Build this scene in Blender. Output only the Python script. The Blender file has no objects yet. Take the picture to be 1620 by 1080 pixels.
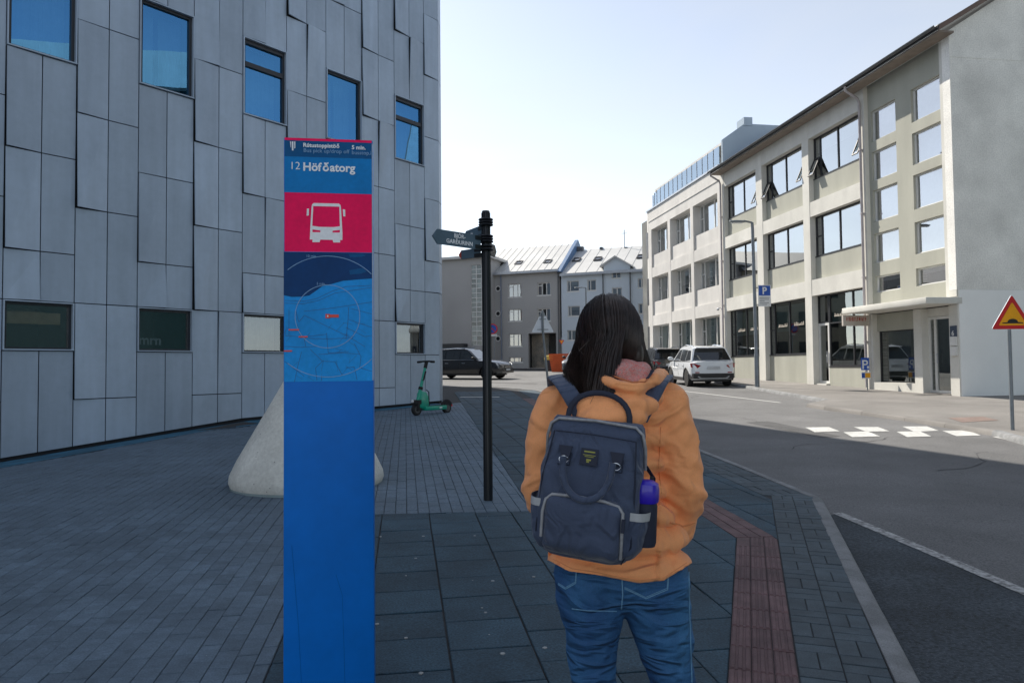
import bpy, bmesh, math, random
from mathutils import Vector, Matrix, noise
PI = math.pi
random.seed(7)
SC = bpy.context.scene
COL = SC.collection

# ------------------------------------------------------------------ camera, sky, sun, exposure
FPX, CAMH, PITCH, ROLL = 1150.0, 1.45, math.atan(41 / 1150), -0.01
cam_d = bpy.data.cameras.new('camera')
cam_d.sensor_fit = 'HORIZONTAL'; cam_d.sensor_width = 36.0
cam_d.lens = FPX / 1620 * 36.0
cam_d.clip_start = 0.05; cam_d.clip_end = 6000
cam = bpy.data.objects.new('camera', cam_d); COL.objects.link(cam)
CROT = Matrix.Rotation(PI / 2 + PITCH, 3, 'X') @ Matrix.Rotation(ROLL, 3, 'Z')
cam.matrix_world = Matrix.Translation((0, 0, CAMH)) @ CROT.to_4x4()
SC.camera = cam

SUN_EL = math.radians(44.0)
SH = Vector((0.58, -0.815)).normalized()            # the way shadows fall on the ground
sun_dir = Vector((-SH.x * math.cos(SUN_EL), -SH.y * math.cos(SUN_EL), math.sin(SUN_EL)))
world = bpy.data.worlds.new('World'); SC.world = world; world.use_nodes = True
wn = world.node_tree; wn.nodes.clear()
sky = wn.nodes.new('ShaderNodeTexSky'); sky.sky_type = 'NISHITA'
sky.sun_disc = False; sky.sun_elevation = SUN_EL
sky.sun_rotation = math.atan2(sun_dir.x, sun_dir.y)
sky.altitude = 0; sky.air_density = 1.0; sky.dust_density = 0.35; sky.ozone_density = 1.6
bg = wn.nodes.new('ShaderNodeBackground'); bg.inputs[1].default_value = 0.117
wo = wn.nodes.new('ShaderNodeOutputWorld')
bw = wn.nodes.new('ShaderNodeRGBToBW'); hs = wn.nodes.new('ShaderNodeMix'); hs.data_type = 'RGBA'; hs.inputs[0].default_value = 0.4
wn.links.new(sky.outputs[0], bw.inputs[0]); wn.links.new(sky.outputs[0], hs.inputs[7]); wn.links.new(bw.outputs[0], hs.inputs[6])
# thin high cloud: soft pale streaks over the whole sky
tcw = wn.nodes.new('ShaderNodeTexCoord'); mpw = wn.nodes.new('ShaderNodeMapping'); mpw.inputs['Scale'].default_value = (1.0, 1.6, 4.0); wn.links.new(tcw.outputs['Generated'], mpw.inputs[0])
nzw = wn.nodes.new('ShaderNodeTexNoise'); nzw.inputs['Scale'].default_value = 1.7; nzw.inputs['Detail'].default_value = 6; nzw.inputs['Distortion'].default_value = 0.5; wn.links.new(mpw.outputs[0], nzw.inputs['Vector'])
mrw = wn.nodes.new('ShaderNodeMapRange'); mrw.inputs[1].default_value = 0.42; mrw.inputs[2].default_value = 0.75; mrw.inputs[4].default_value = 0.5; wn.links.new(nzw.outputs[0], mrw.inputs[0])
mxw = wn.nodes.new('ShaderNodeMix'); mxw.data_type = 'RGBA'; wn.links.new(mrw.outputs[0], mxw.inputs[0]); wn.links.new(hs.outputs[2], mxw.inputs[6]); mxw.inputs[7].default_value = (3.3, 3.45, 3.6, 1)
wn.links.new(mxw.outputs[2], bg.inputs[0])
wn.links.new(bg.outputs[0], wo.inputs[0])
sun_d = bpy.data.lights.new('sun', 'SUN'); sun_d.energy = 3.4; sun_d.angle = math.radians(0.5)
sun_d.color = (1.0, 0.93, 0.82)
sun = bpy.data.objects.new('sun', sun_d); COL.objects.link(sun)
sun.rotation_euler = sun_dir.to_track_quat('Z', 'Y').to_euler(); sun.location = (-20, 30, 40)
SC.view_settings.view_transform = 'Standard'; SC.view_settings.look = 'None'
SC.view_settings.exposure = 1.1; SC.view_settings.gamma = 1.0
SC.view_settings.use_curve_mapping = False
SC.cycles.max_bounces = 7; SC.cycles.transparent_max_bounces = 12

# ------------------------------------------------------------------ helpers
def smooth01(x): x = max(0.0, min(1.0, x)); return x * x * (3 - 2 * x)
def gz(X, Y):
    """height of the sloping street (pavement level)"""
    return 0.024 * max(-14.0, min(75.0, Y)) + 0.115 * max(-3.6, min(0.0, X + 5.7))
RD = 0.09                                            # the carriageway lies this much lower
def ray(x, y):
    d = CROT @ Vector(((x - 810) / FPX, (540 - y) / FPX, -1)); return d / d.y
def W(x, y, Y): return Vector((0, 0, CAMH)) + ray(x, y) * Y
def G(x, y, off=0.0):
    d = ray(x, y); Y = 10.0
    for i in range(60):
        X = d.x * Y; h = gz(X, Y) + off
        Yn = (CAMH - h + 0.024 * Y) / (0.024 - d.z); Y = 0.5 * Y + 0.5 * Yn
    return Vector((d.x * Y, Y))
D2 = Vector((-0.146, 0.9893)); P2 = Vector((0.9893, 0.146))   # along / across the street
def ST(s, t): return D2 * s + P2 * t

MATS = {}
def _n(nt, typ, **kw):
    n = nt.nodes.new(typ)
    for k, v in kw.items(): setattr(n, k, v)
    return n
def mat(name, col, rough=0.6, metal=0.0, var=0.12, scale=3.0, fine=0.06, fscale=60.0, bump=0.0, bscale=80.0,
        spec=0.5, rnd=0.0, coat=0.0, speck=None, sheen=0.0, streak=None, col2=None, trans=0.0, bdist=0.01, stain=None, crease=None):
    """principled material whose colour wanders with noise, plus grain, bump and per-object variation"""
    if name in MATS: return MATS[name]
    m = bpy.data.materials.new(name); MATS[name] = m; m.use_nodes = True
    nt = m.node_tree; nt.nodes.clear(); L = nt.links.new
    out = _n(nt, 'ShaderNodeOutputMaterial'); b = _n(nt, 'ShaderNodeBsdfPrincipled'); L(b.outputs[0], out.inputs[0])
    tc = _n(nt, 'ShaderNodeTexCoord')
    c2 = col2 or tuple(c * (1 - var) for c in col); c1 = tuple(min(1, c * (1 + var)) for c in col) if col2 is None else col
    vec = tc.outputs['Object']
    if rnd:
        oi = _n(nt, 'ShaderNodeObjectInfo'); va = _n(nt, 'ShaderNodeVectorMath', operation='ADD'); vm = _n(nt, 'ShaderNodeMath', operation='MULTIPLY')
        vm.inputs[1].default_value = 37.0; L(oi.outputs['Random'], vm.inputs[0]); L(vec, va.inputs[0]); L(vm.outputs[0], va.inputs[1]); vec = va.outputs[0]
    if streak:
        mp = _n(nt, 'ShaderNodeMapping'); mp.inputs['Scale'].default_value = streak; L(vec, mp.inputs[0]); svec = mp.outputs[0]
    else: svec = vec
    n1 = _n(nt, 'ShaderNodeTexNoise'); n1.inputs['Scale'].default_value = scale; n1.inputs['Detail'].default_value = 5; L(svec, n1.inputs['Vector'])
    r1 = _n(nt, 'ShaderNodeMapRange'); r1.inputs[1].default_value = 0.3; r1.inputs[2].default_value = 0.7; L(n1.outputs[0], r1.inputs[0])
    mx = _n(nt, 'ShaderNodeMix', data_type='RGBA'); mx.inputs[6].default_value = (*c2, 1); mx.inputs[7].default_value = (*c1, 1); L(r1.outputs[0], mx.inputs[0])
    cur = mx.outputs[2]
    if fine:
        n2 = _n(nt, 'ShaderNodeTexNoise'); n2.inputs['Scale'].default_value = fscale; n2.inputs['Detail'].default_value = 3; L(vec, n2.inputs['Vector'])
        r2 = _n(nt, 'ShaderNodeMapRange'); r2.inputs[1].default_value = 0.3; r2.inputs[2].default_value = 0.7
        r2.inputs[3].default_value = 1 - fine; r2.inputs[4].default_value = 1 + fine; L(n2.outputs[0], r2.inputs[0])
        m2 = _n(nt, 'ShaderNodeVectorMath', operation='SCALE'); L(cur, m2.inputs[0]); L(r2.outputs[0], m2.inputs['Scale']); cur = m2.outputs[0]
    if rnd:
        r3 = _n(nt, 'ShaderNodeMapRange'); r3.inputs[3].default_value = 1 - rnd; r3.inputs[4].default_value = 1 + rnd; L(oi.outputs['Random'], r3.inputs[0])
        m3 = _n(nt, 'ShaderNodeVectorMath', operation='SCALE'); L(cur, m3.inputs[0]); L(r3.outputs[0], m3.inputs['Scale']); cur = m3.outputs[0]
    if speck:
        v = _n(nt, 'ShaderNodeTexVoronoi'); v.inputs['Scale'].default_value = speck[0]; L(vec, v.inputs['Vector'])
        lt = _n(nt, 'ShaderNodeMath', operation='LESS_THAN'); lt.inputs[1].default_value = speck[1]; L(v.outputs['Distance'], lt.inputs[0])
        ms = _n(nt, 'ShaderNodeMix', data_type='RGBA'); L(lt.outputs[0], ms.inputs[0]); L(cur, ms.inputs[6]); ms.inputs[7].default_value = (*speck[2], 1); cur = ms.outputs[2]
    if stain:                                            # blotches laid over the whole surface, across its pieces
        ge = _n(nt, 'ShaderNodeNewGeometry'); n4 = _n(nt, 'ShaderNodeTexNoise'); n4.inputs['Scale'].default_value = stain[0]; n4.inputs['Detail'].default_value = 6; n4.inputs['Roughness'].default_value = 0.65
        L(ge.outputs['Position'], n4.inputs['Vector'])
        r4 = _n(nt, 'ShaderNodeMapRange'); r4.inputs[1].default_value = 0.33; r4.inputs[2].default_value = 0.67; r4.inputs[3].default_value = 1 - stain[1]; r4.inputs[4].default_value = 1 + stain[1]; L(n4.outputs[0], r4.inputs[0])
        m4 = _n(nt, 'ShaderNodeVectorMath', operation='SCALE'); L(cur, m4.inputs[0]); L(r4.outputs[0], m4.inputs['Scale']); cur = m4.outputs[0]
    L(cur, b.inputs['Base Color'])
    b.inputs['Roughness'].default_value = rough; b.inputs['Metallic'].default_value = metal
    b.inputs['Specular IOR Level'].default_value = spec
    if coat: b.inputs['Coat Weight'].default_value = coat; b.inputs['Coat Roughness'].default_value = 0.04
    if sheen: b.inputs['Sheen Weight'].default_value = sheen
    if trans: b.inputs['Transmission Weight'].default_value = trans
    prevn = None
    if crease:                                           # sharp folds: ridges of a warped noise
        mpc = _n(nt, 'ShaderNodeMapping'); mpc.inputs['Scale'].default_value = crease[2]; L(vec, mpc.inputs[0])
        nc_ = _n(nt, 'ShaderNodeTexNoise'); nc_.inputs['Scale'].default_value = crease[0]; nc_.inputs['Detail'].default_value = 2; nc_.inputs['Distortion'].default_value = 0.6; L(mpc.outputs[0], nc_.inputs['Vector'])
        s1 = _n(nt, 'ShaderNodeMath', operation='SUBTRACT'); s1.inputs[1].default_value = 0.5; L(nc_.outputs[0], s1.inputs[0]); s2 = _n(nt, 'ShaderNodeMath', operation='ABSOLUTE'); L(s1.outputs[0], s2.inputs[0])
        s3 = _n(nt, 'ShaderNodeMapRange'); s3.inputs[1].default_value = 0.0; s3.inputs[2].default_value = 0.16; s3.inputs[3].default_value = 1; s3.inputs[4].default_value = 0; s3.interpolation_type = 'SMOOTHSTEP'; L(s2.outputs[0], s3.inputs[0])
        bc = _n(nt, 'ShaderNodeBump'); bc.inputs['Strength'].default_value = 0.8; bc.inputs['Distance'].default_value = crease[1]; L(s3.outputs[0], bc.inputs['Height']); prevn = bc.outputs[0]
        L(prevn, b.inputs['Normal'])
    if bump:
        nb = _n(nt, 'ShaderNodeTexNoise'); nb.inputs['Scale'].default_value = bscale; nb.inputs['Detail'].default_value = 4; L(vec, nb.inputs['Vector'])
        bp = _n(nt, 'ShaderNodeBump'); bp.inputs['Strength'].default_value = bump; bp.inputs['Distance'].default_value = bdist
        L(nb.outputs[0], bp.inputs['Height']); L(bp.outputs[0], b.inputs['Normal'])
        if prevn: L(prevn, bp.inputs['Normal'])
    return m
def glass(name, tint=(0.5, 0.6, 0.6), refl=0.3, gcol=(1, 1, 1), rough=0.0):
    """window glass: a coated mirror image over a tinted view inside"""
    if name in MATS: return MATS[name]
    m = bpy.data.materials.new(name); MATS[name] = m; m.use_nodes = True
    nt = m.node_tree; nt.nodes.clear(); L = nt.links.new
    out = _n(nt, 'ShaderNodeOutputMaterial'); mx = _n(nt, 'ShaderNodeMixShader')
    g = _n(nt, 'ShaderNodeBsdfGlossy'); g.inputs['Roughness'].default_value = rough; g.inputs[0].default_value = (*gcol, 1)
    t = _n(nt, 'ShaderNodeBsdfTransparent'); t.inputs[0].default_value = (*tint, 1)
    fr = _n(nt, 'ShaderNodeFresnel'); fr.inputs[0].default_value = 1.5
    mr = _n(nt, 'ShaderNodeMapRange'); mr.inputs[3].default_value = refl; mr.inputs[4].default_value = 1.0; L(fr.outputs[0], mr.inputs[0])
    tc = _n(nt, 'ShaderNodeTexCoord'); nz = _n(nt, 'ShaderNodeTexNoise'); nz.inputs['Scale'].default_value = 0.9; L(tc.outputs['Object'], nz.inputs['Vector'])
    bp = _n(nt, 'ShaderNodeBump'); bp.inputs['Strength'].default_value = 0.05; bp.inputs['Distance'].default_value = 0.02; L(nz.outputs[0], bp.inputs['Height'])
    L(bp.outputs[0], g.inputs['Normal'])
    L(mr.outputs[0], mx.inputs[0]); L(t.outputs[0], mx.inputs[1]); L(g.outputs[0], mx.inputs[2]); L(mx.outputs[0], out.inputs[0])
    return m

class MB:
    """collects shapes; build() links them as one mesh object"""
    def __init__(s): s.v = []; s.f = []; s.mi = []
    def add(s, verts, faces, mi=0):
        o = len(s.v); s.v += [Vector(v) for v in verts]; s.f += [tuple(i + o for i in f) for f in faces]; s.mi += [mi] * len(faces); return s
    def box(s, x0, x1, y0, y1, z0, z1, mi=0, M=None):
        vs = [Vector((x, y, z)) for z in (z0, z1) for y in (y0, y1) for x in (x0, x1)]
        if M is not None: vs = [M @ v for v in vs]
        return s.add(vs, [(0, 2, 3, 1), (4, 5, 7, 6), (0, 1, 5, 4), (2, 6, 7, 3), (0, 4, 6, 2), (1, 3, 7, 5)], mi)
    def prism(s, pts, off, mi=0):
        n = len(pts); off = Vector(off); a = [Vector(p) for p in pts]
        return s.add(a + [p + off for p in a], [tuple(reversed(range(n))), tuple(range(n, 2 * n))] + [(i, (i + 1) % n, n + (i + 1) % n, n + i) for i in range(n)], mi)
    def tube(s, pts, r, n=8, mi=0, cap=True, flat=None):
        pts = [Vector(p) for p in pts]; k = len(pts); rs = r if isinstance(r, (list, tuple)) else [r] * k
        vs = []; prev = None
        for i, p in enumerate(pts):
            t = (pts[min(i + 1, k - 1)] - pts[max(i - 1, 0)])
            t = t.normalized() if t.length > 1e-9 else Vector((0, 0, 1))
            if prev is None:
                a = Vector((0, 0, 1)) if abs(t.z) < 0.9 else Vector((0, 1, 0)); u = t.cross(a).normalized()
            else:
                u = prev - t * prev.dot(t); u = u.normalized() if u.length > 1e-6 else t.orthogonal().normalized()
            prev = u; w = t.cross(u)
            fl = flat or 1.0
            for j in range(n):
                an = 2 * PI * j / n; vs.append(p + (u * math.cos(an) + w * math.sin(an) * fl) * rs[i])
        fs = [(i * n + j, i * n + (j + 1) % n, (i + 1) * n + (j + 1) % n, (i + 1) * n + j) for i in range(k - 1) for j in range(n)]
        if cap: fs += [tuple(reversed(range(n))), tuple(range((k - 1) * n, k * n))]
        return s.add(vs, fs, mi)
    def lathe(s, prof, n=24, c=(0, 0, 0), mi=0, M=None):
        c = Vector(c); vs = []
        for r, z in prof:
            for j in range(n):
                a = 2 * PI * j / n; p = Vector((r * math.cos(a), r * math.sin(a), z))
                vs.append((M @ p if M is not None else p) + c)
        k = len(prof)
        fs = [(i * n + j, i * n + (j + 1) % n, (i + 1) * n + (j + 1) % n, (i + 1) * n + j) for i in range(k - 1) for j in range(n)]
        fs += [tuple(reversed(range(n))), tuple(range((k - 1) * n, k * n))]
        return s.add(vs, fs, mi)
    def sphere(s, c, r, n=12, m=8, mi=0):
        c = Vector(c); r = Vector(r) if hasattr(r, '__len__') else Vector((r, r, r))
        vs = [c + Vector((0, 0, r.z))]
        for i in range(1, m):
            a = PI * i / m
            for j in range(n):
                b = 2 * PI * j / n; vs.append(c + Vector((r.x * math.sin(a) * math.cos(b), r.y * math.sin(a) * math.sin(b), r.z * math.cos(a))))
        vs.append(c - Vector((0, 0, r.z))); e = len(vs) - 1
        fs = [(0, 1 + j, 1 + (j + 1) % n) for j in range(n)]
        for i in range(m - 2):
            for j in range(n):
                a = 1 + i * n; fs.append((a + j, a + n + j, a + n + (j + 1) % n, a + (j + 1) % n))
        a = 1 + (m - 2) * n; fs += [(a + j, e, a + (j + 1) % n) for j in range(n)]
        return s.add(vs, fs, mi)
    def mesh(s, name, mats, smooth=None, recalc=True):
        me = bpy.data.meshes.new(name); me.from_pydata([tuple(v) for v in s.v], [], s.f)
        for m in (mats if isinstance(mats, (list, tuple)) else [mats]): me.materials.append(m)
        me.polygons.foreach_set('material_index', s.mi) if mats else None
        if recalc:
            bm = bmesh.new(); bm.from_mesh(me); bmesh.ops.recalc_face_normals(bm, faces=bm.faces); bm.to_mesh(me); bm.free()
        if smooth:
            me.polygons.foreach_set('use_smooth', [True] * len(me.polygons)); me.set_sharp_from_angle(angle=math.radians(smooth))
        me.update(); return me
    def build(s, name, mats, parent=None, smooth=None, world=False, recalc=True):
        return link(name, s.mesh(name, mats, smooth, recalc), parent, world)
def world_of(o): return (world_of(o.parent) @ o.matrix_parent_inverse if o.parent else Matrix.Identity(4)) @ o.matrix_basis
def link(name, me, parent=None, world=False):
    o = bpy.data.objects.new(name, me); COL.objects.link(o)
    if parent is not None:
        o.parent = parent
        if world: o.matrix_parent_inverse = world_of(parent).inverted()
    return o
def bevel_mesh(me, w, seg=2, ang=30):
    bm = bmesh.new(); bm.from_mesh(me)
    es = [e for e in bm.edges if len(e.link_faces) == 2 and e.calc_face_angle(0) > math.radians(ang)]
    bmesh.ops.bevel(bm, geom=es, offset=w, segments=seg, profile=0.5, affect='EDGES', clamp_overlap=True)
    bm.to_mesh(me); bm.free()
    me.polygons.foreach_set('use_smooth', [True] * len(me.polygons)); me.set_sharp_from_angle(angle=math.radians(40)); return me
def tag(o, label, cat, group=None):
    o['label'] = label; o['category'] = cat
    if group: o['group'] = group
    return o
def thing(name, label, cat, loc=(0, 0, 0), rotz=0.0, group=None):
    o = bpy.data.objects.new(name, None); COL.objects.link(o); o.empty_display_size = 0.2
    o.matrix_basis = Matrix.Translation(loc) @ Matrix.Rotation(rotz, 4, 'Z')
    return tag(o, label, cat, group)
def struct(o): o['kind'] = 'structure'; return o
def stuff(o): o['kind'] = 'stuff'; return o
def text_mesh(body, size, ext=0.0008, bold=0.0, align='LEFT', shear=0.0):
    cu = bpy.data.curves.new('lettering', 'FONT'); cu.body = body; cu.size = size; cu.extrude = ext; cu.offset = bold
    cu.align_x = align; cu.shear = shear; cu.resolution_u = 3
    ob = bpy.data.objects.new('lettering', cu); COL.objects.link(ob)
    dg = bpy.context.evaluated_depsgraph_get(); me = bpy.data.meshes.new_from_object(ob.evaluated_get(dg))
    bpy.data.objects.remove(ob); bpy.data.curves.remove(cu); return me
def remesh(mb, voxel, smooth_it=4, smooth_f=0.5, name='body'):
    """melt overlapping solids into one continuous surface"""
    me = mb.mesh(name, MATS.get('skin') or mat('skin', (0.5, 0.3, 0.2)), recalc=False)
    ob = bpy.data.objects.new(name, me); COL.objects.link(ob)
    r = ob.modifiers.new('r', 'REMESH'); r.mode = 'VOXEL'; r.voxel_size = voxel
    if smooth_it:
        sm = ob.modifiers.new('s', 'SMOOTH'); sm.factor = smooth_f; sm.iterations = smooth_it
    dg = bpy.context.evaluated_depsgraph_get(); res = bpy.data.meshes.new_from_object(ob.evaluated_get(dg))
    bpy.data.objects.remove(ob); bpy.data.meshes.remove(me)
    res.materials.clear(); res.polygons.foreach_set('use_smooth', [True] * len(res.polygons)); return res
def displace(me, fn):
    """move every vertex along its normal by fn(co, normal)"""
    ns = [v.normal.copy() for v in me.vertices]
    for v, n in zip(me.vertices, ns): v.co = v.co + n * fn(v.co, n)
    me.update()
def chain(mb, pts, n=12):
    """tapered limb: spheres strung along joints (position, radius)"""
    for (a, ra), (b, rb) in zip(pts[:-1], pts[1:]):
        a, b = Vector(a), Vector(b); ra = Vector(ra) if hasattr(ra, '__len__') else Vector((ra,) * 3); rb = Vector(rb) if hasattr(rb, '__len__') else Vector((rb,) * 3)
        k = max(2, int((b - a).length / max(0.012, min(ra.x, rb.x) * 0.3)))
        for i in range(k + 1): t = i / k; mb.sphere(a.lerp(b, t), ra.lerp(rb, t), n, 8)
def clip_poly(poly, p, nrm):
    """keep the part of a 2-D polygon on the side of line p that nrm points to"""
    out = []
    for i in range(len(poly)):
        a, b = poly[i], poly[(i + 1) % len(poly)]; da, db = (a - p).dot(nrm), (b - p).dot(nrm)
        if da >= 0: out.append(a)
        if (da >= 0) != (db >= 0): out.append(a.lerp(b, da / (da - db)))
    return out
def area2(poly): return 0.5 * abs(sum(poly[i].x * poly[(i + 1) % len(poly)].y - poly[(i + 1) % len(poly)].x * poly[i].y for i in range(len(poly)))) if len(poly) > 2 else 0
def project(p):
    c = CROT.transposed() @ (Vector(p) - Vector((0, 0, CAMH)))
    if c.z > -0.05: return None
    return (810 - FPX * c.x / c.z, 540 + FPX * c.y / c.z, -c.z)
# ------------------------------------------------------------------ ground, road, pavements
M_asph = mat('asphalt', (0.128, 0.128, 0.13), 0.85, var=0.16, scale=0.35, fine=0.38, fscale=70, bump=0.6, bscale=160, speck=(55, 0.12, (0.26, 0.25, 0.24)), stain=(0.9, 0.16))
M_bay = mat('bay_asphalt', (0.036, 0.046, 0.056), 0.9, var=0.25, scale=1.3, fine=0.6, fscale=48, bump=0.9, bscale=110, speck=(70, 0.13, (0.17, 0.18, 0.19)), stain=(2.2, 0.25))
M_earth = mat('earth', (0.12, 0.115, 0.1), 0.95, var=0.2, scale=0.05)
M_bed = mat('joint_bed', (0.035, 0.036, 0.038), 0.95, var=0.3, scale=9)
M_pave = mat('grey_paver', (0.1, 0.142, 0.185), 0.8, var=0.14, scale=14, fine=0.22, fscale=120, bump=0.4, bscale=200, rnd=0.14, bdist=0.004, speck=(9, 0.02, (0.4, 0.4, 0.4)), stain=(1.3, 0.16))
M_paveS = mat('grey_paver_field', (0.1, 0.142, 0.185), 0.8, var=0.13, scale=5.0, fine=0.22, fscale=60, bump=0.3, bscale=300, bdist=0.004, stain=(1.3, 0.16))
M_slab = mat('dark_slab', (0.024, 0.054, 0.078), 0.82, var=0.2, scale=4, fine=0.4, fscale=85, bump=0.6, bscale=130, rnd=0.16, bdist=0.005, speck=(6.5, 0.03, (0.3, 0.3, 0.29)), stain=(1.6, 0.24))
M_slabS = mat('dark_slab_field', (0.025, 0.055, 0.079), 0.82, var=0.2, scale=1.6, fine=0.35, fscale=80, bump=0.4, bscale=240, bdist=0.005, stain=(1.6, 0.24))
M_tact = mat('red_tactile', (0.12, 0.068, 0.07), 0.8, var=0.22, scale=9, fine=0.2, fscale=150, bump=0.4, bscale=200, rnd=0.14, bdist=0.004, speck=(16, 0.05, (0.2, 0.19, 0.19)), stain=(2.5, 0.22))
M_brick = mat('dark_brick', (0.055, 0.075, 0.09), 0.82, var=0.2, scale=9, fine=0.22, fscale=170, bump=0.5, bscale=220, rnd=0.15, bdist=0.004, speck=(14, 0.03, (0.3, 0.3, 0.28)), stain=(2.0, 0.2))
M_kerb = mat('kerb_stone', (0.2, 0.205, 0.21), 0.85, var=0.2, scale=6, fine=0.25, fscale=150, bump=0.5, bscale=160, rnd=0.06, stain=(3, 0.2))
M_paint = mat('road_paint', (0.6, 0.6, 0.58), 0.7, col2=(0.42, 0.42, 0.41), scale=16, fine=0.15, fscale=120, stain=(5, 0.12))
M_worn = mat('worn_paint', (0.5, 0.5, 0.49), 0.8, col2=(0.09, 0.09, 0.09), scale=24, fine=0.2)
M_foot = mat('far_pavement', (0.19, 0.18, 0.17), 0.9, var=0.14, scale=0.5, fine=0.2, fscale=90, bump=0.4, bscale=120, stain=(0.8, 0.14))
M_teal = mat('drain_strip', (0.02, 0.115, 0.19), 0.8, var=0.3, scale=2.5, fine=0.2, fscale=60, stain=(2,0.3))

def sheet(name, xs, ys, off, m):
    mb = MB(); xs = sorted(xs); ys = sorted(ys)
    vs = [(x, y, gz(x, y) + off) for y in ys for x in xs]; n = len(xs)
    mb.add(vs, [(j * n + i, j * n + i + 1, (j + 1) * n + i + 1, (j + 1) * n + i) for j in range(len(ys) - 1) for i in range(n - 1)])
    return struct(mb.build(name, m, recalc=False))
sheet('ground', [-900, -60, -9.3, -5.7, 60, 900], [-300, -14, 75, 200, 1500], -0.25, M_earth)
road = sheet('road', [-60, -9.3, -5.7, 0, 20, 60], [-14, 0, 20, 40, 75], -RD, M_asph)

# pavement on the near side: kerb line as x(y)
KERB = [(-0.66, -4), (0.1, -1.6), (1.64, 3.18), (2.22, 5.01), (2.88, 7.1), (2.76, 8.72), (2.63, 10.18), (2.0, 17.3), (1.35, 23.5), (0.8, 26.2), (-0.6, 28.4), (-3.2, 29.6), (-14, 30.6)]
def kerb_x(y):
    for (xa, ya), (xb, yb) in zip(KERB[:-1], KERB[1:]):
        if ya <= y <= yb: return xa + (xb - xa) * (y - ya) / (yb - ya)
    return KERB[-1][0]
def bed(name, ys, xl, xr, off, m):
    mb = MB()
    for ya, yb in zip(ys[:-1], ys[1:]):
        bp = sorted(set([xl(ya), -9.3, -5.7, xr(ya)]))
        cut = lambda y: [max(xl(y), min(b, xr(y))) for b in (-99, -9.3, -5.7, 99)]
        A, B = cut(ya), cut(yb)
        for i in range(3):
            q = [(A[i], ya), (A[i + 1], ya), (B[i + 1], yb), (B[i], yb)]
            if A[i + 1] - A[i] < 1e-4 and B[i + 1] - B[i] < 1e-4: continue
            mb.add([(x, y, gz(x, y) + off) for x, y in q], [(0, 1, 2, 3)])
    return struct(mb.build(name, m, recalc=False))
kys = sorted(set([k[1] for k in KERB] + [1, 9.5, 13, 20, 25]))
pavement = bed('pavement', kys, lambda y: -14.0, kerb_x, -0.011, M_bed)
pavement.name = 'paver_plaza'
slab_path = bed('slab_path', [-3.9, 1, 3, 6.5, 12, 24], lambda y: ST(0, -0.6).x - 0.146 * y if y < 6.4 else 0.17 - 0.1172 * (y - 6.5), lambda y: kerb_x(y) - 0.2, -0.0095, M_bed)

# ---- tiles
L1 = Vector((1.45, 4.83)); R1 = Vector((1.76, 4.82)); E1 = Vector((0.309, 0.951)); E1n = Vector((0.951, -0.309))   # near tactile strip
F1 = Vector((-0.087, 0.996)); F1n = Vector((0.996, 0.087)); TLf = Vector((1.70, 5.6)); TRf = Vector((1.985, 5.63))  # far tactile strip
SE0, SE1 = Vector((-1.25, 6.53)), Vector((0.18, 6.59)); SEn = Vector((-(SE1 - SE0).y, (SE1 - SE0).x)).normalized()
RE0, RE1 = Vector((0.17, 6.62)), Vector((-1.95, 24.7)); REn = Vector(((RE1 - RE0).y, -(RE1 - RE0).x)).normalized()   # points right
KC = Vector((2.88, 7.1)); KNn = Vector((0.951, -0.309)); BFL = KC - F1n * 0.42
WALL0 = Vector((-8.43, 12.0)); WDIR = Vector((0.6217, 0.7833)); WOUT = Vector((0.7833, -0.6217))
TILES = {}
def tile(kind, poly, area_full):
    if len(poly) < 3 or area2(poly) < 0.0006: return
    c = sum(poly, Vector((0, 0))) / len(poly)
    pr = project((c.x, c.y, gz(c.x, c.y)))
    if pr is None or not (-500 < pr[0] < 2120 and pr[1] < 1700): return
    inside = -10 < pr[0] < 1630 and pr[1] < 1095
    full = abs(area2(poly) - area_full) < 1e-5
    TILES.setdefault(kind, []).append((-(area2(poly) / pr[2] ** 3) if inside else 0, poly, c, full))
def rect(o, u, v, a0, a1, b0, b1): return [o + u * a0 + v * b0, o + u * a1 + v * b0, o + u * a1 + v * b1, o + u * a0 + v * b1]
Z0 = Vector((0, 0))
# grey pavers in running bond
pw, pl = 0.1015, 0.203
for i in range(-118, 18):
    t0 = 0.01 + i * pw; ph = (0.5 if i % 2 else 0.0) + random.uniform(-0.18, 0.18)
    for j in range(4, 128):
        s0 = (j + ph) * pl
        p = rect(Z0, P2, D2, t0, t0 + pw, s0, s0 + pl); c = (p[0] + p[2]) / 2
        if (c - WALL0).dot(WOUT) < min(1.5, 0.35 + 0.12 * max(0.0, 9.5 - (c - WALL0).dot(WDIR))) or c.y > 25: continue
        k = p
        if t0 + pw > -0.626 and (c - SE0).dot(SEn) < 0.15:
            if (c - SE0).dot(SEn) < -0.2:
                if t0 > -0.626: continue
                k = clip_poly(k, ST(0, -0.625), -P2)
            elif c.x > -1.7: k = clip_poly(k, SE0, SEn)
        k = clip_poly(k, RE0, -REn)
        tile('paver', k, pw * pl)
# dark slabs
sw, sl = 0.41, 0.375
cols = [-0.625, -0.205, 0.205, 0.615, 0.93] + [0.93 + sw * k for k in range(1, 10)]
for ci, (t0, t1) in enumerate(zip(cols[:-1], cols[1:])):
    for j in range(-2, 68):
        s0 = j * sl + (0.0 if ci % 2 else 0.2)
        p = rect(Z0, P2, D2, t0, t1, s0, s0 + sl)
        a = clip_poly(clip_poly(clip_poly(p, L1, -E1n), TLf, -F1n), SE0, -SEn); tile('slab', a, sw * sl)
        b = clip_poly(clip_poly(clip_poly(p, SE0, SEn), RE0, REn), TLf, -F1n); tile('slab', b, sw * sl)
        c = clip_poly(clip_poly(clip_poly(p, TRf, F1n), R1, -E1n), BFL, -F1n); tile('slab', c, sw * sl)
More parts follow.
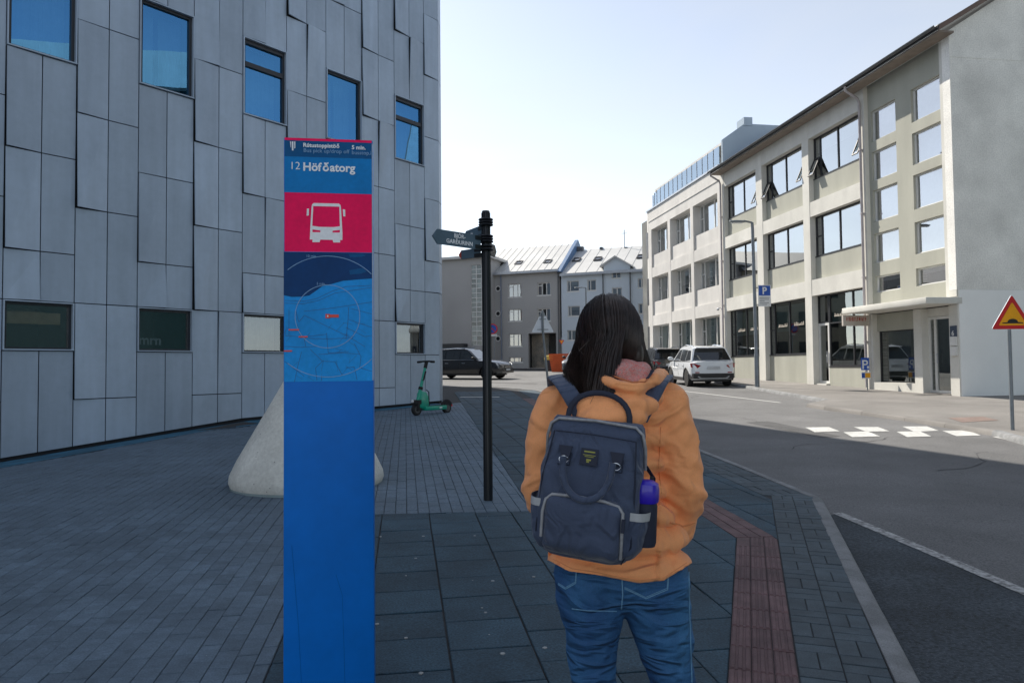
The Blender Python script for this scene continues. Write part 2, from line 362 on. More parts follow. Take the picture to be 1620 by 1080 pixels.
# red tactile paving: three lanes of ribbed blocks
tw = 0.295 / 3
for k in range(3):
    for j in range(-14, 4):
        p = rect(L1, E1, E1n, j * 0.27 + 0.05, j * 0.27 + 0.32, k * tw, (k + 1) * tw); tile('tactile', clip_poly(p, TLf + Vector((0, 0.02)), Vector((0.03, -1))), tw * 0.27)
    for j in range(-1, 60):
        p = rect(TLf, F1, F1n, j * 0.27, j * 0.27 + 0.27, k * tw, (k + 1) * tw); tile('tactile_far', clip_poly(p, TLf + Vector((0, 0.02)), Vector((-0.03, 1))), tw * 0.27)
# basket-weave brick edging
bw = 0.193
MIT = Vector((2.42, 7.2)); MITn = Vector(((KC - MIT).y, -(KC - MIT).x)).normalized(); MITn = MITn if MITn.y < 0 else -MITn
for k in range(2):
    for j in range(-26, 18):
        for h in range(2):
            if (j + k) % 2: p = rect(R1, E1, E1n, j * bw + h * bw / 2, j * bw + (h + 1) * bw / 2, k * bw, (k + 1) * bw)
            else: p = rect(R1, E1, E1n, j * bw, (j + 1) * bw, k * bw + h * bw / 2, k * bw + (h + 1) * bw / 2)
            tile('brick', clip_poly(p, MIT, MITn), bw * bw / 2)
    for j in range(-2, 84):
        for h in range(2):
            if (j + k) % 2: p = rect(BFL, F1, F1n, j * bw + h * bw / 2, j * bw + (h + 1) * bw / 2, k * 0.21, (k + 1) * 0.21)
            else: p = rect(BFL, F1, F1n, j * bw, (j + 1) * bw, (k + h * 0.5) * 0.21, (k + h * 0.5 + 0.5) * 0.21)
            tile('brick', clip_poly(p, MIT, -MITn), bw * bw / 2)
GAP = {'paver': 0.0022, 'slab': 0.0035, 'tactile': 0.002, 'tactile_far': 0.002, 'brick': 0.003}
def inset(poly, d):
    n = len(poly); c = sum(poly, Vector((0, 0))) / n; out = []
    sgn = 1 if sum((poly[i].x * poly[(i + 1) % n].y - poly[(i + 1) % n].x * poly[i].y) for i in range(n)) > 0 else -1
    for i in range(n):
        a, b, e = poly[i - 1], poly[i], poly[(i + 1) % n]
        u, v = (b - a), (e - b)
        if u.length < 1e-6 or v.length < 1e-6: out.append(b); continue
        u.normalize(); v.normalize(); nu = Vector((-u.y, u.x)) * sgn; nv = Vector((-v.y, v.x)) * sgn
        k = nu + nv; q = max(0.35, 1 + nu.dot(nv)); out.append(b + k * (d / q))
    return out
def tile_shape(mb, poly, gap, cham, zf, dz, ridged=None):
    a = inset(poly, gap * random.uniform(0.6, 1.7)); b = inset(a, cham); n = len(a)
    vs = [(p.x, p.y, zf(p) - 0.035) for p in a] + [(p.x, p.y, zf(p) - cham * 0.8 + dz) for p in a] + [(p.x, p.y, zf(p) + dz) for p in b]
    if sum((a[i].x * a[(i + 1) % n].y - a[(i + 1) % n].x * a[i].y) for i in range(n)) < 0:
        vs = [v for r in (vs[:n], vs[n:2 * n], vs[2 * n:]) for v in reversed(r)]
    fs = [(i, (i + 1) % n, n + (i + 1) % n, n + i) for i in range(n)] + [(n + i, n + (i + 1) % n, 2 * n + (i + 1) % n, 2 * n + i) for i in range(n)] + [tuple(range(2 * n, 3 * n))]
    mb.add(vs, fs)
def ridge(mb, u, v, c, lu, wv, zf, dz):
    """the three raised bars of a tactile block"""
    for k in (-1, 0, 1):
        o = c + v * (k * wv / 3)
        q0 = [o - u * lu * 0.47 - v * wv * 0.12, o + u * lu * 0.47 - v * wv * 0.12, o + u * lu * 0.47 + v * wv * 0.12, o - u * lu * 0.47 + v * wv * 0.12]
        q1 = inset(q0, 0.004)
        vs = [(p.x, p.y, zf(p) + dz) for p in q0] + [(p.x, p.y, zf(p) + dz + 0.005) for p in q1]
        mb.add(vs, [(0, 1, 5, 4), (1, 2, 6, 5), (2, 3, 7, 6), (3, 0, 4, 7), (4, 5, 6, 7)])
SHARED = {}
def lay(kind, parent, m1, m2, partname, cham, dirs, lu, wv, limit=300, jitter=0.0022):
    ts = sorted(TILES.get(kind, []), key=lambda t: t[0]); rest = MB(); nrest = 0
    for i, (w, poly, c, full) in enumerate(ts):
        dz = random.uniform(-1, 1) * jitter; zf = lambda p: gz(p.x, p.y)
        rid = kind.startswith('tactile') and full
        if i < limit and w < 0:
            if full:
                e = poly[1] - poly[0]; u = e.normalized(); v = Vector((-u.y, u.x))
                lpoly = [Vector(((p - c).dot(u), (p - c).dot(v))) for p in poly]
                key = (kind, round(lpoly[2].x - lpoly[0].x, 3))
                if key not in SHARED:
                    mb = MB(); tile_shape(mb, lpoly, GAP[kind], cham, lambda p: 0.0, 0.0)
                    if rid: ridge(mb, Vector((1, 0)), Vector((0, 1)), Z0, lpoly[2].x - lpoly[0].x, abs(lpoly[2].y - lpoly[0].y), lambda p: 0.0, 0.0)
                    SHARED[key] = mb.mesh(partname, m1, recalc=False)
                o = link(partname, SHARED[key], parent)
                ez = 0.05; X = Vector((u.x, u.y, (gz(c.x + u.x * ez, c.y + u.y * ez) - gz(c.x - u.x * ez, c.y - u.y * ez)) / (2 * ez) + random.uniform(-1, 1) * jitter * 4)).normalized()
                Yv = Vector((v.x, v.y, (gz(c.x + v.x * ez, c.y + v.y * ez) - gz(c.x - v.x * ez, c.y - v.y * ez)) / (2 * ez) + random.uniform(-1, 1) * jitter * 4)); Zv = X.cross(Yv).normalized(); Yv = Zv.cross(X)
                o.matrix_basis = Matrix(((X.x, Yv.x, Zv.x, c.x), (X.y, Yv.y, Zv.y, c.y), (X.z, Yv.z, Zv.z, gz(c.x, c.y) + dz), (0, 0, 0, 1)))
            else:
                mb = MB(); tile_shape(mb, [p - c for p in poly], GAP[kind], cham, lambda p: gz(p.x + c.x, p.y + c.y) - gz(c.x, c.y), 0)
                o = mb.build(partname, m1, parent, recalc=False); o.location = (c.x, c.y, gz(c.x, c.y) + dz)
        else:
            tile_shape(rest, poly, GAP[kind], cham, zf, dz); nrest += 1
            if rid: ridge(rest, dirs[0], dirs[1], c, lu, wv, zf, dz)
    if nrest: stuff(rest.build(partname + '_field', m2, parent, recalc=False))
lay('paver', pavement, M_pave, M_paveS, 'paver', 0.003, (P2, D2), pw, pl)
lay('slab', slab_path, M_slab, M_slabS, 'slab', 0.004, (P2, D2), sw, sl)
tact = struct(MB().add([(x, y, gz(x, y) - 0.006) for x, y in [tuple(L1 - E1 * 6), tuple(R1 - E1 * 6), tuple(TRf), tuple(TRf + F1 * 15), tuple(TLf + F1 * 15), tuple(TLf)]], [(0, 1, 2, 5), (5, 2, 3, 4)]).build('tactile_strip', M_bed, recalc=False))
lay('tactile', tact, M_tact, M_tact, 'tactile_block', 0.003, (E1, E1n), 0.27, tw)
lay('tactile_far', tact, M_tact, M_tact, 'tactile_block', 0.003, (F1, F1n), 0.27, tw, limit=150)
edg = struct(MB().add([(x, y, gz(x, y) - 0.007) for x, y in [tuple(R1 - E1 * 6), tuple(R1 - E1 * 6 + E1n * 0.39), tuple(KC), tuple(KC + F1 * 15), tuple(BFL + F1 * 15), tuple(MIT)]], [(0, 1, 2, 5), (5, 2, 3, 4)]).build('brick_edging', M_bed, recalc=False))
lay('brick', edg, M_brick, M_brick, 'brick', 0.003, (E1, E1n), bw, bw)

# ---- kerb stones
def kerb_run(parent, pts, width, side, m, name='kerb_stone', step=1.0, top=0.004):
    pts = [Vector(p) for p in pts]; dense = [pts[0]]
    for a, b in zip(pts[:-1], pts[1:]):
        k = max(1, round((b - a).length / step))
        for i in range(1, k + 1): dense.append(a.lerp(b, i / k))
    for i, (a, b) in enumerate(zip(dense[:-1], dense[1:])):
        def nrm(j):
            u = (dense[min(j + 1, len(dense) - 1)] - dense[max(j - 1, 0)]).normalized(); return Vector((u.y, -u.x)) * side
        na, nb = nrm(i), nrm(i + 1); u = (b - a).normalized(); g = 0.004; a2, b2 = a + u * g, b - u * g
        c = (a + b) / 2; dz = random.uniform(-0.003, 0.003)
        prof = [(0.0, -0.14), (0.0, top - 0.003), (0.005, top), (width * 0.62, top), (width * 0.85, top - 0.012), (width, top - 0.04), (width + 0.015, -0.14)]
        mb = MB(); vs = []
        for q, nn in ((a2, na), (b2, nb)):
            for o_, z in prof:
                p = q + nn * o_; vs.append((p.x - c.x, p.y - c.y, gz(p.x, p.y) + z + dz - gz(c.x, c.y)))
        n = len(prof)
        mb.add(vs, [(k, k + 1, n + k + 1, n + k) for k in range(n - 1)] + [tuple(range(n)), tuple(range(n, 2 * n))])
        o = mb.build(name, m, parent, smooth=30); o.location = (c.x, c.y, gz(c.x, c.y))
kerb = struct(link('kerb', None)); kerb.name = 'kerb'
kerb_run(kerb, [(x, y) for x, y in KERB[1:]], 0.115, 1, M_kerb)

# ---- markings and the darker parking bay
def patch(name, pts, off, m, parent=None):
    mb = MB(); n = len(pts); mb.add([(p[0], p[1], gz(p[0], p[1]) + off) for p in pts], [tuple(range(n))]); return mb.build(name, m, parent, recalc=False)
GR = lambda x, y: G(x, y, -RD)
ln0, ln1 = GR(1325, 812), GR(1620, 937); lu_ = (ln1 - ln0).normalized(); lnn = Vector((lu_.y, -lu_.x))
ln2 = ln1 + lu_ * 4
struct(patch('parking_bay', [Vector((2.66, 6.5)), ln0, ln1, ln2, Vector((0.1, -1.6)), Vector((1.66, 3.2)), Vector((2.24, 5.0))], -RD + 0.004, M_bay))
patch('edge_line', [ln0 + lnn * 0.05, ln2 + lnn * 0.05, ln2 - lnn * 0.05, ln0 - lnn * 0.05], -RD + 0.008, M_worn, road)
for q in ([(65, 962), (165, 960), (212, 978), (105, 982)], [(272, 960), (375, 960), (425, 978), (325, 980)], [(480, 958), (585, 957), (635, 976), (530, 980)],
          [(228, 982), (330, 978), (385, 1000), (265, 1003)], [(455, 980), (555, 978), (603, 1000), (500, 1003)], [(650, 976), (760, 974), (815, 996), (710, 999)]):
    patch('speed_table_mark', [GR(1250 + x / 2.7, 320 + y / 2.7) for x, y in q], -RD + 0.006, M_paint, road)
def line(a, b, w, off, m, parent, name='lane_line'):
    u = (b - a).normalized(); n = Vector((u.y, -u.x)) * w / 2; return patch(name, [a + n, b + n, b - n, a - n], off, m, parent)
line(GR(1060, 616), GR(1235, 637), 0.1, -RD + 0.006, M_paint, road)
line(GR(1576, 691), GR(1640, 705), 0.12, -RD + 0.006, M_paint, road)
line(G(728, 628), G(790, 628), 0.22, 0.006, M_paint, slab_path)

# ---- the pavement across the street
FK = [(7.2, -4), (7.35, 6), (7.75, 10.8), (8.15, 12.4), (8.05, 15), (7.6, 17.8), (7.55, 18.7), (8.6, 20.0), (8.8, 26), (8.95, 33), (7.6, 42), (5.8, 49), (4.0, 53), (-2, 57.5), (-30, 59.5)]
def fk_x(y):
    for (xa, ya), (xb, yb) in zip(FK[:-1], FK[1:]):
        if ya <= y <= yb: return xa + (xb - xa) * (y - ya) / (yb - ya)
    return FK[-1][0]
mbf = MB()
for (xa, ya), (xb, yb) in zip(FK[:-1], FK[1:]):
    mbf.add([(xa + 0.12, ya, gz(xa, ya)), (40, ya, gz(40, ya)), (40, yb, gz(40, yb)), (xb + 0.12, yb, gz(xb, yb))], [(0, 1, 2, 3)])
far_pave = struct(mbf.build('far_pavement', M_foot, recalc=False))
far_kerb = struct(link('far_kerb', None))
kerb_run(far_kerb, [(x + 0.13, y) for x, y in FK[1:4]], 0.13, -1, M_kerb, step=1.2)
kerb_run(far_kerb, [(x + 0.13, y) for x, y in FK[7:-2]], 0.13, -1, M_kerb, step=1.6)
kerb_run(far_kerb, [(x + 0.13, y) for x, y in FK[3:8]], 0.13, -1, M_foot, step=1.6, top=0.0)
# repairs: a long tar seam and two darker patches in the carriageway
M_tar = mat('tar_patch', (0.07, 0.07, 0.072), 0.85, var=0.2, scale=3, fine=0.3, fscale=120, bump=0.5, bscale=160, stain=(2, 0.2))
patch('tar_patch', [GR(1180, 668), GR(1300, 692), GR(1330, 690), GR(1215, 666)], -RD + 0.003, M_tar, road)
patch('tar_patch', [GR(770, 604), GR(850, 606), GR(850, 607.5), GR(765, 605.5)], -RD + 0.003, M_tar, road)
pr = [G(1500, 661), G(1556, 659), G(1580, 665), G(1522, 668)]
patch('red_paving', pr, 0.005, mat('red_paving', (0.2, 0.145, 0.125), 0.85, var=0.2, scale=4), far_pave)
# strip of dark slabs along the hotel wall
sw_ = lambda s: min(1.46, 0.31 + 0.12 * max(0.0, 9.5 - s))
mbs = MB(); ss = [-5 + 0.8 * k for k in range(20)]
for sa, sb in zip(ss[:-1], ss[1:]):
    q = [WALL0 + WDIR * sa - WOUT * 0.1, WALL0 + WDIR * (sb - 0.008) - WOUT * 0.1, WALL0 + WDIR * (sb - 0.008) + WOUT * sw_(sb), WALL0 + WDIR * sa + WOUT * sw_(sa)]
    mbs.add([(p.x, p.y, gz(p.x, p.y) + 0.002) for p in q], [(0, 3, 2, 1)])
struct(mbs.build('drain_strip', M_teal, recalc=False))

# trodden chewing gum on the dark slabs
M_gum = mat('chewing_gum', (0.32, 0.33, 0.33), 0.8, var=0.1, scale=20); rg_ = random.Random(2)
for x, y in ((345, 185), (240, 425), (300, 320), (725, 650), (770, 458), (1090, 865), (330, 1020), (660, 182), (85, 187), (1020, 432), (705, 622), (830, 900), (240, 805), (65, 720)):
    c = G(580 + x / 3.856, 800 + y / 3.856); mb = MB(); r_ = rg_.uniform(0.006, 0.013)
    mb.prism([(c.x + r_ * rg_.uniform(0.7, 1.2) * math.cos(k * PI / 5), c.y + r_ * rg_.uniform(0.7, 1.2) * math.sin(k * PI / 5), gz(c.x, c.y) - 0.001) for k in range(10)], (0, 0, 0.0045)); mb.build('chewing_gum', M_gum, slab_path)

# hairline cracks wandering over the carriageway
M_crk = mat('crack_fill', (0.05, 0.05, 0.052), 0.9)
for sd, (x0, y0, an, n_) in enumerate(((5.0, 15.0, 1.7, 26), (4.2, 11.0, 1.2, 22), (6.6, 16.0, 2.4, 18), (3.2, 24.0, 0.3, 30), (0.5, 33.0, 0.2, 30), (6.8, 22.5, 1.8, 24), (5.2, 9.0, 0.2, 16))):
    rc = random.Random(sd + 40); q = Vector((x0, y0)); L_, R_c = [], []
    for k in range(n_):
        an += rc.gauss(0, 0.28); u = Vector((math.cos(an), math.sin(an))); w_ = rc.uniform(0.003, 0.011); L_.append(q + Vector((-u.y, u.x)) * w_); R_c.append(q - Vector((-u.y, u.x)) * w_); q = q + u * 0.16
    mb = MB(); vs = [(v.x, v.y, gz(v.x, v.y) - RD + 0.0045) for v in L_ + R_c]; mb.add(vs, [(k, n_ + k, n_ + k + 1, k + 1) for k in range(n_ - 1)]); mb.build('crack', M_crk, road, recalc=False)
# ------------------------------------------------------------------ hotel with zinc panels on the left
M_panel = mat('zinc_panel', (0.36, 0.44, 0.54), 0.46, 0.25, var=0.06, scale=1.0, fine=0.025, fscale=9, rnd=0.085, stain=(0.7, 0.08), streak=(6, 6, 0.5), spec=0.4)
M_panelS = mat('zinc_panel_field', (0.27, 0.34, 0.42), 0.5, 0.25, var=0.1, scale=0.8, fine=0.04, streak=(3, 3, 0.5), spec=0.4)
M_core = mat('cladding_backing', (0.012, 0.014, 0.018), 0.9)
M_dframe = mat('dark_window_frame', (0.02, 0.024, 0.032), 0.4, var=0.1)
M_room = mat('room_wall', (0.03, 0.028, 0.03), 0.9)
M_curt = mat('curtain', (0.5, 0.53, 0.55), 0.9, var=0.1, scale=4)
M_cream = mat('cream_shade', (0.6, 0.42, 0.22), 0.8, var=0.15, scale=5)
G_hotel = glass('hotel_glass', (0.42, 0.6, 0.7), 0.42, (0.16, 0.5, 0.95))
G_hlow = glass('hotel_low_glass', (0.6, 0.65, 0.68), 0.16, (0.8, 0.9, 1.0))
hotel = thing('hotel_building', 'dark grey hotel clad in staggered tall zinc panels with square dark windows', 'building', (WALL0.x, WALL0.y, 0), math.atan2(WDIR.y, WDIR.x))
CW = 1.087
LZ = lambda k: 1.816 + 0.853 * k
HTOP = LZ(16)
def lw(s, y=0.0): p = WALL0 + WDIR * s - WOUT * y; return p
def lgz(s, y=0.0): p = lw(s, y); return gz(p.x, p.y)
wins = []                                            # (column, k0, k1, kind)
for c in range(-4, 10, 2):
    if c < 9:
        wins.append((c, 0, 1, 'low')); wins.append((c, 6, 8, 'transom' if c in (4, 8) else 'plain'))
        wins.append((c, 12, 14, 'plain'))
def is_win(c, k0): return any(w[0] == c and w[1] == k0 for w in wins)
def hexa(mb, p, q, z, d, th=0.03):
    """panel between plan points p,q (local), z=(zl0,zr0,z1), corner offsets d=(bl,br,tr,tl) outward"""
    u = (q - p).normalized(); n = Vector((u.y, -u.x))
    o = [p + n * d[0], q + n * d[1], q + n * d[2], p + n * d[3]]
    zz = [z[0], z[1], z[2], z[2]]
    f = [(o[i].x, o[i].y, zz[i]) for i in range(4)]; b = [(o[i].x - n.x * th, o[i].y - n.y * th, zz[i]) for i in range(4)]
    mb.add(f + b, [(0, 1, 2, 3), (4, 7, 6, 5), (0, 4, 5, 1), (1, 5, 6, 2), (2, 6, 7, 3), (3, 7, 4, 0)])
rp = random.Random(11); fieldmb = MB(); npan = 0
ODD = [0, 1, 2, 4, 6, 8, 10, 12, 14, 16]; EVEN = [-1, 1, 3, 5, 7, 9, 11, 13, 15, 16]; CORN = [0, 2, 3, 5, 7, 9, 11, 13, 15, 16]
g_ = 0.009
for c in range(-4, 10):
    js = CORN if c == 9 else (ODD if c % 2 == 0 else EVEN)
    ks = [None] + js
    for ka, kb in zip(ks[:-1], ks[1:]):
        if ka is not None and is_win(c, ka): continue
        tilt = rp.random(); dd = rp.uniform(0.045, 0.1)
        halves = 1 if c == 9 else 2; hw = 0.56 if c == 9 else CW / 2
        for h in range(halves):
            s0, s1 = c * CW + h * hw + g_, c * CW + (h + 1) * hw - g_
            z1 = LZ(kb) - g_; za = zb = (LZ(ka) + g_) if ka is not None else None
            if ka is None: za, zb = lgz(s0) + 0.07, lgz(s1) + 0.07
            d = [0, 0, 0, 0]
            if ka is not None and ka >= 1 or (ka == -1):
                if tilt < 0.36 and h == 0: d = [dd, 0.004, 0.0, dd * 0.35]
                elif 0.36 <= tilt < 0.55 and h == 1: d = [0.0, 0.0, 0.0, dd * 0.8]
                elif 0.55 <= tilt < 0.68 and h == 0: d = [0.0, dd * 0.7, 0.0, 0.0]
            mb = MB(); hexa(mb, Vector((s0, 0)), Vector((s1, 0)), (za, zb, z1), d)
            p = lw((s0 + s1) / 2); pr_ = project((p.x, p.y, (za + z1) / 2))
            if pr_ and -60 < pr_[0] < 1700 and pr_[1] > -120: mb.build('panel', M_panel, hotel, recalc=False); npan += 1
            else: hexa(fieldmb, Vector((s0, 0)), Vector((s1, 0)), (za, zb, z1), d)
# the rounded corner and the side that runs away from the street
def to_local(p): r = p - WALL0; return Vector((r.dot(WDIR), -r.dot(WOUT)))
CL = Vector((9 * CW + 0.56, 0)); cw_ = lw(CL.x); best = None
for k in range(400):
    an = math.radians(-40 + k * 0.2); q = cw_ + Vector((math.sin(an), math.cos(an))) * 0.52
    e = abs((q.x / q.y - cw_.x / cw_.y) * FPX - 4.2)
    if best is None or e < best[0]: best = (e, q)
C2L = to_local(best[1]); BL = to_local(Vector((-10.6, 43.0)))
for i, (ka, kb) in enumerate(zip([None, 2, 3, 5, 7, 9, 11, 13], [2, 3, 5, 7, 9, 11, 13, 16])):
    u = (C2L - CL).normalized(); z0 = lgz(CL.x) + 0.07 if ka is None else LZ(ka) + g_
    mb = MB(); hexa(mb, CL + u * 0.01, C2L - u * 0.006, (z0, z0, LZ(kb) - g_), (0, 0.0, 0, 0)); mb.build('panel', M_panel, hotel, recalc=False)
u = (BL - C2L).normalized(); nb = int((BL - C2L).length / 0.55)
for i in range(nb):
    js = ([-2, -1, 1, 3, 5, 7, 9, 11, 13, 16] if i % 4 < 2 else [-2, 0, 2, 4, 6, 8, 10, 12, 14, 16])
    for a, b in zip(js[:-1], js[1:]): hexa(fieldmb, C2L + u * (i * 0.55 + g_), C2L + u * ((i + 1) * 0.55 - g_), (LZ(a) + g_, LZ(a) + g_, LZ(b) - g_), (0, 0, 0, 0))
stuff(fieldmb.build('panel_field', M_panelS, hotel, recalc=False))
# backing wall with openings, solid core and roof
def wall_grid(mb, x0, x1, z0, z1, y0, y1, openings, mi=0):
    xs = sorted(set([x0, x1] + [v for o in openings for v in o[:2] if x0 < v < x1])); zs = sorted(set([z0, z1] + [v for o in openings for v in o[2:] if z0 < v < z1]))
    for xa, xb in zip(xs[:-1], xs[1:]):
        run = None
        for za, zb in zip(zs[:-1], zs[1:]):
            xm, zm = (xa + xb) / 2, (za + zb) / 2
            hole = any(o[0] < xm < o[1] and o[2] < zm < o[3] for o in openings)
            if not hole: run = (run[0], zb) if run else (za, zb)
            if hole or zb == z1:
                if run: mb.box(xa, xb, y0, y1, run[0], run[1], mi)
                run = None
ops = [(c * CW + 0.004, (c + 1) * CW - 0.004, LZ(a), LZ(b)) for c, a, b, k in wins]
mb = MB(); wall_grid(mb, -16, 9 * CW + 0.55, -0.4, HTOP, 0.035, 0.3, ops)
cpl = [Vector((-16, 1.9)), Vector((9 * CW - 0.4, 1.9)), C2L + Vector((-0.35, 0.25)), BL + Vector((-0.2, 0)), Vector((-16, BL.y + 4))]
mb.prism([(p.x, p.y, -0.4) for p in cpl], (0, 0, HTOP + 0.4 - 0.1))
rl = [Vector((-16, 0.04)), Vector((9 * CW + 0.55, 0.04)), C2L + Vector((-0.05, 0.02)), BL, Vector((-16, BL.y + 4))]
mb.prism([(p.x, p.y, HTOP + 0.005) for p in rl], (0, 0, 0.25))
q0, q1 = CL + Vector((-0.02, 0.05)), C2L + Vector((-0.04, 0.05))
mb.prism([(q0.x, q0.y, -0.2), (q1.x, q1.y, -0.2), (q1.x - 0.2, q1.y + 0.1, -0.2), (q0.x - 0.2, q0.y + 0.25, -0.2)], (0, 0, HTOP))
mb.build('wall', M_core, hotel)
def curtain(parent, x0, x1, y, z0, z1, seed=0, m=M_curt):
    r = random.Random(seed); n = max(6, int((x1 - x0) / 0.025)); vs = []
    for i in range(n + 1):
        x = x0 + (x1 - x0) * i / n; yy = y + 0.022 * math.sin(i * 1.15 + r.random() * 0.8) + 0.01 * math.sin(i * 2.3 + seed)
        vs += [(x, yy, z0), (x, yy, z1)]
    mb = MB(); mb.add(vs, [(2 * i, 2 * i + 2, 2 * i + 3, 2 * i + 1) for i in range(n)]); return mb.build('curtain', m, parent, smooth=60, recalc=False)
for c, ka, kb, kind in wins:
    x0, x1, z0, z1 = c * CW + 0.006, (c + 1) * CW - 0.006, LZ(ka) + 0.006, LZ(kb) - 0.006
    f = MB()
    lin = 0.022                                                              # zinc lining of the reveal
    f.box(x0, x1, -0.03, 0.1, z1 - lin, z1, 1); f.box(x0, x1, -0.045, 0.1, z0, z0 + lin, 1)
    f.box(x0, x0 + lin, -0.03, 0.1, z0 + lin, z1 - lin, 1); f.box(x1 - lin, x1, -0.03, 0.1, z0 + lin, z1 - lin, 1)
    a0, a1, b0, b1, t = x0 + lin, x1 - lin, z0 + lin, z1 - lin, 0.055 if kind != 'low' else 0.045
    f.box(a0, a1, 0.04, 0.12, b1 - t, b1, 0); f.box(a0, a1, 0.04, 0.12, b0, b0 + t * 0.7, 0)
    f.box(a0, a0 + t, 0.04, 0.12, b0 + t * 0.7, b1 - t, 0); f.box(a1 - t, a1, 0.04, 0.12, b0 + t * 0.7, b1 - t, 0)
    if kind == 'transom': zt = z0 + (z1 - z0) * 0.67; f.box(a0 + t, a1 - t, 0.035, 0.12, zt - 0.05, zt + 0.05, 0); f.box(a0 + t, a1 - t, 0.03, 0.1, b1 - t - 0.035, b1 - t, 0)
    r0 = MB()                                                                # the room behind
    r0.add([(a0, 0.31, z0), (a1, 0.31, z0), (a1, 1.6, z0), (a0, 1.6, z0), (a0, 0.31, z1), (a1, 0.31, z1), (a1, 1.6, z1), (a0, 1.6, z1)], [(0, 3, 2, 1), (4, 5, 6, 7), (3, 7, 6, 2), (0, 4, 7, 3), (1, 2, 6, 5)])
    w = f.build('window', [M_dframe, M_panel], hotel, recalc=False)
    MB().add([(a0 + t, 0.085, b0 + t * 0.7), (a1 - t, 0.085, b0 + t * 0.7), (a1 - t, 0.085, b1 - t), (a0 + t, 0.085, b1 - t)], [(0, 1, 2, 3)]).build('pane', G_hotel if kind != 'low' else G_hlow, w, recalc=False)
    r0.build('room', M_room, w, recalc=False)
    if kind != 'low':
        curtain(w, a0 + 0.05, a0 + (0.42 if c % 4 else 0.7), 0.42, b0 + 0.02, b1 - 0.02, c); curtain(w, a1 - (0.5 if c != 4 else 0.55), a1 - 0.03, 0.43, b0 + 0.02, b1 - 0.02, c + 3)
    elif c == 0:
        MB().box(a0 + 0.05, a1 - 0.12, 0.2, 0.24, z0 + 0.46, z0 + 0.66).build('valance', M_cream, w)
        MB().lathe([(0.02, 0), (0.36, 0.02), (0.4, 0.2), (0.12, 0.27), (0.02, 0.3)], 24, (a0 + 0.5, 0.9, z0 + 0.5)).build('lamp_shade', M_cream, w, smooth=40)
    elif c == 2:
        me = text_mesh('mrn', 0.26, 0.002, 0.006); me.materials.append(M_curt); o = link('lettering', me, w); o.matrix_basis = Matrix.Translation((a0 + 0.1, 0.2, b0 + 0.12)) @ Matrix.Rotation(PI / 2, 4, 'X')
    elif c in (4, 8):
        curtain(w, a0 + 0.3, a1 - 0.02, 0.4, b0, b1, c + 5, mat('cream_curtain', (0.62, 0.55, 0.42), 0.9, var=0.15, scale=4))
# ------------------------------------------------------------------ pale office building across the street
M_cr = mat('cream_plaster', (0.63, 0.62, 0.575), 0.9, var=0.07, scale=0.8, fine=0.05, fscale=40, bump=0.25, bscale=60, streak=(2, 2, 0.6), stain=(0.9, 0.07))
M_gg = mat('grey_green_plaster', (0.4, 0.4, 0.345), 0.92, var=0.08, scale=0.9, fine=0.06, fscale=45, bump=0.3, bscale=60, streak=(2, 2, 0.5))
M_wh = mat('white_plaster', (0.6, 0.585, 0.56), 0.9, var=0.07, scale=0.7, fine=0.04, fscale=40, bump=0.2, bscale=60, streak=(2, 2, 0.5), stain=(0.8, 0.07))
M_gable = mat('pebble_plaster', (0.82, 0.81, 0.77), 0.95, var=0.13, scale=0.55, fine=0.12, fscale=25, bump=0.5, bscale=35, stain=(0.5, 0.12))
M_gwhite = mat('white_wall_paint', (0.86, 0.87, 0.86), 0.85, var=0.05, scale=0.8, fine=0.04, bump=0.15, bscale=30)
M_bframe = mat('black_frame', (0.025, 0.026, 0.03), 0.45)
M_wframe = mat('white_frame', (0.68, 0.68, 0.66), 0.5, var=0.05)
M_metal = mat('galvanised', (0.45, 0.47, 0.5), 0.4, 0.6, var=0.1, scale=5)
M_gut = mat('gutter_grey', (0.1, 0.105, 0.115), 0.45, 0.3, var=0.12, scale=4)
M_soff = mat('soffit_board', (0.24, 0.2, 0.17), 0.85, var=0.15, scale=4)
M_roof = mat('roof_metal', (0.55, 0.56, 0.58), 0.45, 0.3, var=0.1, scale=2)
M_blue = mat('blue_grey_cladding', (0.26, 0.33, 0.4), 0.6, var=0.06, scale=1)
M_int = mat('office_inside', (0.16, 0.165, 0.16), 0.9, var=0.3, scale=0.8)
M_blind = mat('window_blind', (0.8, 0.8, 0.79), 0.9, var=0.06, scale=6)
M_frost = mat('frosted_film', (0.4, 0.47, 0.46), 0.5, var=0.08, scale=2)
M_pipe = mat('downpipe', (0.4, 0.37, 0.38), 0.6, var=0.15, scale=4)
G_off = glass('office_glass', (0.5, 0.56, 0.54), 0.42, (0.93, 0.97, 1.0))
G_stair = glass('stair_glass', (0.9, 0.9, 0.9), 0.4, (0.95, 0.97, 1.0))
G_low = glass('shop_glass', (0.55, 0.62, 0.6), 0.2, (0.9, 0.95, 0.95))
G_blue = glass('terrace_glass', (0.6, 0.72, 0.8), 0.35, (0.75, 0.88, 1.0))
AX = Vector((12.75, 20.75))
office = thing('office_building', 'pale three storey office building with wide recessed windows and a grey stair bay', 'building', (AX.x, AX.y, 0), math.atan2(-0.9893, 0.146))
def og(a, b=0.0): p = AX + D2 * a - P2 * b; return gz(p.x, p.y)
def obox(mb, a0, a1, q0, q1, z0, z1, mi=0): return mb.box(-a1, -a0, q0, q1, z0, z1, mi)
F = [4.10, 4.72, 5.62, 7.18, 7.75, 8.65, 10.25, 11.0]
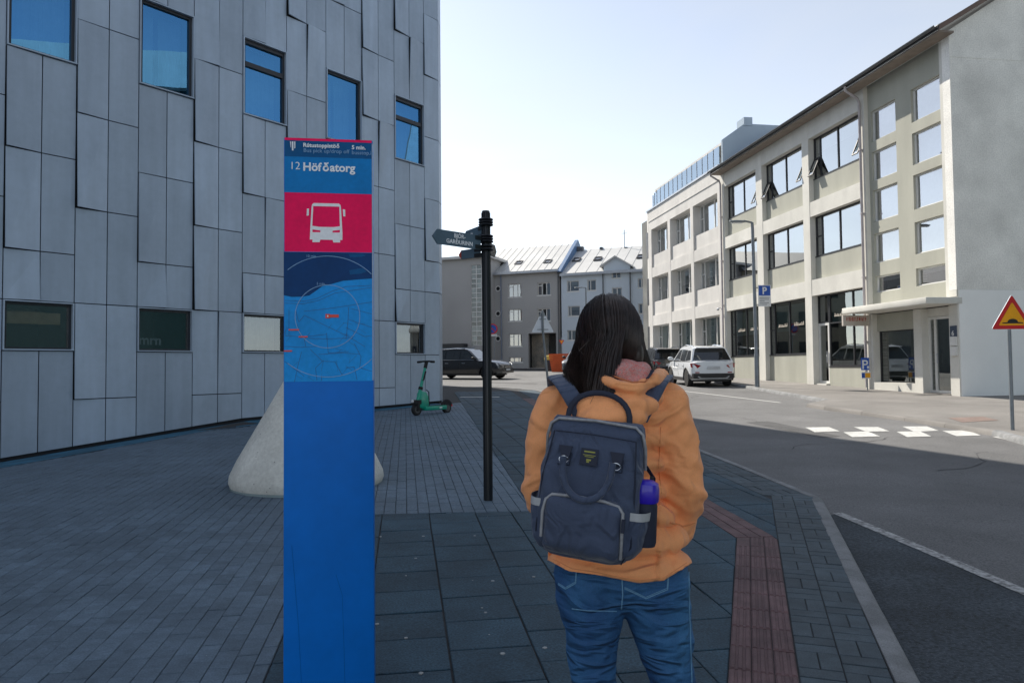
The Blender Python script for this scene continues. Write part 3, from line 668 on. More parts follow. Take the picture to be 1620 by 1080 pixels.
def window(parent, a0, a1, z0, z1, q, splits, fm, gm, t=0.05, trans=None, dep=0.07, blind=0.0, inside=1.2, name='window', sill=None):
    """frame with mullions at the given splits; panes as sub-parts"""
    f = MB(); obox(f, a0, a1, q, q + dep, z1 - t, z1); obox(f, a0, a1, q, q + dep, z0, z0 + t)
    xs = [a0] + list(splits) + [a1]
    for i, s in enumerate(xs):
        lo, hi = (s, s + t) if i == 0 else ((s - t, s) if i == len(xs) - 1 else (s - t / 2, s + t / 2)); obox(f, lo, hi, q, q + dep, z0 + t, z1 - t)
    for (i, zt) in (trans or []):
        lo = xs[i] + (t if i == 0 else t / 2); hi = xs[i + 1] - (t if i + 1 == len(xs) - 1 else t / 2); obox(f, lo, hi, q + 0.004, q + dep - 0.004, zt - t / 2, zt + t / 2)
    if sill: obox(f, a0, a1, q - sill, q, z0 - 0.03, z0 + 0.012)
    w = f.build(name, fm, parent, recalc=False)
    for i in range(len(xs) - 1):
        MB().add([(-xs[i + 1] + 0.02, q + dep * 0.5, z0 + t * .8), (-xs[i] - 0.02, q + dep * 0.5, z0 + t * .8), (-xs[i] - 0.02, q + dep * 0.5, z1 - t * .8), (-xs[i + 1] + 0.02, q + dep * 0.5, z1 - t * .8)], [(0, 1, 2, 3)]).build('pane', gm, w, recalc=False)
    if blind:
        mb = MB(); obox(mb, a0 + t, a1 - t, q + dep + 0.08, q + dep + 0.09, z1 - (z1 - z0) * blind, z1 - t); mb.build('blind', M_blind, w)
    r = MB(); e = q + dep + 0.003
    r.add([(-a1, e, z0), (-a0, e, z0), (-a0, e + inside, z0), (-a1, e + inside, z0), (-a1, e, z1), (-a0, e, z1), (-a0, e + inside, z1), (-a1, e + inside, z1)], [(0, 3, 2, 1), (4, 5, 6, 7), (3, 7, 6, 2), (0, 4, 7, 3), (1, 2, 6, 5)]); r.build('room', M_int, w, recalc=False)
    return w
bays = [(4.26, 7.49), (7.96, 11.25), (11.8, 15.1)]
piers = [(4.0, 4.26), (7.49, 7.96), (11.25, 11.8), (15.1, 15.55)]
for a0, a1 in piers:
    mb = MB(); obox(mb, a0, a1, 0.0, 0.6, og(a0) - 0.4, 11.0); mb.build('pilaster', M_cr, office)
for bi, (a0, a1) in enumerate(bays):
    for z0, z1 in ((F[0], F[1]), (F[3], F[4]), (F[6], F[7])): mb = MB(); obox(mb, a0, a1, 0.012, 0.6, z0, z1); mb.build('beam', M_cr, office)
    for z0, z1 in ((F[1], F[2]), (F[4], F[5])):
        mb = MB(); obox(mb, a0, a1, 0.2, 0.45, z0, z1); mb.build('spandrel', M_gg, office)
    # side casement seams are close to the near end: a increases away from the viewer
    for fl, (z0, z1) in enumerate(((F[2], F[3]), (F[5], F[6]))):
        w = window(office, a0, a1, z0, z1, 0.24, (a0 + 0.38, a0 + 1.65, a1 - 0.42), M_bframe, G_off, trans=[(0, (z0 + z1) / 2), (3, (z0 + z1) / 2)], sill=0.05, blind=(0.35, 0.0, 0.25)[bi] if fl else 0.0)
        if fl == 1:                                                          # small lights pushed open at the bottom
            for (b0, b1) in ((a1 - 0.4, a1 - 0.03), (a0 + 0.03, a0 + 0.36)):
                if bi == 2 and b0 > a0 + 1: continue
                h = (z1 - z0) / 2 - 0.06; Mx = Matrix.Translation((0, 0.235, (z0 + z1) / 2 - 0.02)) @ Matrix.Rotation(math.radians(-24), 4, 'X')
                mb = MB()
                for bx in ((-b1, -b1 + 0.04, -h, 0), (-b0 - 0.04, -b0, -h, 0), (-b1 + 0.04, -b0 - 0.04, -h, -h + 0.04), (-b1 + 0.04, -b0 - 0.04, -0.04, 0)): mb.box(bx[0], bx[1], -0.02, 0.02, bx[2], bx[3], 0, Mx)
                o = mb.build('open_light', M_bframe, office); MB().add([Mx @ Vector(v) for v in ((-b1 + .03, 0, -h + .03), (-b0 - .03, 0, -h + .03), (-b0 - .03, 0, -.03), (-b1 + .03, 0, -.03))], [(0, 1, 2, 3)]).build('pane', G_off, o, recalc=False)
    gs = og(a1) - 0.35
    if bi > 0:
        mb = MB(); obox(mb, a0, a1, 0.2, 0.5, gs, 1.87); mb.build('spandrel', M_gg, office)
        w = window(office, a0, a1, 1.87, F[0], 0.24, (a0 + 0.38, a0 + 1.65, a1 - 0.42), M_bframe, G_low, trans=[(0, 2.95), (3, 2.95)], sill=0.06)
        zf0, zf1 = 2.85, 3.95
        seg = [(a0 + 0.42, a0 + 1.6), (a0 + 1.7, a1 - 0.46)]
    else:
        mb = MB(); obox(mb, a0, a1 - 0.75, 0.2, 0.5, gs, 1.37); mb.build('spandrel', M_gg, office)
        w = window(office, a0, a1 - 0.75, 1.37, F[0], 0.24, (a0 + 1.0,), M_bframe, G_low, trans=[(0, 3.0), (1, 3.0)], sill=0.06)
        d = window(office, a1 - 0.73, a1 - 0.02, og(a1) + 0.05, 3.02, 0.24, (), M_wframe, G_low, t=0.09, name='door')
        mb = MB(); mb.tube([(-a1 + 0.62, 0.2, 1.5), (-a1 + 0.62, 0.2, 1.95)], 0.018, 8); mb.build('handle', M_metal, d)
        window(office, a1 - 0.73, a1 - 0.02, 3.03, F[0], 0.24, (), M_bframe, G_low)
        mb = MB(); obox(mb, a1 - 0.75, a1, 0.06, 0.5, og(a1) - 0.3, og(a1) + 0.045); mb.build('doorstep', M_cr, office)
        zf0, zf1 = 3.03, 4.0; seg = [(a0 + 0.06, a0 + 0.96), (a0 + 1.04, a1 - 0.8)]
    for (b0, b1) in seg:                                                     # frosted film with small worn lettering
        mb = MB(); obox(mb, b0, b1, 0.325, 0.328, zf0, zf1); mb.build('frosted_film', M_frost, w)
        mb = MB(); rr = random.Random(int(b0 * 10)); x = b0 + 0.18
        while x < b1 - 0.25:
            ww = rr.uniform(0.03, 0.09); hh = rr.uniform(0.07, 0.16); obox(mb, x, x + ww * 0.5, 0.268, 0.2705, zf0 + 0.2, zf0 + 0.2 + hh); obox(mb, x + ww * 0.5, x + ww, 0.268, 0.2705, zf0 + 0.2, zf0 + 0.23); x += ww + 0.025
        mb.build('window_lettering', mat('window_lettering', (0.62, 0.56, 0.48), 0.7), w)
# stair bay
rows = [(7.55, 8.6), (6.2, 7.2), (4.8, 5.88), (3.4, 4.4), (2.4, 2.95)]
sops = []
for r0, r1 in rows: sops += [(-1.86, -0.52, r0 + 1.45, r1 + 1.45), (-3.86, -2.6, r0 + 1.45, r1 + 1.45)]
mb = MB(); wall_grid(mb, -4.0, -0.42, 3.33, 11.0, 0.16, 0.55, sops); mb.build('stair_wall', M_gg, office)
for (x0, x1, z0, z1) in sops: window(office, -x1, -x0, z0, z1, 0.24, (), M_wframe, G_stair, t=0.045, inside=0.8, sill=0.04, blind=0.97 if z0 > 4.3 else 0.3)
mb = MB(); obox(mb, 0.014, 0.42, 0.0, 0.55, 3.36, 11.0); obox(mb, 0.014, 0.36, 0.012, 0.55, og(0) - 0.4, 3.12); mb.build('pilaster', M_cr, office)
mb = MB(); obox(mb, 1.5, 1.85, 0.01, 0.55, og(1.5) - 0.4, 3.12); mb.build('pilaster', M_cr, office)
mb = MB(); obox(mb, 3.87, 3.99, 0.03, 0.55, og(3.5) - 0.4, 3.12); mb.build('pilaster', M_cr, office)
mb = MB(); obox(mb, 1.85, 3.87, 0.2, 0.5, 2.54, 3.12); mb.build('lintel', M_gg, office)
mb = MB(); obox(mb, 1.85, 3.87, 0.02, 0.5, og(2.5) - 0.4, 0.83); mb.build('sill', M_cr, office)
window(office, 1.85, 3.87, 0.83, 2.54, 0.28, (), M_bframe, G_low, t=0.04, inside=2.0)
dr = window(office, 0.4, 1.5, og(0.8) + 0.04, 2.85, 0.24, (1.22,), M_wframe, G_low, t=0.08, name='door', inside=2.0)
mb = MB(); mb.tube([(-1.1, 0.2, 1.45), (-1.1, 0.2, 1.75)], 0.02, 8); mb.build('handle', M_metal, dr)
mb = MB(); obox(mb, 0.36, 1.5, 0.24, 0.5, 2.86, 3.12); mb.build('lintel', M_cr, office)
mb = MB(); obox(mb, 0.36, 1.5, 0.0, 0.56, og(0.8) - 0.3, og(0.8) + 0.03); mb.build('doorstep', M_foot, office)
mb = MB(); obox(mb, -0.02, 4.0, -1.0, 0.15, 3.14, 3.33); cano = link('canopy', bevel_mesh(mb.mesh('canopy', M_cr), 0.015), office)
mb = MB(); obox(mb, 3.97, 4.05, -0.98, -0.02, 2.74, 3.1); sg = mb.build('hanging_sign', mat('sign_cream', (0.55, 0.5, 0.45), 0.7), office)
mb = MB(); rr = random.Random(3); y = -0.86
while y < -0.12: wv_ = rr.uniform(0.02, 0.05); mb.box(-3.97, -3.9665, y, y + wv_ * 0.45, 2.9, 3.04); mb.box(-3.97, -3.967, y, y + wv_, 2.9 + rr.choice([0, 0.06, 0.11]), 2.93 + rr.choice([0, 0.06, 0.11])); y += wv_ + 0.025
mb.build('sign_lettering', mat('sign_red', (0.4, 0.04, 0.03), 0.6), sg)
# house number plate and letter boxes on the end pier
mb = MB(); obox(mb, 0.06, 0.3, -0.015, 0.0118, 2.2, 2.52); np_ = mb.build('number_plate', mat('plate_navy', (0.04, 0.06, 0.1), 0.5), office)
me = text_mesh('6', 0.2, 0.001, 0.004); me.materials.append(M_wframe); o = link('lettering', me, np_); o.matrix_basis = Matrix.Translation((-0.24, -0.017, 2.24)) @ Matrix.Rotation(PI / 2, 4, 'X')
for z in (1.95, 1.66): mb = MB(); obox(mb, 0.06, 0.28, -0.05, 0.0118, z, z + 0.26); mb.build('letter_box', M_wframe, office)
# end wall facing the camera, white lower part
mb = MB(); gw = og(0)
gp = [(0.0, 3.55), (14, 3.55), (14, 11.0 + 3.6), (6.5, 11.0 + 4.25), (0.0, 11.0 + 0.08)]
mb.prism([(0.0, q - 0.004, z) for q, z in gp], (-0.3, 0, 0)); mb.build('gable_wall', M_gable, office)
mb = MB(); mb.box(-0.3, 0.014, 0.05, 14, gw - 0.6, 3.545); mb.build('gable_base', M_gwhite, office)
mb = MB(); mb.box(-0.28, 0.008, 0.03, 14, 10.3, 10.36); mb.build('string_course', M_gable, office)
mb = MB(); obox(mb, 0.3, 15.5, 0.62, 12, 0.0, 11.0); obox(mb, 15.6, 30, 0.8, 12, 0.0, 11.4); mb.build('inner_wall', M_int, office)
# roof, soffit, gutters and downpipes
mb = MB(); mb.prism([(0.25, -0.5, 11.06), (0.25, 6.5, 15.33), (0.25, 14, 14.9), (0.25, 14, 14.8), (0.25, 6.5, 15.22), (0.25, -0.5, 10.98)], (-15.7, 0, 0)); rf = mb.build('roof', M_roof, office)
mb = MB(); mb.box(-15.45, 0.2, -0.48, 0.0, 10.92, 10.975); mb.build('soffit', M_soff, rf)
mb = MB(); mb.prism([(0.27, -0.52, 10.94), (0.27, 6.5, 15.22), (0.27, 6.5, 15.36), (0.27, -0.52, 11.1)], (-0.05, 0, 0)); mb.build('verge_board', mat('verge_brown', (0.16, 0.11, 0.09), 0.7), rf)
def gutter(a0, a1, q, z, name='gutter'):
    mb = MB(); n = 10
    for k in range(n):
        b0, b1 = PI * k / n, PI * (k + 1) / n
        p0, p1 = (q - 0.07 * math.cos(b0), z - 0.07 * math.sin(b0)), (q - 0.07 * math.cos(b1), z - 0.07 * math.sin(b1))
        mb.add([(-a0, p0[0], p0[1]), (-a1, p0[0], p0[1]), (-a1, p1[0], p1[1]), (-a0, p1[0], p1[1])], [(0, 1, 2, 3)])
    mb.box(-a1, -a0, q + 0.07, q + 0.09, z - 0.1, z + 0.03); return mb.build(name, M_gut, rf, smooth=50)
gutter(-0.25, 15.5, -0.6, 11.08)
mb = MB(); mb.prism([(0.26, -0.56, 11.075), (0.26, -0.25, 11.24), (0.26, -0.25, 11.26), (0.26, -0.56, 11.1)], (-15.72, 0, 0)); mb.build('drip_edge', M_wframe, rf)
for a_ in (4.13, 15.32):
    pts = [(-a_, -0.58, 11.0), (-a_, -0.56, 10.85), (-a_, -0.12, 10.6), (-a_, -0.07, 10.45), (-a_, -0.07, og(a_) + 0.05)]
    mb = MB(); mb.tube(pts, 0.045, 10)
    for z in (2.2, 4.4, 6.6, 8.8): mb.box(-a_ - 0.06, -a_ + 0.06, -0.12, 0.0, z, z + 0.03)
    mb.build('downpipe', M_pipe, office, smooth=50)
# white wing with deeper bays and a glazed roof storey
wb = [(15.85, 19.0), (19.4, 22.5), (22.9, 25.8)]; wp = [(15.56, 15.85), (19.0, 19.4), (22.5, 22.9), (25.8, 26.35)]
wing = lambda mb, nm: mb.build(nm, M_wh, office)
for a0, a1 in wp: mb = MB(); obox(mb, a0, a1, 0.0, 0.8, og(a0) - 0.4, 10.15); wing(mb, 'pilaster')
FW = [4.0, 4.65, 5.52, 7.08, 7.7, 8.5, 10.15]
for bi, (a0, a1) in enumerate(wb):
    for z0, z1 in ((FW[0], FW[1]), (FW[3], FW[4])): mb = MB(); obox(mb, a0, a1, 0.012, 0.8, z0, z1); wing(mb, 'beam')
    for z0, z1 in ((og(a1) - 0.4, 2.42), (FW[1], FW[2]), (FW[4], FW[5])): mb = MB(); obox(mb, a0, a1, 0.1 if z1 > 3 else 0.02, 0.7, z0, z1); wing(mb, 'spandrel')
    for fl, (z0, z1) in enumerate(((2.42, FW[0]), (FW[2], FW[3]), (FW[5], FW[6]))):
        window(office, a0, a1, z0, z1, 0.42, (a0 + 1.3, a1 - 0.45), M_wframe, (G_low, G_off, G_off)[fl], t=0.055, trans=[(2, z0 + 0.55 * (z1 - z0))], blind=(0.95, 0.6, 0.3)[fl])
mb = MB(); obox(mb, 15.56, 26.35, 0.004, 0.8, 10.155, 11.42); wing(mb, 'parapet')
mb = MB(); obox(mb, 15.6, 26.3, -0.03, 0.03, 10.72, 10.78); wing(mb, 'string_course')
mb = MB(); pts = []                                                          # rounded end of the wing
for k in range(9):
    an = PI / 2 * k / 8; pts.append((-26.36 - 1.3 * math.sin(an), 1.3 - 1.3 * math.cos(an)))
pts += [(-27.66, 8), (-26.36, 8)]
mb.prism([(x, y, og(27) - 0.4) for x, y in pts], (0, 0, 11.42 - og(27) + 0.4)); o = mb.build('rounded_end', M_wh, office, smooth=40)
for z0, z1 in ((2.3, 4.0), (5.4, 7.1), (8.45, 10.1)):
    mb = MB(); mb.box(-26.75, -26.45, -0.01, 0.1, z0, z1); mb.build('slit_window', M_gut, office)
mb = MB(); obox(mb, 15.58, 26.6, -0.06, 0.5, 11.425, 11.52); mb.build('ledge', M_metal, office)
npn = 15
for k in range(npn):
    a0 = 15.75 + k * 10.7 / npn; a1 = a0 + 10.7 / npn - 0.05; y0 = 0.1 + max(0, (k - 11)) ** 2 * 0.03
    mb = MB(); obox(mb, a0, a1, y0, y0 + 0.02, 11.53, 12.5); p_ = mb.build('terrace_pane', G_blue, office, recalc=False)
    mb = MB(); obox(mb, a1, a1 + 0.05, y0 - 0.01, y0 + 0.05, 11.53, 12.52); mb.build('post', M_bframe, p_)
mb = MB(); obox(mb, 15.75, 26.2, 1.2, 1.3, 11.4, 13.0); mb.build('penthouse_wall', M_wh, office)
mb = MB(); obox(mb, 15.62, 26.4, 0.5, 6, 12.75, 12.9); mb.build('penthouse_roof', M_wh, office)
mb = MB(); mb.prism([(-15.6, 0.15, 11.45), (-15.6, 0.15, 12.75), (-15.6, 1.35, 13.6), (-15.6, 6, 13.55), (-15.6, 6, 11.45)], (0.15, 0, 0)); mb.build('blue_gable', M_blue, office)
mb = MB(); mb.box(-16.2, -15.4, 1.3, 1.75, 13.5, 13.92); mb.build('chimney', M_blue, office)
mb = MB(); mb.box(-15.7, -15.66, -0.09, -0.02, 4.3, 4.34); mb.sphere((-15.7, -0.14, 4.25), 0.07, 10, 6); mb.build('wall_lamp', M_metal, office)
# a pale bicycle standing behind the shop glass
bike = thing('bicycle', 'white bicycle standing behind the shop window under the canopy', 'bicycle')
bike.matrix_basis = office.matrix_basis @ Matrix.Translation((-2.6, 0.75, 0.86))
M_bike = mat('bike_white', (0.75, 0.76, 0.78), 0.4)
for x in (-0.5, 0.5):
    mb = MB(); mb.tube([(x + 0.31 * math.cos(k * PI / 12), 0, 0.33 + 0.31 * math.sin(k * PI / 12)) for k in range(25)], 0.022, 6); wh = mb.build('wheel', M_bike, bike, smooth=60)
    mb = MB()
    for k in range(8): mb.tube([(x, 0, 0.33), (x + 0.3 * math.cos(k * PI / 4), 0, 0.33 + 0.3 * math.sin(k * PI / 4))], 0.004, 4)
    mb.build('spokes', M_bike, wh)
mb = MB()
for a, b in (((-0.5, 0.33), (-0.05, 0.3)), ((-0.05, 0.3), (-0.2, 0.85)), ((-0.5, 0.33), (-0.17, 0.75)), ((-0.05, 0.3), (0.36, 0.75)), ((-0.17, 0.75), (0.36, 0.8)), ((0.33, 0.9), (0.5, 0.33))): mb.tube([(a[0], 0, a[1]), (b[0], 0, b[1])], 0.022, 8)
mb.build('frame', M_bike, bike, smooth=50)
mb = MB(); mb.tube([(0.33, -0.25, 0.98), (0.33, 0, 0.95), (0.33, 0.25, 0.98)], 0.014, 6); mb.tube([(0.33, 0, 0.9), (0.33, 0, 0.95)], 0.015, 6); mb.build('handlebar', M_bframe, bike)
MB().sphere((-0.22, 0, 0.9), (0.13, 0.06, 0.04)).build('saddle', M_bframe, bike, smooth=60)
mb = MB(); mb.lathe([(0.09, -0.01), (0.09, 0.01)], 16, (-0.05, 0, 0.3), M=Matrix.Rotation(PI / 2, 3, 'X')); mb.build('chainring', M_bike, bike)
# ------------------------------------------------------------------ houses at the end of the street
M_dg = mat('dark_render', (0.37, 0.365, 0.36), 0.95, var=0.07, scale=0.35, fine=0.06, fscale=20, bump=0.3, bscale=40)
M_lg = mat('blue_grey_render', (0.52, 0.585, 0.65), 0.95, var=0.05, scale=0.3, fine=0.04, fscale=20, bump=0.3, bscale=40)
M_rw = mat('pale_roof', (0.5, 0.5, 0.49), 0.5, 0.1, var=0.08, scale=0.6, fine=0.05)
M_rb = mat('blue_flashing', (0.08, 0.16, 0.3), 0.5, var=0.1, scale=1)
M_stone = mat('rough_stone', (0.33, 0.28, 0.22), 0.95, col2=(0.1, 0.11, 0.11), scale=1.2, fine=0.25, fscale=12, bump=0.8, bscale=10, bdist=0.05)
M_leaf = mat('leaf_green', (0.07, 0.13, 0.025), 0.7, var=0.4, scale=2, rnd=0.1)
M_orange = mat('orange_plastic', (0.62, 0.1, 0.02), 0.6, var=0.12, scale=3)
G_far = glass('far_glass', (0.4, 0.45, 0.45), 0.3)
M_finn = mat('far_inside', (0.1, 0.105, 0.1), 0.9, var=0.5, scale=1.5)
class Facade:
    def __init__(s, name, label, p0, p1):
        s.p0, s.p1 = Vector(p0), Vector(p1); s.u = (s.p1 - s.p0).normalized(); s.n = Vector((-s.u.y, s.u.x)); s.L = (s.p1 - s.p0).length
        s.root = thing(name, label, 'building', (s.p0.x, s.p0.y, 0), math.atan2(s.u.y, s.u.x))
    def at(s, x, y, off=0.0):
        """photo pixel -> (along, height) on the facade plane, off metres into the building"""
        d = ray(x, y); o = s.p0 + s.n * off; den = d.x * s.n.x + d.y * s.n.y; t = (o.x * s.n.x + o.y * s.n.y) / den
        w = Vector((d.x * t, d.y * t)); return ((w - s.p0).dot(s.u), CAMH + d.z * t)
    def rect(s, x0, y0, x1, y1, off=0.0):
        a = s.at(x0, (y0 + y1) / 2, off); b = s.at(x1, (y0 + y1) / 2, off); c = s.at((x0 + x1) / 2, y0, off); d = s.at((x0 + x1) / 2, y1, off)
        return (a[0], b[0], d[1], c[1])
def far_window(root, r, y, splits=(), fm=None, vent=None, t=0.06, colour=None, panes=G_far):
    x0, x1, z0, z1 = r; f = MB(); fm = fm or M_wframe
    f.box(x0, x1, y, y + 0.08, z1 - t, z1); f.box(x0, x1, y, y + 0.08, z0, z0 + t); f.box(x0 - 0.05, x1 + 0.05, y - 0.12, y, z0 - 0.06, z0)
    xs = [x0] + [x0 + (x1 - x0) * k for k in splits] + [x1]
    for i, s in enumerate(xs):
        lo, hi = (s, s + t) if i == 0 else ((s - t, s) if i == len(xs) - 1 else (s - t / 2, s + t / 2)); f.box(lo, hi, y, y + 0.08, z0 + t, z1 - t)
    if vent is not None: zt = z0 + (z1 - z0) * vent; f.box(xs[0] + t, xs[1] - t / 2, y + 0.003, y + 0.077, zt - t / 2, zt + t / 2)
    w = f.build('window', fm, root, recalc=False)
    for i in range(len(xs) - 1): MB().add([(xs[i] + .02, y + 0.04, z0 + .04), (xs[i + 1] - .02, y + 0.04, z0 + .04), (xs[i + 1] - .02, y + 0.04, z1 - .04), (xs[i] + .02, y + 0.04, z1 - .04)], [(0, 1, 2, 3)]).build('pane', panes, w, recalc=False)
    MB().box(x0, x1, y + 0.35, y + 0.36, z0, z1).build('room', M_finn, w)
    for (k, lo, hi, m) in (colour or []):
        MB().box(xs[k] + .05, xs[k + 1] - .05, y + 0.1, y + 0.12, z0 + (z1 - z0) * lo, z0 + (z1 - z0) * hi).build('blind', m, w)
    return w
M_oc = mat('orange_blind', (0.75, 0.2, 0.06), 0.8); M_bc = mat('blue_blind', (0.05, 0.14, 0.35), 0.8); M_wc = mat('white_blind', (0.6, 0.6, 0.58), 0.8); M_yc = mat('yellow_blind', (0.6, 0.36, 0.12), 0.8); M_gc = mat('green_blind', (0.1, 0.2, 0.12), 0.8)
# --- dark grey house with the glazed stair tower
dg = Facade('grey_house', 'dark grey rendered house with glass block stair tower and pale metal roof', (-1.43, 61.0), (3.9, 59.0)); R = dg.root
EZ = dg.at(830, 429)[1]
w3 = [dg.rect(804, 449, 825, 470), dg.rect(804.5, 489, 826, 508), dg.rect(805, 528, 826, 548), dg.rect(805.5, 565, 827, 573), dg.rect(850, 447, 871, 467), dg.rect(850, 488, 871, 508)]
psg = dg.rect(836, 527, 880, 582)
mb = MB(); wall_grid(mb, 0, dg.L, 0.9, EZ, 0, 0.3, w3 + [psg]); wall_grid(mb, 0, dg.L, 0.9, EZ, 3.0, 9.5, [(psg[0] + (psg[1] - psg[0]) * 0.66, psg[1], 0.9, psg[3] - 0.15)]); mb.box(psg[0] - 0.1, dg.L, 0.3, 3.0, psg[3] + 0.002, EZ); mb.box(0, psg[0] - 0.3, 0.5, 3.0, 0.9, EZ); mb.build('wall', M_dg, R)
cols_ = [[(0, .0, .75, M_bc)], [(0, 0, .75, M_bc), (1, 0, .45, M_wc), (2, .2, .72, M_oc)], [], [(1, 0, 1, M_yc)], [(0, 0, .8, M_bc)], [(0, 0, .8, M_bc)]]
for i, r in enumerate(w3): far_window(R, r, 0.1, (0.34, 0.68), vent=None if i == 3 else 0.78, colour=cols_[i])
mb = MB(); mb.box(psg[0], psg[0] + (psg[1] - psg[0]) * 0.62, 0.9, 1.3, 0.9, psg[3]); mb.build('passage_stone', M_stone, R)
for py in (456.5, 496, 535.5):
    c = dg.at(788, py); mb = MB(); Mr = Matrix.Rotation(PI / 2, 3, 'X'); n = 20; vs = []
    for rad, yy in ((0.24, -0.03), (0.17, -0.03), (0.17, 0.0), (0.24, 0.0)):
        vs += [(c[0] + rad * math.cos(2 * PI * k / n), yy, c[1] + rad * math.sin(2 * PI * k / n)) for k in range(n)]
    mb.add(vs, [(j * n + k, j * n + (k + 1) % n, ((j + 1) % 4) * n + (k + 1) % n, ((j + 1) % 4) * n + k) for j in range(4) for k in range(n)])
    w = mb.build('round_window', M_wframe, R, smooth=40)
    MB().add([(c[0] + 0.17 * math.cos(2 * PI * k / n), -0.006, c[1] + 0.17 * math.sin(2 * PI * k / n)) for k in range(n)], [tuple(range(n))]).build('pane', mat('dark_pane', (0.02, 0.022, 0.025), 0.1), w)
for px, m_ in ((793.5, mat('pipe_blue', (0.2, 0.24, 0.32), 0.5)), (781, M_gut), (884, M_gut)):
    x = dg.at(px, 500)[0]; mb = MB(); mb.tube([(x, -0.08, EZ - 0.1), (x, -0.08, 1.5)], 0.05, 8); mb.build('downpipe', m_, R, smooth=50)
def pitched(root, x0, x1, y0, ez, rz, yr, m, over=0.25, seam=0.6, name='roof'):
    mb = MB(); mb.prism([(x0, y0 - over, ez - 0.05), (x0, yr, rz), (x0, 2 * yr - y0 + over, ez - 0.05), (x0, 2 * yr - y0 + over, ez - 0.2), (x0, yr, rz - 0.15), (x0, y0 - over, ez - 0.2)], (x1 - x0, 0, 0))
    r = mb.build(name, m, root)
    k = x0 + 0.3; mb = MB(); sl = (rz - ez) / (yr - y0)
    while k < x1 - 0.1: mb.add([(k, y0 - over, ez - 0.05), (k + 0.05, y0 - over, ez - 0.05), (k + 0.05, yr, rz), (k, yr, rz), (k, y0 - over, ez - 0.02), (k + 0.05, y0 - over, ez - 0.02), (k + 0.05, yr, rz + 0.025), (k, yr, rz + 0.025)], [(0, 1, 5, 4), (4, 5, 6, 7), (0, 4, 7, 3), (1, 2, 6, 5), (2, 3, 7, 6)]); k += seam
    stuff(mb.build('standing_seams', m, r)); return r
RZ = dg.at(850, 390, 5.2)[1]
rf_ = pitched(R, -1.3, dg.L - 0.1, 0, EZ, RZ, 5.2, M_rw)
mb = MB(); mb.box(-0.2, dg.L, -0.42, -0.26, EZ - 0.22, EZ - 0.02); mb.build('gutter', M_metal, rf_)
def skylight(root, f, px, py, rise, run, w=0.62, h=0.75):
    sl = math.atan2(rise[1] - rise[0], run); best = None
    for k in range(40):
        off = k * 0.12; x, z = f.at(px, py, off); e = abs(z - (rise[0] + (rise[1] - rise[0]) * off / run))
        if best is None or e < best[0]: best = (e, x, off, z)
    _, x, off, z = best
    Mx = Matrix.Translation((x, off, z)) @ Matrix.Rotation(sl, 4, 'X'); mb = MB()
    for b in ((-w / 2, w / 2, -h / 2, -h / 2 + .1), (-w / 2, w / 2, h / 2 - .1, h / 2), (-w / 2, -w / 2 + .1, -h / 2 + .1, h / 2 - .1), (w / 2 - .1, w / 2, -h / 2 + .1, h / 2 - .1)): mb.box(b[0], b[1], b[2], b[3], 0.0, 0.14, 0, Mx)
    o = mb.build('skylight', M_bframe, root); MB().box(-w / 2 + .1, w / 2 - .1, -h / 2 + .1, h / 2 - .1, 0.06, 0.09, 0, Mx).build('pane', G_far, o)
for px, py in ((790, 419), (821, 417), (867, 415)): skylight(R, dg, px, py, (EZ, RZ), 5.2)
mb = MB(); mb.prism([(dg.L - 0.08, -0.45, EZ - 0.25), (dg.L - 0.08, 5.2, RZ + 0.35), (dg.L - 0.08, 10.8, EZ - 0.25)], (0.3, 0, 0)); mb.build('fire_wall', M_rb, R)
# stair tower
TZ = 10.5; TX0 = -8.0; ty = -1.5
tr = dg.rect(745.5, 418, 773, 546, ty); tr = (tr[0], min(tr[1], -0.1), tr[2], tr[3])
mb = MB(); wall_grid(mb, TX0, 0.0, 0.9, TZ, ty, ty + 0.25, [tr]); mb.box(TX0, 0.0, ty + 0.6, 5, 0.9, TZ); mb.box(-0.25, 0.0, ty + 0.25, ty + 0.6, 0.9, TZ); mb.build('tower_wall', M_dg, R)
mb = MB(); mb.box(TX0 - 0.3, 0.35, ty - 0.35, 5.2, TZ, TZ + 0.22); mb.build('tower_roof', M_rw, R)
gb = MB(); nr, nc = 17, 3; fw_, fh_ = (tr[1] - tr[0]) / nc, (tr[3] - tr[2]) / nr
for i in range(nc + 1): gb.box(tr[0] + i * fw_ - 0.025, tr[0] + i * fw_ + 0.025, ty + 0.05, ty + 0.13, tr[2], tr[3])
for j in range(nr + 1): gb.box(tr[0], tr[1], ty + 0.052, ty + 0.128, tr[2] + j * fh_ - 0.025, tr[2] + j * fh_ + 0.025)
gw_ = gb.build('stair_window', M_wframe, R)
for i in range(nc):
    for j in range(nr): MB().box(tr[0] + i * fw_ + 0.02, tr[0] + (i + 1) * fw_ - 0.02, ty + 0.08, ty + 0.1, tr[2] + j * fh_ + 0.02, tr[2] + (j + 1) * fh_ - 0.02).build('pane', mat('wired_pane', (0.16, 0.19, 0.19), 0.15, var=0.4, scale=2, rnd=0.45, spec=0.8), gw_)
cn = dg.rect(704, 543.5, 735, 549, ty - 0.6); mb = MB(); mb.box(cn[0] - 1, cn[1], ty - 0.8, ty, cn[2], cn[3]); mb.build('door_canopy', M_bframe, R)
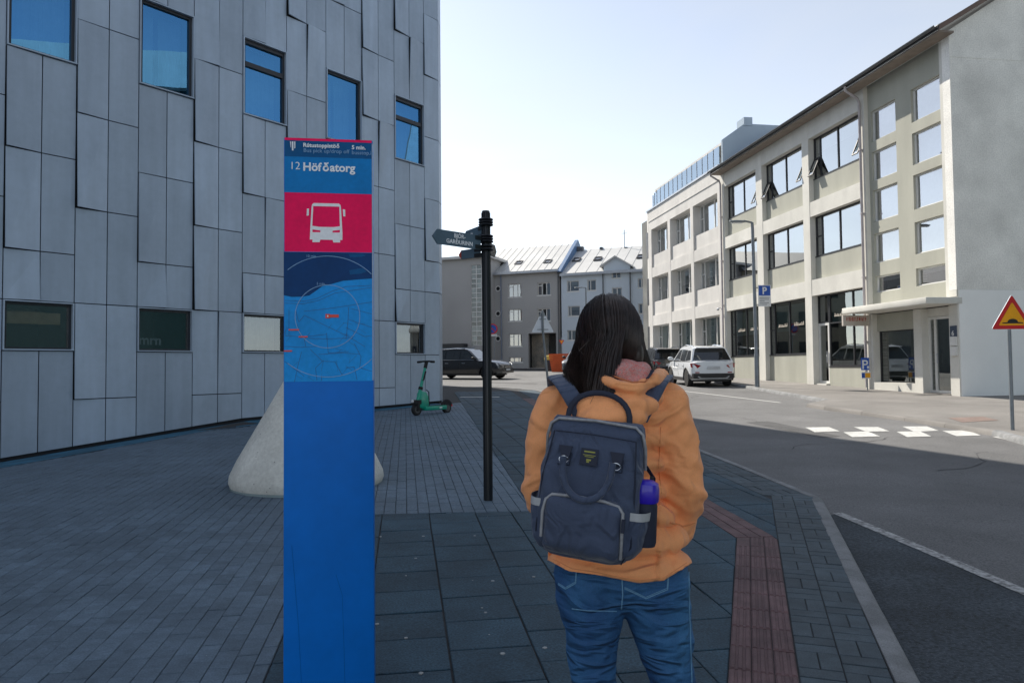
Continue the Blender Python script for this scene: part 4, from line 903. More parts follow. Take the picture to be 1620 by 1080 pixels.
# --- blue-grey house with the gabled bay
lg = Facade('blue_grey_house', 'blue-grey rendered house with white roof, skylights and a gabled centre bay', (4.05, 58.9), (12.4, 55.6)); R = lg.root
EZ = lg.at(930, 431)[1]; RZ = lg.at(940, 394, 5.0)[1]
rects = [((897, 444, 916, 461), (.25,)), ((929, 442.5, 943, 459.5), (.35,)), ((898.5, 484, 917.5, 500), (.22,)), ((897.5, 522, 914, 538), (.4,)), ((968, 428, 982, 440), (.5,)), ((968, 455, 984, 474), (.5,)), ((1009, 440, 1022, 455), (.45,)), ((1010, 480, 1024, 496), (.45,)), ((1011, 520, 1024, 536), (.45,)), ((935, 484, 950, 500), (.4,)), ((968, 495, 984, 512), (.5,)), ((935, 522, 950, 538), (.4,)), ((968, 535, 984, 550), (.5,)), ((899, 558, 914, 566), (.5,))]
ops_ = [lg.rect(*r) for r, s in rects]
mb = MB(); wall_grid(mb, 0, lg.L, 0.9, EZ, 0, 0.3, ops_); mb.box(0, lg.L, 0.6, 9.5, 0.9, EZ); mb.build('wall', M_lg, R)
for i, (r, (rr_, s)) in enumerate(zip(ops_, rects)): far_window(R, r, 0.1, s, colour=[[(1, 0.55, 1, M_wc)], [], [(1, .6, 1, M_wc)], [(0, 0, 1, M_wc), (1, .1, 1, M_wc)], [(0, .2, 1, M_bc)], [(0, .3, 1, M_wc), (1, .3, 1, M_wc)]][i] if i < 6 else [])
rf_ = pitched(R, -0.05, lg.L, 0, EZ, RZ, 5.0, M_rw, seam=0.9)
mb = MB(); mb.box(0, lg.L, -0.42, -0.26, EZ - 0.22, EZ - 0.02); mb.build('gutter', M_metal, rf_)
g0, g1, gm = lg.at(955, 420), lg.at(997, 420), lg.at(974, 407)
mb = MB(); mb.prism([(g0[0], -0.06, EZ - 0.1), (g1[0], -0.06, EZ - 0.1), (g1[0], -0.06, g1[1]), (gm[0], -0.06, gm[1]), (g0[0], -0.06, g0[1])], (0, 3.2, 0)); dm = mb.build('gabled_bay', M_lg, R)
mb = MB()
for e, sgn in ((g0, -1), (g1, 1)):
    mb.prism([(gm[0], -0.3, gm[1] + 0.12), (e[0] + sgn * 0.25, -0.3, e[1] - 0.04), (e[0] + sgn * 0.25, -0.3, e[1] - 0.16), (gm[0], -0.3, gm[1])], (0, 3.8, 0))
mb.build('bay_roof', M_rw, dm)
for px, py in ((912.5, 412), (946, 410.5), (1014, 407)): skylight(R, lg, px, py, (EZ, RZ), 5.0)
for px in (955, 998):
    x = lg.at(px, 480)[0]; mb = MB(); mb.tube([(x, -0.12, EZ - 0.15), (x, -0.12, 1.4)], 0.05, 8); mb.build('downpipe', M_gut, R, smooth=50)
x, z = lg.at(988, 393, 5.0); mb = MB(); mb.tube([(x, 5, z - 0.3), (x, 5, z + 1.6)], 0.03, 6); mb.tube([(x - 0.25, 5, z + 1.3), (x + 0.25, 5, z + 1.3)], 0.015, 6); mb.build('antenna', M_gut, rf_)
for px in (908, 952, 991):
    x, z = lg.at(px, 396, 5.0); mb = MB(); mb.box(x - (0.9 if px == 908 else 0.12), x + (0.9 if px == 908 else 0.12), 4.7, 5.2, z - 0.4, z + 0.25); mb.build('roof_vent', M_gut, rf_)
# --- greenery seen through the passage
sh = thing('garden_shrub', 'bright green shrub glimpsed through the passage of the grey house', 'shrub')
sp = W(876, 548, 72); sh.matrix_basis = Matrix.Translation((sp.x, sp.y, gz(sp.x, sp.y)))
mb = MB(); mb.tube([(0, 0, 0), (0.1, 0, 1.0), (0.0, 0.1, 1.8)], [0.06, 0.05, 0.02], 6); mb.build('stem', mat('bark', (0.1, 0.07, 0.05), 0.9), sh)
mb = MB(); rr = random.Random(5)
for k in range(700):
    p = Vector((rr.gauss(0, 0.6), rr.gauss(0, 0.4), 1.5 + rr.gauss(0, 0.9))); u = Vector((rr.uniform(-1, 1), rr.uniform(-1, 1), rr.uniform(-1, 1))).normalized() * 0.09; v = u.orthogonal().normalized() * 0.05
    mb.add([p - u, p + v, p + u, p - v], [(0, 1, 2, 3)])
mb.build('foliage', M_leaf, sh, recalc=False)
# --- a block out of frame on the right whose image stands in the hotel windows
nbk = thing('office_block', 'pale office block with green glass standing out of frame to the right', 'building', (17, -16, 0))
mb = MB(); mb.box(0, 14, 0, 26, -1, 15.6); mb.build('wall', mat('teal_glass_wall', (0.03, 0.07, 0.075), 0.2), nbk)
mb = MB(); mb.box(-0.4, 14.4, -0.4, 26.4, 15.605, 17.4); mb.build('parapet', M_wh, nbk)

# --- houses behind the hotel that stand in the office windows
for k, (x, y, w, d, h, rz, c, nm, lb) in enumerate(((-31, 49, 13, 9, 7.5, 0.35, (0.3, 0.33, 0.32), 'town_house', 'grey green house hidden behind the hotel, seen only in reflections'), (-17.5, 60, 10, 8, 9.0, 0.1, (0.42, 0.38, 0.3), 'town_house', 'sand coloured house hidden behind the hotel, seen only in reflections'))):
    t = thing(nm, lb, 'building', (x, y, gz(0, y) - 0.5), rz); mb = MB(); mb.box(0, w, 0, d, 0, h); mb.build('wall', mat('back_render%d' % k, c, 0.9), t)
    mb = MB(); mb.prism([(-0.3, -0.3, h), (-0.3, d / 2, h + 2.4), (-0.3, d + 0.3, h)], (w + 0.6, 0, 0)); mb.build('roof', mat('back_roof', (0.12, 0.13, 0.14), 0.6), t)
    for i in range(int(w // 2.6)):
        for j in range(3): mb = MB(); mb.box(0.8 + i * 2.6, 2.2 + i * 2.6, -0.04, 0.02, 1.2 + j * 2.7, 2.6 + j * 2.7); mb.build('window', M_bframe, t)
def eth_text(body, size, ext, bold=0.0, align='LEFT'):
    """lettering in which the letters eth are drawn from an o or D with their stroke"""
    if not any(ch in body for ch in 'ðÐ'): return text_mesh(body, size, ext, bold, align)
    parts = []; cur = ''; x = 0.0; mb = MB(); sp = size * 0.045 + bold
    def put(me, xo):
        mb.add([v.co + Vector((xo, 0, 0)) for v in me.vertices], [tuple(p.vertices) for p in me.polygons]); bpy.data.meshes.remove(me)
    def width(me): xs = [v.co.x for v in me.vertices]; return min(xs), max(xs)
    import re as _re
    for seg in _re.findall('[ðÐ]|[^ðÐ]+', body):
        me = text_mesh({'ð': 'o', 'Ð': 'D'}.get(seg, seg), size, ext, bold); a, b = width(me); put(me, x - a); w = b - a; t = size * 0.045 + bold
        if seg == 'ð':
            h = size * 0.5
            mb.prism([(x + w - 2.2 * t, h * 0.5, -ext), (x + w, h * 0.55, -ext), (x + w * 0.52, h * 1.46, -ext), (x + w * 0.52 - 2.6 * t, h * 1.46, -ext)], (0, 0, 2 * ext))
            mb.prism([(x + w * 0.26, h * 1.1, -ext * 1.1), (x + w * 0.92, h * 1.3, -ext * 1.1), (x + w * 0.92, h * 1.3 + t * 1.6, -ext * 1.1), (x + w * 0.26, h * 1.1 + t * 1.6, -ext * 1.1)], (0, 0, 2.2 * ext))
        if seg == 'Ð': mb.box(x - w * 0.2, x + w * 0.45, size * 0.33, size * 0.33 + t * 1.8, -ext * 1.1, ext * 1.1)
        x += w + sp
    if align == 'CENTER':
        for v in mb.v: v.x -= x / 2
    return mb.mesh('lettering', [], recalc=False)
# ------------------------------------------------------------------ bus stop totem
M_tblue = mat('totem_blue', (0.0, 0.16, 0.62), 0.5, var=0.05, scale=2, fine=0.03, fscale=20, spec=0.25, stain=(3.5, 0.07))
M_tside = mat('totem_edge', (0.3, 0.4, 0.55), 0.4)
M_pink = mat('totem_pink', (0.95, 0.0, 0.11), 0.4, var=0.05, scale=8, fine=0.04, spec=0.15, stain=(9, 0.06))
M_hdr = mat('print_navy', (0.0, 0.09, 0.26), 0.4, var=0.1, scale=6, spec=0.15, stain=(9, 0.06))
M_mid = mat('print_blue', (0.0, 0.2, 0.55), 0.4, var=0.08, scale=5, spec=0.15, stain=(9, 0.06))
M_land = mat('print_land', (0.01, 0.31, 0.8), 0.4, var=0.1, scale=4, spec=0.15, stain=(9, 0.06))
M_sea = mat('print_sea', (0.0, 0.045, 0.17), 0.4, var=0.25, scale=3, spec=0.15, stain=(9, 0.06))
M_strt = mat('print_street', (0.0, 0.07, 0.25), 0.4)
M_pwh = mat('print_white', (0.85, 0.88, 0.92), 0.45, var=0.03)
M_pbl = mat('print_pale_blue', (0.2, 0.4, 0.66), 0.45)
M_mk = mat('print_red', (0.75, 0.06, 0.04), 0.45)
TY = 2.97; tc_ = Vector(((520 - 810) / FPX * TY, TY)); tw_ = 0.357
tl = tc_ - P2 * tw_ / 2
totem = thing('bus_stop_totem', 'tall blue bus stop totem with pink bus pictogram and city map', 'bus stop', (tl.x, tl.y, 0), math.atan2(P2.y, P2.x))
tz = lambda y: CAMH + (583.9 - y) / FPX * TY
tx = lambda x: (x - 451) / 138 * tw_
gt = gz(tc_.x, tc_.y)
mb = MB(); mb.box(0, tw_, 0.0, 0.11, gt - 0.05, tz(216)); o = link('body', bevel_mesh(mb.mesh('body', M_tblue), 0.004), totem)
mb = MB(); mb.box(tw_ - 0.0035, tw_ + 0.0015, -0.002, 0.004, tz(602), tz(222)); mb.build('edge_trim', M_tside, totem)
mb = MB(); mb.box(-0.02, tw_ + 0.02, -0.03, 0.14, gt - 0.05, gt + 0.02); mb.build('base_plate', M_metal, totem)
def tpanel(name, y0, y1, m, lev=1, parent=None):
    mb = MB(); mb.box(0.003, tw_ - 0.004, -0.0012 * lev, 0.0005, tz(y1), tz(y0)); return mb.build(name, m, parent or totem)
tpanel('pink_band', 216.5, 220.5, M_pink)
hd = tpanel('header_panel', 220.6, 246.5, M_hdr); tt = tpanel('title_panel', 246.6, 303.9, M_mid); bp_ = tpanel('bus_panel', 304, 397.9, M_pink); mp_ = tpanel('map_panel', 398, 603, M_land)
def ttext(parent, s, x, y, px, m, bold=0.0, name='lettering'):
    me = eth_text(s, px / FPX * TY * 1.38, 0.0006, bold); me.materials.append(m); o = link(name, me, parent)
    o.matrix_basis = Matrix.Translation((tx(x), -0.0022, tz(y))) @ Matrix.Rotation(PI / 2, 4, 'X'); return o
ttext(hd, 'Rútustoppistöð', 481, 230.6, 6.5, M_pwh, 0.0006); ttext(hd, 'Bus pick up/drop off', 481, 239, 6.3, M_pbl)
ttext(hd, '5 min.', 556, 231.8, 6.5, M_pwh, 0.0006); ttext(hd, 'busstop.is', 556, 240, 6.3, M_pbl)
ttext(tt, '12', 459.5, 267, 12.5, M_pwh, -0.0003); ttext(tt, 'Höfðatorg', 481, 268.5, 13.3, M_pwh, 0.0013)
def tpoly(parent, pts, m, name, y=-0.0022, th=0.0006):
    mb = MB(); mb.prism([(tx(a), y, tz(b)) for a, b in pts], (0, th, 0)); return mb.build(name, m, parent)
# city crest: a shield of upright bars
for k, (xa, y1) in enumerate(((460.5, 232), (463.2, 236), (467.0, 233))):
    tpoly(hd, [(xa, 222.6), (xa + (1.6 if k != 1 else 2.6), 222.6), (xa + (1.6 if k != 1 else 2.6), y1 + (1 if k == 1 else 0)), (xa + (1.2 if k == 0 else 0.3), y1 + 1.0)], M_pwh, 'crest')
# bus pictogram, built of bars so that the windscreen stays open
bx = lambda zx: 440 + zx / 4.906; by = lambda zy: 200 + zy / 4.909
Z = lambda pts: [(bx(a), by(b)) for a, b in pts]
for pts in ([(268, 600), (280, 590), (470, 590), (482, 600), (486, 614), (264, 614)], [(264, 614), (276, 610), (268, 768), (253, 790)], [(474, 610), (486, 614), (496, 790), (478, 768)],
            [(253, 788), (268, 768), (320, 776), (430, 776), (478, 768), (496, 788), (496, 797), (253, 797)], [(253, 797), (270, 797), (270, 818), (253, 818)], [(330, 797), (422, 797), (422, 818), (330, 818)], [(478, 797), (496, 797), (497, 818), (478, 818)],
            [(252, 818), (497, 818), (497, 876), (250, 876)], [(270, 876), (330, 876), (324, 896), (270, 896)], [(422, 876), (480, 876), (480, 896), (428, 896)], [(270, 797), (330, 804), (330, 797)], [(422, 804), (478, 797), (422, 797)],
            [(228, 636), (244, 634), (242, 688), (226, 690)], [(500, 634), (518, 636), (520, 690), (504, 690)]):
    tpoly(bp_, Z(pts), M_pwh, 'bus_pictogram')
# map: sea, rings, streets, markers
mx_ = lambda a: 440 + a / 4.694; my_ = lambda b: 390 + b / 4.696
Y = lambda pts: [(mx_(a), my_(b)) for a, b in pts]
sea = [(52, 40), (696, 40), (696, 232), (600, 240), (480, 252), (400, 275), (330, 292), (280, 330), (235, 362), (180, 372), (110, 374), (52, 362)]
tpoly(mp_, Y(sea), M_sea, 'sea', -0.0019, 0.0006)
def tring(parent, cx, cy, r, w, m, clip=None):
    mb = MB(); n = 72
    for k in range(n):
        a0, a1 = 2 * PI * k / n, 2 * PI * (k + 1) / n; q = [(cx + rr * math.cos(a), cy + rr * math.sin(a)) for rr, a in ((r - w, a0), (r + w, a0), (r + w, a1), (r - w, a1))]
        if any(not (52 < mx0 < 696) for mx0, _ in q): continue
        mb.add([(tx(mx_(a)), -0.0031, tz(my_(b))) for a, b in q], [(0, 1, 2, 3)])
    return stuff(mb.build('map_ring', m, parent, recalc=False))
tring(mp_, 368, 518, 234, 2.2, M_pbl); tring(mp_, 370, 518, 450, 2.2, M_pbl)
def tline(pts, w, m, name='map_street'):
    mb = MB()
    for (a, b), (c, d) in zip(pts[:-1], pts[1:]):
        u = Vector((c - a, d - b)); 
        if u.length < 1e-3: continue
        u.normalize(); n = Vector((-u.y, u.x)) * w
        mb.add([(tx(mx_(x)), -0.0026, tz(my_(y))) for x, y in ((a + n.x, b + n.y), (c + n.x, d + n.y), (c - n.x, d - n.y), (a - n.x, b - n.y))], [(0, 1, 2, 3)])
    return mb.build(name, m, mp_, recalc=False)
rs = random.Random(21)
for pts in ([(60, 400), (200, 405), (290, 385), (400, 330), (500, 295), (690, 285)], [(60, 420), (190, 425), (300, 400), (420, 345), (690, 300)], [(200, 480), (330, 465), (470, 445), (690, 410)], [(200, 510), (300, 560), (420, 620), (520, 670), (640, 745)],
            [(520, 450), (515, 560), (500, 690)], [(60, 660), (200, 670), (360, 650)], [(230, 680), (360, 685), (520, 680)], [(60, 740), (180, 745), (300, 740)], [(360, 640), (365, 720), (372, 790), (520, 780)], [(240, 760), (330, 850), (420, 855), (470, 950)],
            [(180, 780), (150, 900), (130, 1000)], [(60, 850), (200, 960)], [(560, 720), (610, 820), (600, 900), (690, 930)], [(300, 800), (480, 790), (600, 800)], [(330, 850), (280, 900), (290, 990)], [(540, 460), (690, 500)], [(520, 540), (600, 570), (690, 600)], [(500, 600), (640, 670), (690, 660)], [(90, 470), (90, 660)], [(140, 480), (160, 560), (200, 510)], [(500, 900), (560, 895), (580, 990)], [(210, 740), (200, 690), (240, 640)]):
    tline(pts, 1.3, M_strt)
for k in range(26):
    a, b = rs.uniform(70, 600), rs.uniform(560, 980); L_ = rs.uniform(30, 90); an = rs.choice([0.2, 1.75, 0.6, 2.2]) + rs.gauss(0, 0.1)
    tline([(a, b), (min(690, a + L_ * math.cos(an)), min(995, b + L_ * math.sin(an)))], 0.7, M_strt)
for (a, b, c, d) in ((352, 500, 384, 532), (384, 504, 448, 526), (88, 612, 162, 622), (160, 664, 224, 674), (40, 768, 112, 778)): tpoly(mp_, Y([(max(a, 54), b), (c, b), (c, d), (max(a, 54), d)]), M_mk, 'map_marker', -0.0036)
tpoly(mp_, Y([(363, 510), (374, 510), (374, 522), (363, 522)]), M_pwh, 'map_marker', -0.0042)
ttext(mp_, '10 min.', mx_(212), my_(78), 4.0, M_pbl).rotation_mode; ttext(mp_, '5 mín.', mx_(288), my_(283), 4.0, M_pbl)
for pts in ([(525, 52), (620, 50), (650, 58), (615, 72), (530, 76)], [(525, 172), (625, 155), (652, 182), (610, 198), (530, 206)]): tpoly(mp_, Y(pts), M_hdr, 'map_plate', -0.0026)
for pts in ([(1164, 520), (1174, 640), (1190, 840), (1202, 1080)], [(1332, 640), (1356, 720), (1362, 900), (1366, 1080)]):        # scratches in the paint
    mb = MB(); mb.tube([(tx(a / 2.511), -0.0004, tz(650 + b / 2.511)) for a, b in pts], 0.0005, 4); mb.build('scratch', M_hdr, totem)

# ------------------------------------------------------------------ concrete cone
cc = Vector((-2.28, 8.12)); cg = gz(cc.x, cc.y)
M_conc = mat('raw_concrete', (0.58, 0.58, 0.54), 0.9, var=0.12, scale=3, fine=0.1, fscale=30, bump=0.5, bscale=40, speck=(14, 0.09, (0.2, 0.2, 0.2)))
M_concb = mat('concrete_foot', (0.22, 0.28, 0.29), 0.9, var=0.1, scale=4)
cone = thing('concrete_cone', 'pale concrete cone bollard standing behind the blue totem', 'bollard', (cc.x, cc.y, cg))
mb = MB(); mb.lathe([(0.81, 0.0), (0.83, 0.05), (0.82, 0.12), (0.75, 0.27), (0.47, 0.76), (0.19, 1.25), (0.07, 1.44), (0.02, 1.47)], 64); mb.build('cone_body', M_conc, cone, smooth=40)
mb = MB(); mb.lathe([(0.815, -0.1), (0.815, 0.006), (0.78, 0.008)], 64); mb.build('foot_ring', M_concb, cone, smooth=40)

# ------------------------------------------------------------------ fingerpost
M_blk = mat('black_enamel', (0.008, 0.01, 0.014), 0.35, var=0.1, scale=6, spec=0.5)
M_fing = mat('finger_grey', (0.075, 0.13, 0.18), 0.5, var=0.1, scale=8)
fp = Vector((-0.245, 7.08)); fg = gz(fp.x, fp.y)
post = thing('fingerpost', 'black ribbed fingerpost with grey finger signs on the paved plaza', 'signpost', (fp.x, fp.y, fg))
PT = 2.985 - fg
mb = MB(); prof = [(0.04, -0.1), (0.04, PT - 0.01), (0.035, PT)]; mb.lathe(prof, 20)
for k in range(10):
    a = 2 * PI * k / 10; mb.tube([(0.04 * math.cos(a), 0.04 * math.sin(a), 0), (0.04 * math.cos(a), 0.04 * math.sin(a), PT - 0.02)], 0.0045, 4)
mb.build('pole', M_blk, post, smooth=40)
zl = lambda y: CAMH + (581 - y) / FPX * 7.08 - fg
def collar(y, r=0.068, h=0.014, nm='collar'): mb = MB(); z = zl(y); mb.lathe([(0.038, z - h), (r, z - h * 0.6), (r + 0.006, z), (r, z + h * 0.6), (0.038, z + h)], 24); mb.build(nm, M_blk, post, smooth=40)
for y in (345.8, 350, 354.2, 372.5, 376.7, 381, 388.5, 393.5): collar(y)
def finger(y, dx, dy, hgt, length, m, text, tip=None, sgn=1):
    """plate from the post towards (dx, dy), pointed at its end"""
    d = Vector((dx, dy)).normalized(); z = zl(y)
    root = MB(); a0 = 0.075; n = Vector((d.y, -d.x)) * 0.008
    pts = [(a0, -hgt / 2), (length - hgt * 0.42, -hgt / 2), (length, 0), (length - hgt * 0.42, hgt / 2), (a0, hgt / 2)]
    root.prism([(d.x * a - n.x, d.y * a - n.y, z + b) for a, b in pts], (2 * n.x, 2 * n.y, 0)); f = root.build('finger_sign', m, post)
    br = MB()
    for zz in (-hgt * 0.32, hgt * 0.32): br.box(0.04, a0 + 0.07, -0.014, 0.014, zz - 0.02, zz + 0.02, 0, Matrix.Translation((0, 0, z)) @ Matrix.Rotation(math.atan2(d.y, d.x), 4, 'Z'))
    br.build('bracket', M_blk, f)
    if tip:
        tp = MB(); q = pts[1:4]; n2 = n * 1.25; tp.prism([(d.x * a - n2.x, d.y * a - n2.y, z + b) for a, b in q], (2 * n2.x, 2 * n2.y, 0)); tp.build('sign_tip', tip, f)
    face = Vector((d.y, -d.x)); face = face if face.y < 0 else -face
    xdir = Vector((-face.y, face.x))
    for s, size, xo, zo in text:
        me = eth_text(s, size, 0.0008, 0.001, 'CENTER'); me.materials.append(M_pwh); o = link('lettering', me, f)
        c = d * xo + face * 0.0098
        o.matrix_basis = Matrix(((xdir.x, 0, face.x, c.x), (xdir.y, 0, face.y, c.y), (0, 1, 0, z + zo), (0, 0, 0, 1)))
    return f
finger(384, -0.72, -0.69, 0.138, 0.66, M_fing, [('BJÓR-', 0.055, 0.34, 0.012), ('GARÐURINN', 0.055, 0.34, -0.046)])
finger(363, -0.5, 0.87, 0.13, 0.48, M_fing, [('VÍK', 0.05, 0.3, -0.015)])
finger(396.5, -0.62, 0.5, 0.09, 0.36, M_fing, [], tip=mat('finger_red', (0.4, 0.05, 0.03), 0.5))
finger(390, 0.3, 0.95, 0.12, 0.3, M_blk, [])

# ------------------------------------------------------------------ poles, traffic signs and lamps
M_galv = mat('galvanised_pole', (0.2, 0.225, 0.25), 0.45, 0.5, var=0.12, scale=4)
M_red = mat('sign_red_reflective', (0.55, 0.01, 0.015), 0.4); M_yel = mat('sign_yellow', (0.8, 0.36, 0.0), 0.4); M_sblack = mat('sign_black', (0.01, 0.01, 0.01), 0.4)
M_sblue = mat('sign_blue', (0.005, 0.075, 0.4), 0.4); M_swhite = mat('sign_white', (0.7, 0.72, 0.74), 0.4); M_back = mat('sign_back', (0.62, 0.66, 0.72), 0.45, 0.2, var=0.08, scale=3)
def tri(c, w, h, r, up=1, n=5):
    """rounded triangle outline in x,z round c"""
    P_ = [Vector((-w / 2, -h / 3 * up)), Vector((w / 2, -h / 3 * up)), Vector((0, 2 * h / 3 * up))]; out = []
    for i in range(3):
        a, b, d = P_[i - 1], P_[i], P_[(i + 1) % 3]; u = (a - b).normalized(); v = (d - b).normalized()
        p, q = b + u * r, b + v * r
        for k in range(n + 1): t = k / n; out.append((p * (1 - t) ** 2 + b * 2 * t * (1 - t) + q * t * t) + Vector(c))
    return out
def plate(pts, y, th, m, name, parent): mb = MB(); mb.prism([(p.x, y, p.y) for p in pts], (0, th, 0)); return mb.build(name, m, parent)
def base(px, py, off=0.0): p = G(px, py, off); return Vector((p.x, p.y, gz(p.x, p.y) + off))
# speed hump warning sign on the right
b = base(1602, 680); ws = thing('warning_sign', 'yellow and red triangular speed hump warning sign on a grey pole', 'traffic sign', b, math.radians(-4))
H_ = (680 - 466) / FPX * b.y
mb = MB(); mb.tube([(0, 0, -0.1), (0, 0, H_ - 0.1)], 0.03, 14); mb.build('pole', M_galv, ws, smooth=40)
cz = H_ - 0.4; c_ = (0.03, cz)
pl_ = plate(tri(c_, 0.7, 0.6, 0.05), -0.05, 0.012, M_back, 'sign_plate', ws)
plate(tri(c_, 0.685, 0.587, 0.05), -0.052, 0.0015, M_red, 'red_border', pl_); plate(tri(c_, 0.47, 0.4, 0.035), -0.0545, 0.0015, M_yel, 'yellow_field', pl_)
hump = [Vector((-0.17, -0.1)), Vector((0.17, -0.1)), Vector((0.17, -0.085)), Vector((0.1, -0.078))] + [Vector((0.085 * math.cos(a), -0.075 + 0.055 * math.sin(a))) for a in [k * PI / 10 for k in range(11)]] + [Vector((-0.1, -0.078)), Vector((-0.17, -0.085))]
plate([p + Vector(c_) for p in hump], -0.057, 0.0015, M_sblack, 'hump_symbol', pl_)
mb = MB()
for zz in (-0.1, 0.12): mb.box(-0.05, 0.08, -0.038, -0.028, cz + zz, cz + zz + 0.03)
mb.build('clamp', M_galv, ws)
# the same kind of sign seen from behind
b = base(868, 612, -RD * 0); s2 = thing('triangular_sign', 'grey back of a triangular road sign on a leaning pole beside the hair', 'traffic sign', b, math.radians(5))
H_ = (612 - 489) / FPX * b.y; mb = MB(); mb.tube([(0, 0, -0.1), (-0.2, 0, H_ * 0.72), (-0.21, 0, H_ - 0.15)], 0.045, 12); mb.build('pole', M_galv, s2, smooth=40)
cz = H_ - 0.6; pl_ = plate(tri((-0.2, cz), 0.88, 0.88, 0.06), 0.05, 0.012, M_back, 'sign_plate', s2)
plate(tri((-0.21, cz + 0.42), 0.26, 0.24, 0.03), 0.03, 0.012, M_galv, 'bracket_plate', s2)
mb = MB(); mb.box(-0.42, 0.02, 0.035, 0.049, cz - 0.2, cz - 0.17); mb.box(-0.33, -0.07, 0.035, 0.049, cz + 0.2, cz + 0.23); mb.build('rail', M_galv, s2)
# street lamp with the parking plate
b = base(1198, 612); lp = thing('street_lamp', 'slim grey street lamp with flat head and parking plate in front of office', 'street lamp', b, math.atan2(P2.y, P2.x))
H_ = (612 - 351) / FPX * b.y
mb = MB(); mb.tube([(0, 0, -0.1), (0, 0, 1.2), (0, 0, 1.25), (-0.05, 0, H_ - 0.2), (-0.06, 0, H_)], [0.085, 0.085, 0.07, 0.055, 0.05], 14); mb.build('pole', M_galv, lp, smooth=40)
mb = MB(); mb.tube([(-0.06, 0, H_), (-0.4, 0, H_ + 0.06)], 0.035, 10); mb.build('arm', M_galv, lp, smooth=40)
mb = MB(); mb.sphere((-0.62, 0, H_ + 0.03), (0.34, 0.13, 0.05), 20, 10); mb.build('lamp_head', M_galv, lp, smooth=60)
mb = MB(); mb.box(-0.85, -0.45, -0.08, 0.08, H_ - 0.03, H_ - 0.015); mb.build('lens', M_swhite, lp)
u_ = 1 / FPX * b.y; zp = lambda y: (612 - y) * u_
mb = MB(); mb.box(0.07, 0.56, -0.1, -0.085, zp(485), zp(451)); pp = mb.build('parking_plate', M_swhite, lp)
mb = MB(); mb.box(0.09, 0.54, -0.104, -0.1, zp(467.5), zp(452)); bp2 = mb.build('blue_field', M_sblue, pp)
me = text_mesh('P', 0.36, 0.002, 0.008, 'CENTER'); me.materials.append(M_swhite); o = link('lettering', me, bp2); o.matrix_basis = Matrix.Translation((0.31, -0.107, zp(466) + 0.02)) @ Matrix.Rotation(PI / 2, 4, 'X')
for k, wdt in enumerate((0.4, 0.38, 0.2, 0.36, 0.3)): mb = MB(); mb.box(0.11, 0.11 + wdt, -0.1025, -0.1, zp(471 + k * 2.7) - 0.012, zp(471 + k * 2.7) + 0.012); mb.build('small_print', M_galv, pp)
mb = MB()
for y in (455, 482): mb.box(-0.06, 0.3, -0.085, -0.04, zp(y) - 0.015, zp(y) + 0.015)
mb.build('clamp', M_galv, lp)
# low private parking sign by the shop
pb = Vector(((1371 - 810) / FPX * 24.15, 24.15)); b = Vector((pb.x, pb.y, gz(pb.x, pb.y))); ps = thing('parking_sign', 'low blue parking sign with orange plate beside the shop downpipe', 'traffic sign', b, math.radians(-3))
u_ = 24.15 / FPX; zb = lambda y: CAMH + (575.2 - y) * u_ - b.z
mb = MB(); mb.tube([(0, 0.02, -0.05), (0, 0.02, zb(570))], 0.02, 10); mb.build('pole', M_galv, ps, smooth=40)
mb = MB(); mb.box(-0.2, 0.06, -0.02, -0.008, zb(585), zb(565.5)); q = mb.build('sign_plate', M_sblue, ps)
me = text_mesh('P', 0.42, 0.001, 0.006); me.materials.append(M_swhite); o = link('lettering', me, q); o.matrix_basis = Matrix.Translation((-0.19, -0.0215, zb(583))) @ Matrix.Rotation(PI / 2, 4, 'X')
mb = MB(); mb.sphere((0.02, -0.021, zb(580.5)), (0.035, 0.003, 0.05), 12, 8); mb.build('ticket_symbol', M_swhite, q)
mb = MB(); mb.box(-0.2, 0.1, -0.02, -0.008, zb(598.5), zb(588)); q = mb.build('lower_plate', M_swhite, ps)
mb = MB(); mb.box(-0.19, -0.09, -0.023, -0.02, zb(597), zb(589.5)); mb.build('blue_field', M_sblue, q); mb = MB(); mb.box(-0.08, 0.09, -0.023, -0.02, zb(597), zb(589.5)); mb.build('orange_field', M_yel, q)
# no-parking disc far off
b = Vector((-1.25, 46.5, gz(0, 46.5) - RD)); nps = thing('no_parking_sign', 'round blue and red no parking sign beyond the black car', 'traffic sign', b)
u_ = 46.5 / FPX; zb = lambda y: CAMH + (581.2 - y) * u_ - b.z
mb = MB(); mb.tube([(0.12, 0.05, -0.05), (0.12, 0.05, zb(505))], 0.035, 8); mb.build('pole', M_galv, nps, smooth=40)
def disc(r, y, th, m, nm, par, c=(0, 0)): mb = MB(); mb.prism([(c[0] + r * math.cos(2 * PI * k / 28), y, c[1] + r * math.sin(2 * PI * k / 28)) for k in range(28)], (0, th, 0)); return mb.build(nm, m, par)
d0 = disc(0.34, 0, 0.015, M_red, 'disc', nps, (0, zb(520))); disc(0.26, -0.004, 0.003, M_sblue, 'blue_field', d0, (0, zb(520)))
mb = MB(); mb.box(-0.25, 0.25, -0.008, -0.0045, zb(520) - 0.03, zb(520) + 0.03, 0, Matrix.Translation((0, 0, zb(520))) @ Matrix.Rotation(PI / 4, 4, 'Y') @ Matrix.Translation((0, 0, -zb(520)))); mb.build('red_bar', M_red, d0)
mb = MB(); mb.box(-0.1, 0.3, 0, 0.012, zb(531.5), zb(528.5)); mb.build('lower_plate', M_swhite, nps)
